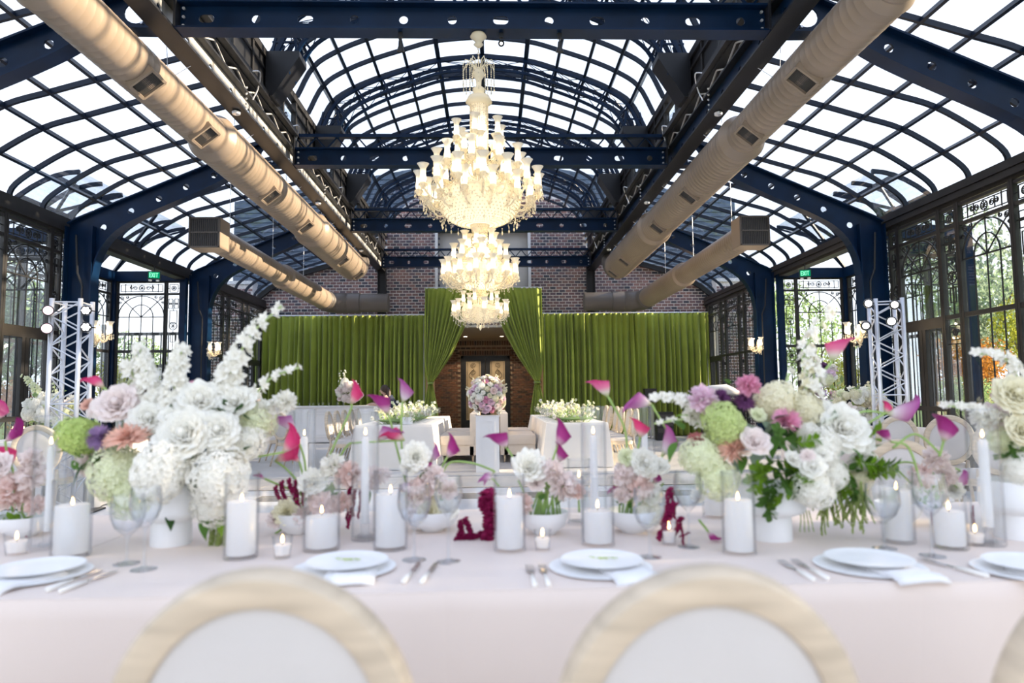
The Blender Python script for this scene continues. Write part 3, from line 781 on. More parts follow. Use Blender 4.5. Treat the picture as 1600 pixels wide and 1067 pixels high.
# lattice arches under the vault with their corbels
for k, Y in enumerate((4.15, 6.8, 9.45, 12.1, 14.75, 17.4)):
    t = thing('lattice_arch', 'arched lattice truss on flared dark corbels under the vault, %s from the camera' % ('first', 'second', 'third', 'fourth', 'fifth', 'sixth')[k], 'truss', (XC, Y, 0))
    def arcpts(dz, sc): return [(sc * u, 0, z) for u, z in [(-p.x, p.y - dz) for p in reversed(VS)] + [(p.x, p.y - dz) for p in VS[1:]]]
    up = [p for p in arcpts(.14, .965)]; lo_ = [p for p in arcpts(.36, .90)]
    m = MB()
    for yy in (-.15, .15): m.strip([(a, yy, c) for a, b, c in up], .055, .05)
    put('upper_chord', m, 'steel', t)
    m = MB()
    for yy in (-.15, .15): m.strip([(a, yy, c) for a, b, c in lo_], .045, .045)
    put('lower_chord', m, 'steel', t)
    m = MB()
    for i in range(0, len(up) - 4, 4):
        for yy in (-.15, .15):
            a, b, c_, d_ = Vector(up[i]), Vector(up[i + 4]), Vector(lo_[i]), Vector(lo_[i + 4])
            for q in (a, b, c_, d_): q.y = yy
            m.bar(a, c_, .03); m.bar(a, d_, .01); m.bar(c_, b, .01)
        a, b = Vector(up[i]), Vector(up[i + 4]); m.bar((a.x, -.15, a.z), (b.x, .15, b.z), .01)
    put('webbing', m, 'steel', t, kind='stuff')
    for s_ in (-1, 1):
        m = MB(); P = [(2.98, 6.06), (2.52, 6.06), (2.52, 5.98), (2.88, 5.42), (2.98, 5.42)]
        vs = [(s_ * a, y_, b) for y_ in (-.19, .19) for a, b in P]
        m.add(vs, [(0, 1, 2, 3, 4), (9, 8, 7, 6, 5)] + [(i, i + 5, (i + 1) % 5 + 5, (i + 1) % 5) for i in range(5)])
        put('corbel', m, 'steel_dark', t)
        m = MB()
        for yy in (-.16, .16):
            m.bar((s_ * 2.56, yy, 6.06), (s_ * 2.60, yy, 6.35), .035); m.bar((s_ * 2.9, yy, 6.06), (s_ * 2.84, yy, 6.32), .035); m.bar((s_ * 2.56, yy, 6.2), (s_ * 2.9, yy, 6.2), .025)
        m.bar((s_ * 2.58, -.16, 6.24), (s_ * 2.58, .16, 6.24), .035); m.bar((s_ * 2.58, -.16, 6.08), (s_ * 2.58, .16, 6.08), .035)
        put('shoe_frame', m, 'steel', t)

# ---- ducts ----
YC = Matrix(((1, 0, 0, 0), (0, 0, 1, 0), (0, -1, 0, 0), (0, 0, 0, 1)))   # lathe axis Z -> +Y  (x, z->y, y->-z)
def ductbody(secs, cap=True, seam=.11, n=40):
    """secs: list of (y0, y1, r)"""
    pr = [(0, secs[0][0])] if cap else []
    for i, (a, b, r) in enumerate(secs):
        y = a
        pr.append((r, a))
        while y + seam < b:
            y += seam; pr += [(r, y - .005), (r + .0018, y), (r, y + .005)]
        pr.append((r, b))
        if i < len(secs) - 1: pr += [(r + .012, b + .01), (secs[i + 1][2] + .012, secs[i + 1][0] - .01)]
    if cap: pr.append((0, secs[-1][1]))
    return MB().lathe([(r, y) for r, y in pr], n, mat=YC)
for side in (-1, 1):
    x = XC + side * 3.42; z = 4.56
    nm = 'left' if side < 0 else 'right'
    t = thing('air_duct', 'large round taupe spiral duct with square grilles along the %s side of the nave' % nm, 'duct', (x, 0, z))
    secs = [(1.0, 5.2, .20), (5.3, 8.5, .235), (8.62, 13.3, .30), (13.42, 17.4, .345)]
    put('duct_body', ductbody(secs).mesh('duct_body', True, angle=40), 'duct', t)
    m = MB().tube(spline([(0, 17.35, 0), (0, 17.7, .05), (0, 17.9, .2), (0, 17.95, .26)], 4), .335, 24); put('duct_elbow', m.mesh('e', True), 'duct_dark', t)
    gy = (6.67, 8.05, 10.35, 12.3, 15.3, 17.1) if side < 0 else (6.55, 8.0, 10.43, 12.45, 15.5, 17.0)
    for y in gy:
        r = [s[2] for s in secs if s[0] <= y <= s[1] + .2][0]
        an = math.radians(-52) if side < 0 else math.radians(-128)
        d = Vector((math.cos(an), 0, math.sin(an)))
        mw = Matrix.Translation((d.x * (r + .008), y, d.z * (r + .008))) @ Matrix.Rotation(-an + PI / 2, 4, 'Y')
        hs = .135; fr = MB()
        for q in (-1, 1): fr.span((q * hs - .014, -hs, -.05), (q * hs + .014, hs, .02)); fr.span((-hs, q * hs - .014, -.05), (hs, q * hs + .014, .02))
        f = put('grille_frame', fr, 'duct', t, mw=mw)
        sl = MB().span((-hs, -hs, -.045), (hs, hs, -.03))
        for k in range(12): yy = -hs + .02 + k * .021; sl.bar((-hs, yy, -.012), (hs, yy, -.012), .012, .016, up=(0, .6, 1))
        put('grille_slats', sl, 'grille', f, kind='stuff')
    wr = MB()
    for y in (3.9, 7.4, 9.4, 11.8, 14.3, 16.6): wr.tube([(side * .0, y, .2), (side * .05, y, 1.0 if y < 99 else .5)], .004, 4); wr.tube([(side * .0, y, .2), (-side * .25, y, .36)], .004, 4)
    put('hanger_wire', wr, 'alloy', t)
for side in (-1, 1):
    x = XC + side * 4.55; z = 3.95; nm = 'left' if side < 0 else 'right'
    t = thing('branch_duct', 'narrower taupe duct with a square black end grille, over the %s side' % ('left' if side < 0 else 'right'), 'duct', (x, 0, z))
    b = ductbody([(11.45, 15.3, .225), (15.36, 19.0, .27)], True)
    put('duct_body', b.mesh('b', True, angle=40), 'duct', t)
    el = MB().tube([(0, 18.95, 0), (-side * .03, 19.15, -.02), (-side * .12, 19.32, -.04), (-side * .3, 19.42, -.05), (-side * .6, 19.45, -.05)], .29, 28); put('duct_elbow', el.mesh('e', True), 'duct_dark', t)
    ho = MB().tube([(-side * .55, 19.45, -.05), (-side * .95, 19.45, -.05), (-side * .96, 19.45, -.05), (-side * 1.75, 19.45, -.05)], [.29, .29, .265, .265], 28); put('duct_outlet', ho.mesh('h', True, angle=40), 'duct_dark', t)
    m = MB().span((-.25, 11.15, -.25), (.25, 11.55, .25)); put('plenum_box', m, 'duct', t)
    m = MB().span((-.23, 11.135, -.23), (.23, 11.148, .23)); G = put('end_grille', m, 'black_plastic', t)
    m = MB()
    for q in (-1, 1): m.span((q * .24 - .012, 11.12, -.25), (q * .24 + .012, 11.15, .25)); m.span((-.25, 11.12, q * .24 - .012), (.25, 11.15, q * .24 + .012))
    m.span((-.24, 11.12, -.012), (.24, 11.15, .012))
    for k in range(15): xx = -.22 + k * .031; m.span((xx, 11.125, -.23), (xx + .006, 11.14, .23))
    put('grille_frame', m, 'duct_dark', t)
    m = MB()
    for y in (12.2, 14.6, 17.0): m.tube([(0, y, .2), (0, y, 1.25)], .004, 4)
    put('hanger_wire', m, 'alloy', t)

# ---- hanging spotlights under the nearest beam ----
for i, (px, py, lab) in enumerate(((626, 68, 'small black spotlight hanging under the nearest beam, left side, facing away'), (783, 62, 'small lit spotlight hanging under the nearest beam beside the chandelier canopy'), (874, 68, 'small dark spotlight hanging under the nearest beam, right side'))):
    p = PY(px, 53, 6.71)
    t = thing('spotlight', lab, 'spotlight', (p.x, 6.70, 4.925))
    m = MB(); m.span((-.022, -.02, -.05), (.022, .02, 0)); m.bar((0, 0, -.05), (0, 0, -.09), .012); put('clamp', m, 'steel_dark', t)
    if i == 1:
        put('lamp_body', MB().lathe([(0, .05), (.025, .04), (.032, -.03), (.030, -.03)], 14, mat=Matrix.Translation((0, 0, -.11)) @ Matrix.Rotation(-1.2, 4, 'X')).mesh('m', True, angle=40), 'black_plastic', t)
        put('lens', MB().lathe([(0, -.031), (.014, -.031), (.014, -.033), (0, -.033)], 14, mat=Matrix.Translation((0, 0, -.11)) @ Matrix.Rotation(-1.2, 4, 'X')), 'lens', t)
    else: put('lamp_body', MB().lathe([(0, .06), (.018, .05), (.022, 0), (.042, -.05), (.038, -.05), (0, -.02)], 14, mat=Matrix.Translation((0, 0, -.14)) @ Matrix.Rotation(.25, 4, 'X')).mesh('m', True, angle=40), 'black_plastic', t)

# ---- exit signs ----
for side, px, py in ((-1, 241, 430), (1, 1258, 427)):
    p = PY(px, py, 13.0); p.x = XC + side * 6.45
    p = PY(px, py, abs(p.x) * 13.0 / abs(PY(px, py, 13.0).x))
    t = thing('exit_sign', 'green EXIT sign with emergency lamps hung from the eave beam, %s side' % ('left' if side < 0 else 'right'), 'sign', (p.x, p.y, p.z), rz=side * -.3)
    put('sign_box', MB().span((-.16, -.02, -.11), (.16, .03, .11)), 'exit_box', t)
    put('sign_face', MB().span((-.135, -.024, -.085), (.135, -.0205, .085)), 'exit_green', t)
    m = MB(); c = lambda x, z, a, b: (x, -.027, z, x + a, z + b)
    def st(x, z, a, b): m.span((x, -.029, z), (x + a, -.025, z + b))
    st(-.115, -.06, .014, .12); [st(-.115, z, .05, .014) for z in (-.06, -.007, .046)]
    m.bar((-.055, -.027, -.06), (-.005, -.027, .06), .004, .014); m.bar((-.005, -.027, -.06), (-.055, -.027, .06), .004, .014)
    st(.012, -.06, .014, .12); st(.04, .046, .06, .014); st(.063, -.06, .014, .12)
    put('letters', m, 'exit_letter', t)
    m = MB()
    for q in (-.09, .09): m.lathe([(0, -.03), (.04, -.02), (.045, .02), (0, .03)], 12, (q, -.02, -.15))
    put('emergency_lamp', m, 'alloy', t)
    put('hanger', MB().bar((0, 0, .1), (0, 0, .3), .02), 'steel_dark', t); t.scale = (.72,) * 3

# ---- lighting truss towers ----
def tower(x, y, rz, lab):
    t = thing('truss_tower', lab, 'truss tower', (x, y, 0), rz); h = 2.36; s_ = .145
    put('base_plate', MB().span((-.3, -.3, 0), (.3, .3, .015)), 'black_plastic', t)
    for a in (-1, 1):
        for b in (-1, 1): put('tube', MB().tube([(a * s_, b * s_, .015), (a * s_, b * s_, h)], .025, 12).mesh('t', True), 'alloy', t)
    m = MB(); n = 14
    for k in range(n):
        z0, z1 = .06 + (h - .1) * k / n, .06 + (h - .1) * (k + 1) / n
        for q in (-1, 1):
            a = (-s_ if k % 2 else s_); m.tube([(a, q * s_, z0), (-a, q * s_, z1)], .009, 6); m.tube([(q * s_, a, z0), (q * s_, -a, z1)], .009, 6)
    for z in (.06, 1.2, h - .04):
        for q in (-1, 1): m.tube([(-s_, q * s_, z), (s_, q * s_, z)], .009, 6); m.tube([(q * s_, -s_, z), (q * s_, s_, z)], .009, 6)
    put('lacing', m, 'alloy', t); return t
TL = PY(101, 462, 7.6); TR = PY(1391, 461, 8.0)
tower(TL.x, 7.75, .12, 'silver box-truss lighting tower beside the pink-white lamps, left side')
tower(TR.x + .02, 8.15, -.25, 'silver box-truss lighting tower beside the dark columns, right side')
def parlamp(px, py, Y, lens, lab, r, target=(0, 0, 1.3)):
    p = PY(px, py, Y); t = thing('stage_lamp', lab, 'stage lamp', p, group=None)
    d = (Vector(target) - p).normalized(); q = d.to_track_quat('Z', 'Y').to_matrix().to_4x4()
    put('lamp_body', MB().lathe([(0, -.17), (.04, -.16), (.06, -.12), (r, -.02), (r, .01), (r - .008, .01), (r - .008, -.005)], 20, mat=q).mesh('m', True, angle=35), 'black_plastic', t)
    if lens == 'multi':
        m = MB()
        for k in range(7):
            a = k * PI / 3; cx, cy = (0, 0) if k == 6 else (r * .58 * math.cos(a), r * .58 * math.sin(a))
            m.lathe([(0, .006), (r * .27, .004), (r * .27, 0), (0, 0)], 10, (cx, cy, 0), mat=q)
        put('lens', m, 'lens', t)
    else: put('lens', MB().lathe([(0, .004), (r - .01, .002), (r - .01, -.004), (0, -.004)], 20, mat=q), lens, t)
    m = MB(); s_ = 1 if px % 2 else -1
    m.tube([q @ Vector((r + .012, 0, -.05)), q @ Vector((r + .02, 0, .0)) + Vector((0, .05, 0)), q @ Vector((r * .6, 0, -.2))], .006, 5); m.tube([q @ Vector((-r - .012, 0, -.05)), q @ Vector((-r - .01, 0, -.12)), q @ Vector((r * .6, 0, -.2))], .006, 5)
    put('yoke', m, 'black_plastic', t); return t
parlamp(75, 485, 7.5, 'lens_pink', 'upper pink-white round lamp on the outer edge of the silver tower, left side', .056)
parlamp(73, 513, 7.5, 'lens_pink', 'lower pink-white round lamp on the outer edge of the silver tower, left side', .060)
parlamp(134, 485, 7.6, 'multi', 'upper seven-cell white lamp on the inner edge of the left silver tower', .050)
parlamp(134, 511, 7.6, 'multi', 'lower seven-cell white lamp on the inner edge of the left silver tower', .050)
parlamp(1357, 474, 7.95, 'lens', 'upper warm white lamp on the inner edge of the right silver tower', .048)
parlamp(1353, 509, 7.95, 'lens', 'lower warm white lamp hanging by the wall sconce, right silver tower', .046)
parlamp(1398, 476, 7.9, 'lens', 'upper white lamp on the front of the right silver tower', .048)
parlamp(1393, 502, 7.85, 'lens', 'black-rimmed white lamp below another on the front of the right silver tower', .052)

# ---- green velvet drapes ----
def drape_mesh(x0f, x1f, z0, z1, npl, nz, amp, seed, ysh=0, gather=None):
    r = random.Random(seed)
    nu = npl * 8; ph = [r.uniform(-.5, .5) for _ in range(npl + 2)]; am = [r.uniform(.45, 1.25) for _ in range(npl + 2)]
    wd = [r.uniform(.6, 1.5) for _ in range(npl)]; tot = sum(wd); edges = [0]
    for w in wd: edges.append(edges[-1] + w / tot)
    vs = []; fs = []
    for j in range(nz + 1):
        t = j / nz; z = z1 + (z0 - z1) * t; xa, xb = x0f(t), x1f(t)
        for i in range(nu + 1):
            k = min(i // 8, npl - 1); q = (i - k * 8) / 8; s_ = edges[k] + (edges[k + 1] - edges[k]) * q
            fo = math.sin(q * 2 * PI)
            grow = min(1, .35 + 1.8 * t); A = amp * am[k] * grow * (gather(t) if gather else 1)
            x = xa + (xb - xa) * s_ + (.25 * A * math.sin(q * 4 * PI + ph[k]) if 0 < i < nu else 0)
            y = ysh - A * fo + .012 * math.sin(i * 2.3 + j * .4) * (1 if t < .12 else .4) + .02 * math.sin(t * 5 + ph[k] * 9)
            vs.append((x, y, z))
    w = nu + 1
    for j in range(nz):
        for i in range(nu): a = j * w + i; fs.append((a, a + w, a + w + 1, a + 1))
    return MB().add(vs, fs)
def drape(name, lab, Y, mbx, cat='curtain'):
    me = mbx.mesh(name, True); o = thing(name, lab, cat, (0, Y, 0), data=me, mat='velvet')
    md = o.modifiers.new('thick', 'SOLIDIFY'); md.thickness = .006; return o
DL0, DL1, DR0, DR1 = -6.92, -1.93, 1.50, 6.42
drape('velvet_curtain', 'wide green velvet curtain behind the bar, left of the tied drapes', 19.95, drape_mesh(lambda t: DL0, lambda t: DL1, .01, 3.60, 30, 30, .17, 3))
drape('velvet_curtain', 'wide green velvet curtain behind the sunlit table, with bright gaps at its outer end', 19.95, drape_mesh(lambda t: DR0, lambda t: DR1, .01, 3.62, 29, 30, .17, 5))
zt, ztie = 4.36, 1.60
def tied(side):
    # outer edge vertical, inner edge sweeps to the tie
    xo = PY(664 if side < 0 else 847, 500, 19.7).x
    C = PY(755, 450, 19.7).x
    pts = [(0, C), (.12, PY(744 if side < 0 else 765, 470, 19.7).x), (.32, PY(732 if side < 0 else 777, 502, 19.7).x), (.50, PY(720 if side < 0 else 790, 533, 19.7).x), (.70, PY(706 if side < 0 else 806, 560, 19.7).x), (.88, PY(688 if side < 0 else 824, 588, 19.7).x), (1.0, PY(676 if side < 0 else 836, 605, 19.7).x)]
    def inner(t):
        for a, b in zip(pts, pts[1:]):
            if t <= b[0]: return a[1] + (b[1] - a[1]) * (t - a[0]) / (b[0] - a[0])
        return pts[-1][1]
    def outer(t): return xo + (-side) * .10 * max(0, (t - .75) / .25) ** 2
    g = lambda t: .25 + .75 * min(1, max(.12, (1 - t) * 1.6))
    up = drape_mesh(outer if side < 0 else inner, inner if side < 0 else outer, ztie, zt, 12, 26, .10, 11 + side, gather=g)
    xa, xb = sorted((outer(1), inner(1)))
    lo_ = drape_mesh(lambda t: xa - .14 * min(1, t * 2), lambda t: xb + .16 * min(1, t * 2), .01, ztie, 13, 12, .05, 17 + side)
    o = drape('tied_curtain', 'tall green velvet drape tied back at the %s side of the brick alcove' % ('left' if side < 0 else 'right'), 19.68, up.merge(lo_))
    cx = (xa + xb) / 2; tb = MB().tube([(cx + (xb - xa) * .56 * math.cos(a * PI / 6), .075 * math.sin(a * PI / 6), ztie) for a in range(12)], .03, 8, closed=True)
    put('tie_band', tb.mesh('t', True), 'velvet_tie', o); return o
tied(-1); tied(1)
pp = thing('drape_frame', 'slim metal pipe frame carrying the green drapes', 'curtain frame', (0, 19.95, 0))
m = MB(); m.tube([(DL0, .03, 3.61), (DL1, .03, 3.61)], .022, 8); m.tube([(DR0, .03, 3.63), (DR1, .03, 3.63)], .022, 8); put('crossbar', m, 'alloy', pp)
m = MB().tube([(PY(664, 449, 19.7).x, -.24, 4.36), (PY(847, 449, 19.7).x, -.24, 4.36)], .022, 8); put('upper_crossbar', m, 'alloy', pp)
for x in (DL0 + .02, DL1 - .05, DR0 + .05, DR1 - .02): put('upright', MB().tube([(x, .06, 0), (x, .06, 3.6)], .025, 8), 'alloy', pp)
# =====================================================================
# CHANDELIER
# =====================================================================
CY = 6.71
def cz(py, px=750): return PY(px, py, CY).z
def cr_(dpx): return dpx / F * 6.9
cx0 = PY(750, 300, CY).x - .005
ch = thing('crystal_chandelier', 'huge three-tier crystal chandelier with lit tulip shades hanging from the nearest beam', 'chandelier', (cx0, CY, 0))
zc_ = 4.90
put('ceiling_canopy', MB().lathe([(0, .03), (.07, .02), (.085, -.01), (.05, -.04), (.03, -.07), (.05, -.09), (.02, -.12), (0, -.12)], 20, (0, 0, zc_)).mesh('c', True), 'crystal', ch)
m = MB(); z = zc_ - .12; k = 0
while z > cz(98):
    m.tube([(0 if k % 2 else .008 * math.cos(a * PI / 4), .008 * math.cos(a * PI / 4) if k % 2 else 0, z - .014 + .017 * math.sin(a * PI / 4)) for a in range(8)], .0035, 4, closed=True); z -= .024; k += 1
put('chain', m, 'gilt_wood', ch)
def drop(mb, c, L=.05, r=.008):  # faceted drop: bead chain plus pear
    x, y, z = c; mb.octa((x, y, z - .008), .006, .008); mb.octa((x, y, z - .022), .004, .006); mb.octa((x, y, z - .03 - L / 2), r, L / 2)
# crown with prisms
m = MB()
for k in range(16):
    a = 2 * PI * k / 16; r = cr_(26) * (1 if k % 2 else .75); c, s_ = math.cos(a), math.sin(a)
    m.tube([(0, 0, cz(118)), (c * r * .5, s_ * r * .5, cz(98)), (c * r * .85, s_ * r * .85, cz(97)), (c * r, s_ * r, cz(106))], .0045, 5)
put('crown_arms', m, 'crystal', ch)
m = MB()
for k in range(16):
    a = 2 * PI * k / 16; r = cr_(26) * (1 if k % 2 else .75); z1 = cz(106); z0 = cz(136 if k % 2 else 144)
    x, y = r * math.cos(a), r * math.sin(a); z = z1
    while z > z0: m.octa((x, y, z), .007, .011); z -= .022
    m.octa((x, y, z0 - .01), .008, .022)
put('crown_prisms', m, 'crystal', ch, kind='stuff')
put('upper_bulb', MB().lathe([(.02, cz(106)), (.05, cz(112)), (.06, cz(118)), (.03, cz(125)), (.025, cz(135)), (.06, cz(139)), (.055, cz(145)), (.03, cz(150))], 20).mesh('c', True), 'crystal', ch)
put('collar', MB().lathe([(.05, cz(148)), (.11, cz(152)), (.12, cz(156)), (.135, cz(160)), (.10, cz(164)), (.09, cz(166))], 24).mesh('c', True), 'crystal', ch)
put('stem_core', MB().tube([(0, 0, cz(150)), (0, 0, cz(512) + .1)], .018, 10), 'gilt_wood', ch)
m = MB()
for k in range(26):          # bead column
    a = 2 * PI * k / 26; z = cz(164)
    while z > cz(250): m.octa((.088 * math.cos(a), .088 * math.sin(a), z), .0085, .009); z -= .018
put('column_glass', MB().lathe([(.075, cz(164)), (.075, cz(252))], 24).mesh('c', True), 'shade_glass', ch)
put('bead_column', m, 'crystal', ch, kind='stuff')
def basket(prof, n, name, r=.007):
    m = MB()
    for i, (rr, z) in enumerate(prof):
        for k in range(n):
            a = 2 * PI * (k + .5 * (i % 2)) / n; m.octa((rr * math.cos(a), rr * math.sin(a), z), r, r * 1.3)
    put(name, m, 'crystal', ch, kind='stuff')
def lerp(pts, n):
    out = []
    for k in range(n):
        t = k / (n - 1) * (len(pts) - 1); i = min(int(t), len(pts) - 2); f = t - i
        out.append((pts[i][0] + (pts[i + 1][0] - pts[i][0]) * f, pts[i][1] + (pts[i + 1][1] - pts[i][1]) * f))
    return out
def bowl(r, pt, pb, name, rb=.09):
    z1, z0 = cz(pt), cz(pb); pr = []
    for k in range(11):
        a = k / 10 * PI / 2; pr.append((rb + (r - rb) * math.cos(a) ** .8, z1 - (z1 - z0) * math.sin(a)))
    put(name, MB().lathe([(r * .96, z1 + .03), (r * 1.02, z1 + .012)] + pr + [(0.03, z0 - .005)], 40).mesh('b', True), 'bowl_glass', ch)
    basket(lerp([(a * 1.012, b) for a, b in pr], 15), max(30, int(r * 130)), name + '_beads')
basket(lerp([(.09, cz(250)), (.13, cz(262)), (.22, cz(278)), (.33, cz(292)), (.40, cz(303))], 16), 44, 'upper_cone')
put('cone_glass', MB().lathe([(.07, cz(248)), (.11, cz(262)), (.19, cz(278)), (.30, cz(292)), (.38, cz(304))], 32).mesh('b', True), 'bowl_glass', ch)
bowl(.415, 306, 352, 'main_bowl')
basket(lerp([(.09, cz(354)), (.07, cz(366)), (.09, cz(385)), (.17, cz(400)), (.25, cz(412))], 16), 28, 'middle_cone')
put('middle_stem', MB().lathe([(.10, cz(352)), (.08, cz(358)), (.05, cz(366)), (.08, cz(375)), (.06, cz(385)), (.15, cz(400)), (.23, cz(413))], 24).mesh('b', True), 'shade_glass', ch)
bowl(.265, 420, 452, 'middle_bowl', .06)
basket(lerp([(.06, cz(454)), (.05, cz(466)), (.13, cz(478))], 8), 20, 'lower_cone')
bowl(.18, 484, 503, 'lower_bowl', .04)
m = MB()
for k in range(10): a = k * PI / 5; drop(m, (.035 * math.cos(a), .035 * math.sin(a), cz(503)), .03, .007)
m.octa((0, 0, cz(512)), .018, .03); put('finial_drops', m, 'crystal', ch)
SH = MB().lathe([(.010, 0), (.028, .012), (.034, .05), (.026, .10), (.030, .15), (.050, .185), (.058, .195), (.054, .193), (.028, .152), (.022, .10), (.030, .05), (.022, .014)], 14).mesh('shade', True); SH.materials.append(M['shade_glass'])
BU = MB().lathe([(0, .02), (.011, .03), (.014, .07), (.008, .11), (0, .13)], 8).mesh('bulb', True); BU.materials.append(M['bulb'])
CUPm = MB().lathe([(0, -.05), (.018, -.045), (.03, -.02), (.045, .0), (.03, .012), (0, .012)], 12).mesh('cup', True); CUPm.materials.append(M['crystal'])
def garland():
    g = MB()
    for k in range(8):
        a = 2 * PI * k / 8; drop(g, (.042 * math.cos(a), .042 * math.sin(a), -.005), .035, .007)
    return g.mesh('g')
GD = garland(); GD.materials.append(M['crystal'])
def arms(n, r, pz_top, r0, z0, sc, ph=0):
    """n arms: shade rim at pixel row pz_top"""
    zt = cz(pz_top) - .195 * sc
    for k in range(n):
        a = 2 * PI * (k + ph) / n
        pts = spline([(r0, 0, z0 - zt), (r * .45, 0, min(z0 - zt, 0) - .05), (r * .8, 0, -.13 * sc), (r, 0, -.03)], 4)
        key = (r, r0, round(z0 - zt, 3))
        am = MB().tube([(p.x, p.y, p.z) for p in pts], .009 * sc, 6)
        for t in range(2, len(pts), 2): drop(am, pts[t] - Vector((0, 0, .01)), .022, .006)
        if key not in arms.c: mm = am.mesh('arm', True); mm.materials.append(M['crystal']); arms.c[key] = mm
        A_ = put('arm', arms.c[key], parent=ch, loc=(0, 0, zt), rot=(0, 0, a))
        S_ = put('tulip_shade', SH, parent=A_, loc=(r, 0, 0), scale=sc); put('bulb', BU, parent=A_, loc=(r, 0, 0), scale=sc)
        put('candle_cup', CUPm, parent=A_, loc=(r, 0, 0), scale=sc); put('crystal_drops', GD, parent=A_, loc=(r, 0, 0), scale=sc, kind='stuff')
arms.c = {}
arms(6, cr_(37), 192, .08, cz(240), .9, .35)
arms(8, cr_(34), 218, .1, cz(250), .88, .1)
arms(10, cr_(66), 236, .18, cz(278), 1.0, .25)
arms(8, cr_(52), 255, .15, cz(270), .95, 0)
arms(16, cr_(93), 270, .36, cz(300), 1.02, .2)
arms(12, cr_(80), 285, .36, cz(306), .98, .5)
arms(6, cr_(24), 362, .07, cz(385), .82, .3)
arms(8, cr_(40), 381, .10, cz(398), .8, .1)
arms(14, cr_(56), 407, .22, cz(415), .8, .3)
arms(10, cr_(46), 412, .2, cz(418), .7, 0)
arms(6, cr_(26), 455, .05, cz(470), .6, .2)
arms(12, cr_(41), 470, .13, cz(482), .6, .3)
m = MB()   # swags of crystal under the main tier
for k in range(30):
    a = 2 * PI * k / 30; a2 = 2 * PI * (k + 1) / 30; r = cr_(86)
    for i in range(9):
        t = i / 8; aa = a + (a2 - a) * t; m.octa((r * math.cos(aa), r * math.sin(aa), cz(318) - .09 * math.sin(PI * t)), .007)
    drop(m, (r * math.cos(a), r * math.sin(a), cz(318)), .05, .010)
for k in range(24):
    a = 2 * PI * (k + .5) / 24; r = cr_(58); drop(m, (r * math.cos(a), r * math.sin(a), cz(345)), .05, .011)
    r = cr_(50); drop(m, (r * math.cos(a), r * math.sin(a), cz(428)), .03, .007)
    r = cr_(37); drop(m, (r * math.cos(a), r * math.sin(a), cz(488)), .025, .006)
put('crystal_swags', m, 'crystal', ch, kind='stuff')
for z, r, p in ((cz(285), .0, 4.5), (cz(325), .0, .9), (cz(400), 0, 3), (cz(432), 0, 1), (cz(490), 0, .6), (cz(215), 0, 4)):
    l = bpy.data.lights.new('chandelier_light', 'POINT'); l.energy = p * 1.7; l.color = (1, .93, .80); l.shadow_soft_size = .05
    put('chandelier_light', l, parent=ch, loc=(.0, 0, z))

# ---- wall sconces ----
def sconce(px, py, Y, lab, sc=1.0):
    p = PY(px, py, Y); t = thing('crystal_sconce', lab, 'wall light', p); s_ = -1 if p.x > 0 else 1
    m = MB().lathe([(0, .16), (.03, .14), (.05, .05), (.03, 0), (.06, -.05), (.04, -.12), (0, -.18)], 12, (-s_ * .05, 0, 0)); put('back_bracket', m.mesh('b', True), 'gilt_wood', t)
    cw = Vector((XC - s_ * 6.1, 10.68 if Y < 12 else 15.08, p.z + .05)) - p; put('mount_arm', MB().tube([(-s_ * .05, 0, 0), tuple(cw)], .014, 6), 'gilt_wood', t)
    for k, (dx, dy) in enumerate(((.02, -.17), (s_ * .17, -.03), (s_ * .04, .15))):
        am = MB().tube(spline([(-s_ * .05, 0, -.02), (dx * .5, dy * .5, -.12), (dx, dy, -.02)], 4), .009, 6); A_ = put('arm', am, 'crystal', t)
        put('tulip_shade', SH, parent=A_, loc=(dx, dy, 0), scale=.95); put('bulb', BU, parent=A_, loc=(dx, dy, 0), scale=.95); put('crystal_drops', GD, parent=A_, loc=(dx, dy, 0), scale=1.2, kind='stuff')
    m = MB()
    for k in range(26):
        a = rnd.random() * 2 * PI; r = rnd.uniform(.02, .09); drop(m, (r * math.cos(a) - s_ * .02, r * math.sin(a), rnd.uniform(-.16, .05)), .035, .009)
    put('crystals', m, 'crystal', t, kind='stuff')
    l = bpy.data.lights.new('sconce_light', 'POINT'); l.energy = 5; l.color = (1, .72, .42); l.shadow_soft_size = .04; put('sconce_light', l, parent=t, loc=(s_ * .06, -.05, .15))
sconce(156, 522, 10.45, 'amber crystal wall sconce on the second column beside the seven-cell lamps')
sconce(331, 548, 15.0, 'amber crystal wall sconce on the third column beside the green curtain behind the bar')
sconce(1338, 522, 10.45, 'amber crystal wall sconce behind the calla lily beside the silver tower, right side')
sconce(1183, 541, 14.8, 'small amber crystal wall sconce on the column near the curtain, right side')
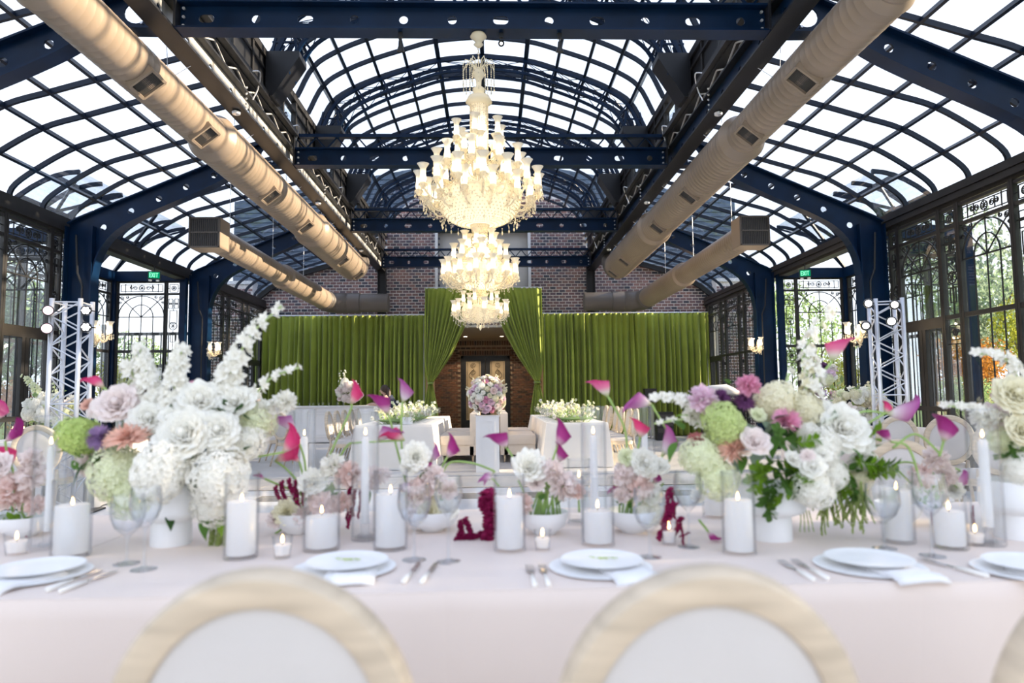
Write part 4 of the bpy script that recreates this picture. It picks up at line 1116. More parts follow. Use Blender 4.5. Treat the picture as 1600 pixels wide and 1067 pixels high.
# =====================================================================
# FLOWER AND CHAIR BUILDERS
# =====================================================================
def look(d, roll=0):
    d = Vector(d)
    d = d.normalized() if d.length > 1e-6 else Vector((0, 0, 1))
    return d.to_track_quat('Z', 'Y').to_matrix().to_4x4() @ Matrix.Rotation(roll, 4, 'Z')
PROTO = {}
def proto(key, fn):
    if key not in PROTO: PROTO[key] = fn()
    return PROTO[key]
def fib(n, lo=-1.0):
    out = []
    for i in range(n):
        z = 1 - (i + .5) / n * (1 - lo); r = math.sqrt(max(0, 1 - z * z)); a = i * 2.39996; out.append(Vector((r * math.cos(a), r * math.sin(a), z)))
    return out
def hydrangea_mesh(seed, n=230, lump=.14):
    r = random.Random(seed); m = MB(); ph = [r.uniform(0, 6) for _ in range(4)]
    for p in fib(n, -.75):
        k = 1 + lump * (math.sin(3 * p.x + ph[0]) + math.sin(4 * p.y + ph[1]) + math.sin(3 * p.z + ph[2])) / 2 + r.uniform(-.06, .06)
        c = p * .86 * k; Q = Matrix.Translation(c) @ look(p + Vector([r.uniform(-.35, .35) for _ in range(3)]), r.random() * 6)
        s = r.uniform(.13, .17)
        for q in range(4):
            R = Q @ Matrix.Rotation(q * PI / 2, 4, 'Z')
            m.add([(.01, 0, 0), (s * .55, -s * .48, .035), (s, 0, .0), (s * .55, s * .48, .035), (s * .6, 0, .015)], [(0, 1, 4), (1, 2, 4), (2, 3, 4), (3, 0, 4)], R)
    m.ball((0, 0, 0), .66, 12, 8)
    return m.mesh('hydrangea')
def petal(m, Q, L, Wd, cup, curl, n=4, mm=4, ruf=0, r=None):
    vs = []; fs = []
    for i in range(n + 1):
        t = i / n; w = Wd * math.sin(PI * (.12 + .80 * t) ** .8) if t < 1 else Wd * .35
        for j in range(mm + 1):
            s = (j / mm - .5) * 2
            x = s * w; y = cup * (s * s) * w * .9 - curl * t ** 3 * L * .5 + (r.uniform(-ruf, ruf) if ruf and t > .6 else 0); z = L * t * (1 - .12 * s * s * (1 if t > .8 else 0))
            vs.append((x, y, z))
    w = mm + 1
    for i in range(n):
        for j in range(mm): a = i * w + j; fs.append((a, a + 1, a + w + 1, a + w))
    m.add(vs, fs, Q)
def rose_mesh(seed, layers=7, per=5, open_=1.0, ruf=0, flat=.9):
    """petals stand in rings around +Z, inner ones upright, outer ones leaning out"""
    r = random.Random(seed); m = MB()
    for k in range(layers):
        f = k / (layers - 1); lean = math.radians(6 + 74 * f * open_); L = .42 + .50 * f; base = .03 + .10 * f; nper = per + int(2 * f)
        for q in range(nper):
            a = 2 * PI * (q + .5 * (k % 2)) / nper + r.uniform(-.12, .12)
            Q = Matrix.Rotation(a, 4, 'Z') @ Matrix.Translation((0, -base, -.15 - .12 * f)) @ Matrix.Rotation(lean * r.uniform(.9, 1.1), 4, 'X')
            petal(m, Q, L * r.uniform(.92, 1.06), (.26 + .26 * f), -.55 * (1 - .5 * f), .35 * f, ruf=ruf, r=r)
    m.ball((0, 0, .05), .2, 8, 6, sc=(1, 1, 1.5))
    return m.mesh('rose', True)
def ranunculus_mesh(seed):
    r = random.Random(seed); m = MB()
    for k in range(9):
        f = k / 8; lean = math.radians(4 + 66 * f); L = .30 + .58 * f
        for q in range(7):
            a = 2 * PI * (q + .5 * (k % 2)) / 7 + r.uniform(-.1, .1)
            Q = Matrix.Rotation(a, 4, 'Z') @ Matrix.Translation((0, -.04 - .18 * f, -.15)) @ Matrix.Rotation(lean, 4, 'X')
            petal(m, Q, L, .2 + .22 * f, -.7, -.25 * (1 - f), 3, 4)
    return m.mesh('ranunculus', True)
def dahlia_mesh(seed, n=110, lo=-.15, narrow=.10, flat=.75):
    r = random.Random(seed); m = MB()
    for p in fib(n, lo):
        d = Vector((p.x, p.y, p.z * flat + .12)).normalized(); L = .55 + .35 * (1 - max(0, p.z)) ** .5
        Q = Matrix.Translation(d * .12) @ look(d + Vector([r.uniform(-.1, .1) for _ in range(3)]), math.atan2(p.y, p.x))
        s = narrow * r.uniform(.8, 1.2)
        m.add([(-s * .5, 0, 0), (s * .5, 0, 0), (-s, -.03, L * .6), (s, -.03, L * .6), (0, .02, L), (0, -.05, L * .55)], [(0, 1, 5), (0, 5, 2), (1, 3, 5), (2, 5, 4), (5, 3, 4)], Q)
    return m.mesh('dahlia')
def carnation_mesh(seed):
    r = random.Random(seed); m = MB()
    for p in fib(60, -.35):
        d = Vector((p.x, p.y, p.z)); Q = Matrix.Translation(d * .25) @ look(d + Vector([r.uniform(-.3, .3) for _ in range(3)]), r.random() * 6)
        petal(m, Q, .68 * r.uniform(.85, 1.1), .26, r.uniform(-.5, .5), r.uniform(-.4, .4), 3, 4, ruf=.05, r=r)
    return m.mesh('carnation', True)
def floret_mesh(seed):
    r = random.Random(seed); m = MB()
    for q in range(9):
        a = 2 * PI * q / 5 + (0 if q < 5 else .6); Q = Matrix.Rotation(a, 4, 'Z') @ Matrix.Rotation(math.radians(62 if q < 5 else 30), 4, 'X')
        petal(m, Q, .95 if q < 5 else .6, .36, -.3, .3, 3, 3, ruf=.05, r=r)
    return m.mesh('floret', True)
def calla_mesh(seed=0):
    nt, na = 12, 20; vs = []; at = []; fs = []
    for i in range(nt + 1):
        t = i / nt
        for j in range(na + 1):
            a = 2 * PI * j / na + .25 * (j / na - .5)
            r = .045 + .29 * math.sin(min(1, t * 1.12) * PI / 2) ** 1.15
            c = .5 + .5 * math.cos(a)                       # 1 at the pointed back lip
            f = max(0, (t - .7) / .3); z = t * (.54 + .34 * c); out = r
            out += .05 * f ** 1.5 * (1 - c) + .24 * f ** 2 * c ** 4; z += -.03 * f ** 2 * (1 - c) + .14 * f * c ** 4 - .12 * f ** 3 * c ** 10
            sp = 1 + .06 * (j / na - .5)
            vs.append((out * math.cos(a) * sp, out * math.sin(a) * sp, z)); at.append(min(1, t * .9 + .1 * c * t))
    w = na + 1
    for i in range(nt):
        for j in range(na): a = i * w + j; fs.append((a, a + 1, a + w + 1, a + w))
    m = MB().add(vs, fs)
    n0 = len(m.v); m.tube([(0, 0, .05), (.01, 0, .35), (.02, 0, .55)], [.03, .035, .015], 6); at += [.3] * (len(m.v) - n0)
    return m.mesh('calla', True, attr=at)
def leaf_mesh():
    m = MB(); vs = []; fs = []
    for i in range(7):
        t = i / 6; w = .30 * math.sin(PI * t ** .8) * (1 - .3 * t) + (.002)
        for s in (-1, 0, 1): vs.append((s * w, .10 * (s * s) * w * 3 - .25 * t * t, t))
    for i in range(6):
        for j in range(2): a = i * 3 + j; fs.append((a, a + 1, a + 4, a + 3))
    return m.add(vs, fs).mesh('leaf', True)
def sprig_mesh(seed, n=9):
    r = random.Random(seed); m = MB(); pts = spline([(0, 0, 0), (.1, .05, .35), (.05, .2, .7), (.15, .45, 1.0)], 4)
    m.tube(pts, .012, 4)
    for k in range(n):
        t = .15 + .85 * k / n; p = pts[min(len(pts) - 1, int(t * (len(pts) - 1)))]
        for s in (-1, 1):
            Q = Matrix.Translation(p) @ look((s * .9, .3 + r.uniform(-.4, .4), .5), r.uniform(-.5, .5)) @ Matrix.Scale(.33 * r.uniform(.8, 1.2), 4)
            vs = []; fs = []
            for i in range(5):
                tt = i / 4; w = .28 * math.sin(PI * min(1, tt * .95 + .02)) + .004
                for q in (-1, 0, 1): vs.append((q * w, .12 * abs(q) * w * 3, tt))
            for i in range(4):
                for j in range(2): a = i * 3 + j; fs.append((a, a + 1, a + 4, a + 3))
            m.add(vs, fs, Q)
    return m.mesh('sprig', True)
def amaranth_mesh(seed, n=120):
    r = random.Random(seed); m = MB()
    for k in range(n):
        z = -k / n; rad = .055 * (1 - .5 * (k / n)) ; a = r.random() * 6.28
        m.octa((rad * math.cos(a) + .02 * math.sin(z * 9), rad * math.sin(a), z), r.uniform(.03, .055), r.uniform(.03, .05))
    return m.mesh('amaranth')
HYD = lambda s: proto('hyd%d' % s, lambda: hydrangea_mesh(s))
KINDS = dict(
    hydrangea=lambda s: proto('hyd%d' % (s % 3), lambda: hydrangea_mesh(s % 3)),
    rose=lambda s: proto('rose%d' % (s % 2), lambda: rose_mesh(s % 2, 8, 6, .62)),
    peony=lambda s: proto('peo%d' % (s % 3), lambda: rose_mesh(10 + s % 3, 10, 8, .74, ruf=.035)),
    ranunculus=lambda s: proto('ran', lambda: ranunculus_mesh(5)),
    dahlia=lambda s: proto('dah', lambda: dahlia_mesh(3)),
    carnation=lambda s: proto('car%d' % (s % 2), lambda: carnation_mesh(s % 2)),
    floret=lambda s: proto('flo', lambda: floret_mesh(2)))
MC = {}
def withmat(me, mat):
    k = (me.name, mat)
    if k not in MC:
        c = me.copy(); c.materials.clear(); c.materials.append(M[mat]); MC[k] = c
    return MC[k]
class Arr:
    """a flower arrangement: one thing whose blooms, stems and vase are its parts"""
    def __init__(s, label, px, py, Y=None, z=.76, cat='flower arrangement', group=None):
        p = PZ(px, py, z) if Y is None else PY(px, py, Y)
        p.z = z if Y is None else p.z
        s.t = thing('flower_arrangement', label, cat, p, group=group); s.p = p; s.k = 0; s.Y = p.y
    def W(s, px, py, dy=0): return PY(px, py, s.Y + dy) - s.p
    def bloom(s, kind, mat, px, py, rpx, dy=-.05, face=None, sq=(1, 1, 1), name=None):
        s.k += 1; c = s.W(px, py, dy); R = rpx / F * (s.Y + dy) * 1.03
        f = Vector(face or (rnd.uniform(-.3, .3), -1, rnd.uniform(.3, .9)))
        me = withmat(KINDS[kind](s.k), mat)
        Q = Matrix.Translation(c) @ look(f, rnd.random() * 6) @ Matrix.Diagonal((R * sq[0], R * sq[1], R * sq[2], 1))
        return put(name or kind, me, parent=s.t, mw=Q)
    def ball(s, kind, mat, px, py, rpx, dy=-.02, sq=(1, 1, 1)):
        """round bloom seen whole; oriented up"""
        s.k += 1; c = s.W(px, py, dy); R = rpx / F * (s.Y + dy)
        Q = Matrix.Translation(c) @ look((rnd.uniform(-.3, .3), -.9, .5), rnd.random() * 6) @ Matrix.Diagonal((R * sq[0], R * sq[1], R * sq[2], 1))
        return put(kind, withmat(KINDS[kind](s.k), mat), parent=s.t, mw=Q)
    def calla(s, pts, tip, mat, w=1.0, dy=0, roll=None, stem='stem', lenf=1.0, ydir=0):
        """pts: stem pixels from bowl to the throat; tip: pixel of the open mouth"""
        P = [s.W(a, b, dy * (i / max(1, len(pts) - 1))) for i, (a, b) in enumerate(pts)]
        T = s.W(tip[0], tip[1], dy + ydir); d = T - P[-1]; L = d.length * lenf
        roll = (0 if d.x > 0 else PI) if roll is None else roll
        h = put('calla_lily', withmat(proto('calla', calla_mesh), mat), parent=s.t, mw=Matrix.Translation(P[-1]) @ look(d, roll + PI / 2) @ Matrix.Diagonal((L * .78 * w, L * .78 * w, L, 1)))
        st = MB().tube(spline(P, 5) if len(P) > 1 else P, [.0042] * (len(P) * 5 - 4) if len(P) > 1 else .005, 6)
        put('calla_stem', st.mesh('st', True), stem, s.t)
    def spike(s, pts, mat, r0, r1, n, dy=0, step=None):
        P = spline([s.W(a, b, dy) for a, b in pts], 8)
        put('flower_stem', MB().tube(P, .004, 6).mesh('s', True), 'stem_pale', s.t)
        m = MB(); fl = proto('flo', lambda: floret_mesh(2)); base = [tuple(v.co) for v in fl.vertices]; faces = [tuple(p.vertices) for p in fl.polygons]
        for k in range(n):
            t = k / (n - 1) if n > 1 else 0; p = P[min(len(P) - 1, int(t * (len(P) - 1)))]; R = (r0 + (r1 - r0) * t) / F * s.Y
            a = k * 2.4; d = Vector((math.cos(a), math.sin(a) * .8 - .3, .25)).normalized()
            Q = Matrix.Translation(p + d * R * .75) @ look(d + Vector((0, -.25, .2)), rnd.random() * 6) @ Matrix.Scale(R, 4)
            m.add(base, faces, Q)
        put('flower_spike', m.mesh('sp', True), mat, s.t, kind='stuff')
    def leaf(s, px, py, L, dx, dyy, mat='leaf', dy=-.03, roll=0):
        p = s.W(px, py, dy); q = s.W(px + dx, py - dyy, dy - .02); R = L / F * s.Y
        put('leaf', withmat(proto('leaf', leaf_mesh), mat), parent=s.t, mw=Matrix.Translation(p) @ look(q - p, roll) @ Matrix.Scale(R, 4))
    def sprig(s, px, py, L, dx, dyy, mat='leaf', dy=-.03, roll=0):
        p = s.W(px, py, dy); q = s.W(px + dx, py - dyy, dy - .04); R = L / F * s.Y
        s.k += 1; put('greenery_sprig', withmat(proto('spr%d' % (s.k % 3), lambda: sprig_mesh(s.k % 3)), mat), parent=s.t, mw=Matrix.Translation(p) @ look(q - p, roll + s.k) @ Matrix.Scale(R, 4))
    def hang(s, px, py, L, mat='p_burgundy', dx=0, dy=-.03, w=1.0):
        p = s.W(px, py, dy); R = L / F * s.Y; s.k += 1
        put('amaranth_tassel', withmat(proto('ama%d' % (s.k % 2), lambda: amaranth_mesh(s.k % 2)), mat), parent=s.t, mw=Matrix.Translation(p) @ Matrix.Rotation(-dx, 4, 'Y') @ Matrix.Diagonal((R * w, R * w, R, 1)))
    def heart(s, px, py, rpx, dy=.03, mat='fol_dark'):
        c = s.W(px, py, dy); R = rpx / F * s.Y; m = MB(); r = random.Random(s.k)
        for k in range(90):
            d = Vector((r.uniform(-1, 1), r.uniform(-.7, .7), r.uniform(-1, 1)))
            if d.length > 1: continue
            Q = Matrix.Translation(c + d * R) @ look((r.uniform(-1, 1), r.uniform(-1, .3), r.uniform(-1, 1)), 0) @ Matrix.Scale(R * .5, 4)
            m.add([(0, 0, 0), (.25, .05, .5), (0, .1, 1), (-.25, .05, .5)], [(0, 1, 2, 3)], Q)
        put('inner_foliage', m, mat, s.t, kind='stuff')
def bowl_mesh(r=.085, h=.07, foot=.04):
    return MB().lathe([(0, .004), (foot * .9, .0), (foot, .004), (foot * 1.05, .008), (r * .82, h * .35), (r * .96, h * .68), (r, h), (r * .965, h), (r * .90, h * .66), (r * .7, h * .3), (0, h * .2)], 36).mesh('bowl', True, angle=60)
def compote_mesh(r=.098, h=.20, ft=.056):
    return MB().lathe([(0, 0), (ft, 0), (ft * 1.02, .004), (ft, .07), (ft * .98, .078), (r * .93, .095), (r, .115), (r * .995, h * .8), (r * .97, h), (r * .93, h), (r * .9, .13), (0, .12)], 40).mesh('compote', True, angle=50)

# ---- oval-back chair (back towards -Y in local space, seat towards +Y) ----
def chair_master():
    t = thing('oval_back_chair', 'x', 'chair')
    tilt = Matrix.Translation((0, 0, .46)) @ Matrix.Rotation(math.radians(7), 4, 'X')
    n = 56; CZ, A_, B_ = .272, .236, .262
    prof = [(-.052, -.010), (-.050, -.022), (-.035, -.028), (-.006, -.026), (.0, -.016), (.0, .016), (-.006, .026), (-.035, .028), (-.050, .022), (-.052, .010)]
    vs = []; fs = []; q = len(prof)
    for k in range(n):
        a = 2 * PI * k / n; p = Vector((A_ * math.cos(a), 0, CZ + B_ * math.sin(a))); nn = Vector((math.cos(a) / A_, 0, math.sin(a) / B_)).normalized()
        for s_, y in prof: vs.append(p + nn * s_ + Vector((0, y, 0)))
    for k in range(n):
        for j in range(q): fs.append((k * q + j, ((k + 1) % n) * q + j, ((k + 1) % n) * q + (j + 1) % q, k * q + (j + 1) % q))
    put('back_frame', MB().add(vs, fs).mesh('b', True, angle=50), 'chair_wood', t, mw=tilt)
    a2, b2 = A_ - .046, B_ - .046; vs = []; fs = []
    rings = [(1.0, .012), (.93, .019), (.6, .026), (.0, .028)]
    for sgn in (-1, 1):
        b0 = len(vs)
        for s_, y in rings:
            for k in range(32): a = 2 * PI * k / 32; vs.append((a2 * s_ * math.cos(a), sgn * y, CZ + b2 * s_ * math.sin(a)))
        for i in range(3):
            for k in range(32): fs.append((b0 + i * 32 + k, b0 + i * 32 + (k + 1) % 32, b0 + (i + 1) * 32 + (k + 1) % 32, b0 + (i + 1) * 32 + k))
    put('back_pad', MB().add(vs, fs).mesh('p', True), 'upholstery', t, mw=tilt)
    # seat: rounded trapezoid
    pr = []
    for k in range(32):
        a = 2 * PI * k / 32; c, s_ = math.cos(a), math.sin(a); e = 2 / 3.2
        x = .245 * (abs(c) ** e) * (1 if c > 0 else -1); y = .235 * (abs(s_) ** e) * (1 if s_ > 0 else -1); x *= 1 + .12 * (y / .235) * .5; pr.append((x, y + .24))
    def slabm(scale, z0, z1, dome=0):
        vs = []; fs = []; cx, cy = 0, .24
        lv = [(scale, z0), (scale, z1 - .012), (scale * .97, z1), (scale * .6, z1 + dome), (0.001, z1 + dome * 1.2)]
        for s_, z in lv:
            for x, y in pr: vs.append((cx + (x - cx) * s_, cy + (y - cy) * s_, z))
        for i in range(4):
            for k in range(32): fs.append((i * 32 + k, i * 32 + (k + 1) % 32, (i + 1) * 32 + (k + 1) % 32, (i + 1) * 32 + k))
        fs.append(tuple(range(31, -1, -1))); return MB().add(vs, fs)
    put('seat_rail', slabm(1.0, .36, .425).mesh('r', True, angle=40), 'chair_wood', t)
    put('seat_pad', slabm(.96, .425, .475, .02).mesh('s', True, angle=50), 'upholstery', t)
    leg = MB().lathe([(0, 0), (.012, 0), (.014, .02), (.022, .30), (.024, .33), (.018, .345), (.026, .36), (.026, .40), (0, .40)], 12).mesh('leg', True, angle=50); leg.materials.append(M['chair_wood'])
    for x, y in ((-.2, .42), (.2, .42)): put('leg', leg, parent=t, loc=(x, y, 0))
    for x in (-.17, .17): put('leg', MB().tube([(x * 1.08, -.10, 0), (x, .03, .40), (x, .02, .52)], [.013, .02, .018], 8).mesh('l', True), 'chair_wood', t)
    return t
CHAIR = chair_master(); CH_USED = [False]
def chair(x, y, rz, label, group=None, z=0):
    if not CH_USED[0]:
        CH_USED[0] = True; o = CHAIR; o.location = (x, y, z); o.rotation_euler = (0, 0, rz); o['label'] = label
        if group: o['group'] = group
        return o
    return dup(CHAIR, (x, y, z), rz, label, group)

# ---- tablecloth ----
def cloth(name, label, x0, x1, y0, y1, z=.76, drop=.75, mat='cloth', seed=1, fold=.018, cat='tablecloth', group=None, skirt=('f', 'b', 'l', 'r'), flare=.05):
    r = random.Random(seed); m = MB(); cx, cy = (x0 + x1) / 2, (y0 + y1) / 2; L, D = (x1 - x0) / 2, (y1 - y0) / 2
    def per():
        out = []
        nx, ny = max(8, int(2 * L / .05)), max(8, int(2 * D / .05))
        for i in range(nx): out.append((-L + 2 * L * i / nx, -D, 0, -1))
        for i in range(ny): out.append((L, -D + 2 * D * i / ny, 1, 0))
        for i in range(nx): out.append((L - 2 * L * i / nx, D, 0, 1))
        for i in range(ny): out.append((-L, D - 2 * D * i / ny, -1, 0))
        return out
    P = per(); n = len(P); ph = [r.uniform(0, 6) for _ in range(4)]
    vs = []; fs = []; lv = [(0, 0), (.0, -.004), (.006, -.012), (.01, -.05), (.012, -.2), (.014, -.45), (.016, -.75)]
    s_ = 0
    for li, (o, dz) in enumerate(lv):
        f = -dz / .75
        for i, (x, y, nx, ny) in enumerate(P):
            s = i * .05
            w = (math.sin(s * 5.1 + ph[0]) * .6 + math.sin(s * 11 + ph[1]) * .4) * fold * f * 1.5
            # corner folds
            ce = min(abs(abs(x) - L) + abs(abs(y) - D), .3)
            k = o + flare * f * max(0, 1 - ce / .18) + w + flare * .35 * f
            if ce < .001: nx2, ny2 = (1 if x > 0 else -1) * .75, (1 if y > 0 else -1) * .75
            else: nx2, ny2 = nx, ny
            vs.append((x + nx2 * k, y + ny2 * k, dz / .75 * drop))
    for li in range(len(lv) - 1):
        for i in range(n): j = (i + 1) % n; fs.append((li * n + i, (li + 1) * n + i, (li + 1) * n + j, li * n + j))
    fs.append(tuple(range(n)))
    me = m.add(vs, fs).mesh(name, True, angle=55)
    o = thing(name, label, cat, (cx, cy, z), data=me, mat=mat, group=group); return o
def table(label, x0, x1, y0, y1, z=.75, group=None):
    t = thing('banquet_table', label, 'table', ((x0 + x1) / 2, (y0 + y1) / 2, 0), group=group); L, D = (x1 - x0) / 2, (y1 - y0) / 2
    put('tabletop', MB().span((-L + .01, -D + .01, z - .03), (L - .01, D - .01, z - .002)), 'gilt_wood', t)
    lg = MB().tube([(0, 0, 0), (0, 0, z - .03)], .02, 8).mesh('leg', True); lg.materials.append(M['steel_dark'])
    for a in (-1, 1):
        for b in (-1, 1): put('leg', lg, parent=t, loc=(a * (L - .1), b * (D - .1), 0))
    return t
# =====================================================================
# MIDDLE OF THE HALL
# =====================================================================
# bar counter
t = thing('bar_counter', 'long pale grey panelled bar counter in front of the left green curtain', 'bar counter', (-4.6, 18.7, 0))
put('body', MB().span((-1.6, -.0, .02), (1.6, .6, .96)), 'bar_grey', t)
put('worktop', MB().span((-1.66, -.06, .96), (1.66, .66, 1.0)), 'box_white', t)
for k in range(3):
    cx = -1.06 + k * 1.06; o = put('panel', MB().span((cx - .50, -.02, .05), (cx + .50, 0, .92)), 'bar_grey', t)
    m = MB()
    for q in (0, 1):
        a, b, c, d = cx - .40 + q * .07, cx + .40 - q * .07, .15 + q * .07, .84 - q * .07
        for p0, p1 in (((a, c), (b, c)), ((b, c), (b, d)), ((b, d), (a, d)), ((a, d), (a, c))): m.bar((p0[0], -.03, p0[1]), (p1[0], -.03, p1[1]), .025, .02)
    put('moulding', m, 'box_white', o)
gl = proto('tumbler', lambda: MB().lathe([(0, .004), (.028, 0), (.034, .09), (.031, .09), (.026, .01), (0, .01)], 10).mesh('tumbler', True, angle=50))
for k, px in enumerate((468, 483, 490, 497, 505, 513, 528, 536)):
    p = PY(px, 632, 18.85); t = thing('tumbler', 'small clear tumbler in the row of glasses on the bar counter', 'glass', (p.x, 18.8 + .1 * (k % 2), 1.0), group='tumblers on the bar counter')
    put('cup', withmat(gl, 'glassware'), parent=t)
# arrangement on the bar end, smaller ones
def cloud(label, pxc, pyc, rx, ry, Y, z, base=None, mats=('p_white', 'p_blush_pale'), n=26, size=5, group=None, stalks=0, vase=True, seed=1):
    """bouquet of many blooms seen small: arrangement with its blooms as parts"""
    a = Arr(label, pxc, pyc, Y=Y, z=z, group=group); r = random.Random(seed)
    a.heart(pxc, pyc, max(rx, ry) * .8, mat='fol_green')
    for k in range(n):
        an = r.uniform(0, 2 * PI); q = r.uniform(.15, 1) ** .6; px = pxc + rx * q * math.cos(an); py = pyc + ry * q * math.sin(an)
        a.bloom(('rose', 'carnation', 'hydrangea', 'floret')[r.randrange(4)], mats[r.randrange(len(mats))], px, py, size * r.uniform(.75, 1.35), dy=-rx / F * Y * .6 * math.sqrt(max(0, 1 - q * q)) - .02)
    for k in range(stalks):
        px = pxc + rx * r.uniform(-.8, .8); a.spike([(px, pyc), (px + r.uniform(-5, 5), pyc - ry - r.uniform(6, 18))], mats[0], size * .5, size * .3, 9, 0)
    if vase:
        put('vase', MB().lathe([(0, 0), (.05, 0), (.055, .01), (.06, .12), (.09, .2), (.08, .2), (.05, .12), (0, .02)], 20, (0, 0, 0)).mesh('v', True, angle=60), 'ceramic', a.t)
    return a
cloud('white and blush flower arrangement standing on the right end of the bar', 546, 612, 20, 17, 18.7, 1.0, n=26, size=6, stalks=4, seed=3)
cloud('small white flower cluster on the far left of the bar counter', 400, 618, 9, 10, 18.7, 1.0, n=9, size=5, seed=8)

# long tables with cloths, one cloth per table
CLR, CLL = (.93, 1.98), (-2.32, -1.03)
yy = 11.75
seg = ('nearest', 'second', 'third', 'farthest')
for k in range(4):
    y0 = 11.75 + k * 1.22; y1 = y0 + 1.20
    table('cloth-covered table of the right long row, %s from the camera' % seg[k], CLR[0], CLR[1], y0, y1)
    cloth('tablecloth', 'ivory tablecloth on the right long row, %s from the camera' % seg[k], CLR[0], CLR[1], y0, y1, mat='cloth_ivory', seed=k + 2, fold=.03, flare=.10)
    if k < 4:
        y0 -= .05; y1 -= .05
        table('cloth-covered table of the left long row, %s from the camera' % seg[k], CLL[0], CLL[1], y0, y1)
        cloth('tablecloth', 'ivory tablecloth on the left long row, %s from the camera' % seg[k], CLL[0], CLL[1], y0, y1, mat='cloth_ivory', seed=k + 12, fold=.03, flare=.10)
wg = proto('wineglass', lambda: MB().lathe([(0, .002), (.034, 0), (.033, .004), (.006, .010), (.0045, .02), (.0045, .085), (.010, .095), (.030, .115), (.040, .145), (.038, .18), (.033, .205), (.032, .205), (.036, .178), (.038, .145), (.028, .118), (0, .10)], 18).mesh('wg', True, angle=70))
for side, (xa, xb), nm in ((1, CLR, 'right'), (-1, CLL, 'left')):
    for k in range(8):
        Yk = 12.1 + k * .56; r = random.Random(k * 3 + side)
        a = Arr('clump of airy white flowers on the %s long table row, %s from the camera' % (nm, ('first', 'second', 'third', 'fourth', 'fifth', 'sixth', 'seventh', 'eighth')[k]), *(lambda q: q)((800, 600)), Y=Yk, z=.76, group='white flower runner pieces, %s long table' % nm)
        a.t.location = ((xa + xb) / 2, Yk, .76); a.p = Vector(a.t.location)
        W0 = a.p.copy()
        m = MB()
        for q in range(34):
            x = r.uniform(-.40, .40); y = r.uniform(-.27, .27); h = r.uniform(.08, .27) + (.10 if q % 6 == 0 else 0); m.tube([(x * .6, y * .6, 0), (x, y, h)], .004, 4)
            o = put(('floret', 'rose', 'carnation')[q % 3], withmat(KINDS[('floret', 'rose', 'carnation')[q % 3]](q), ('p_white', 'p_white', 'p_greenwhite', 'p_cream')[q % 4]), parent=a.t, mw=Matrix.Translation((x, y, h)) @ look((r.uniform(-1, 1), -1, r.uniform(0, 1))) @ Matrix.Scale(r.uniform(.028, .052), 4))
        put('flower_stem', m, 'stem', a.t, kind='stuff')
        put('leaf_bed', MB().ball((0, 0, .06), 1, 10, 6, sc=(.34, .22, .03)).mesh('l'), 'fol_green', a.t)
        for s_ in (-1, 1):
            if k < 7:
                for j in range(2):
                    g = thing('wine_glass', 'clear wine glass among the white flowers on the %s long row' % nm, 'wine glass', ((xa + xb) / 2 + s_ * (.36 + .10 * j), Yk + .2 + .1 * j, .765), group='wine glasses on the %s long row' % nm)
                    put('glass_body', withmat(wg, 'glassware'), parent=g)
for px, Yk in ((628, 12.0), (636, 12.1)):
    p = PZ(px, 664, .765); t = thing('menu_card', 'folded white card on the near end of the left long table, %s' % ('taller' if px == 628 else 'beside it'), 'card', (p.x, 11.9, .765))
    put('card', MB().add([(-.05, -.02, 0), (.05, -.02, 0), (.05, 0, .12), (-.05, 0, .12), (-.05, .02, 0), (.05, .02, 0)], [(0, 1, 2, 3), (3, 2, 5, 4), (0, 4, 5, 1)]), 'linen', t)

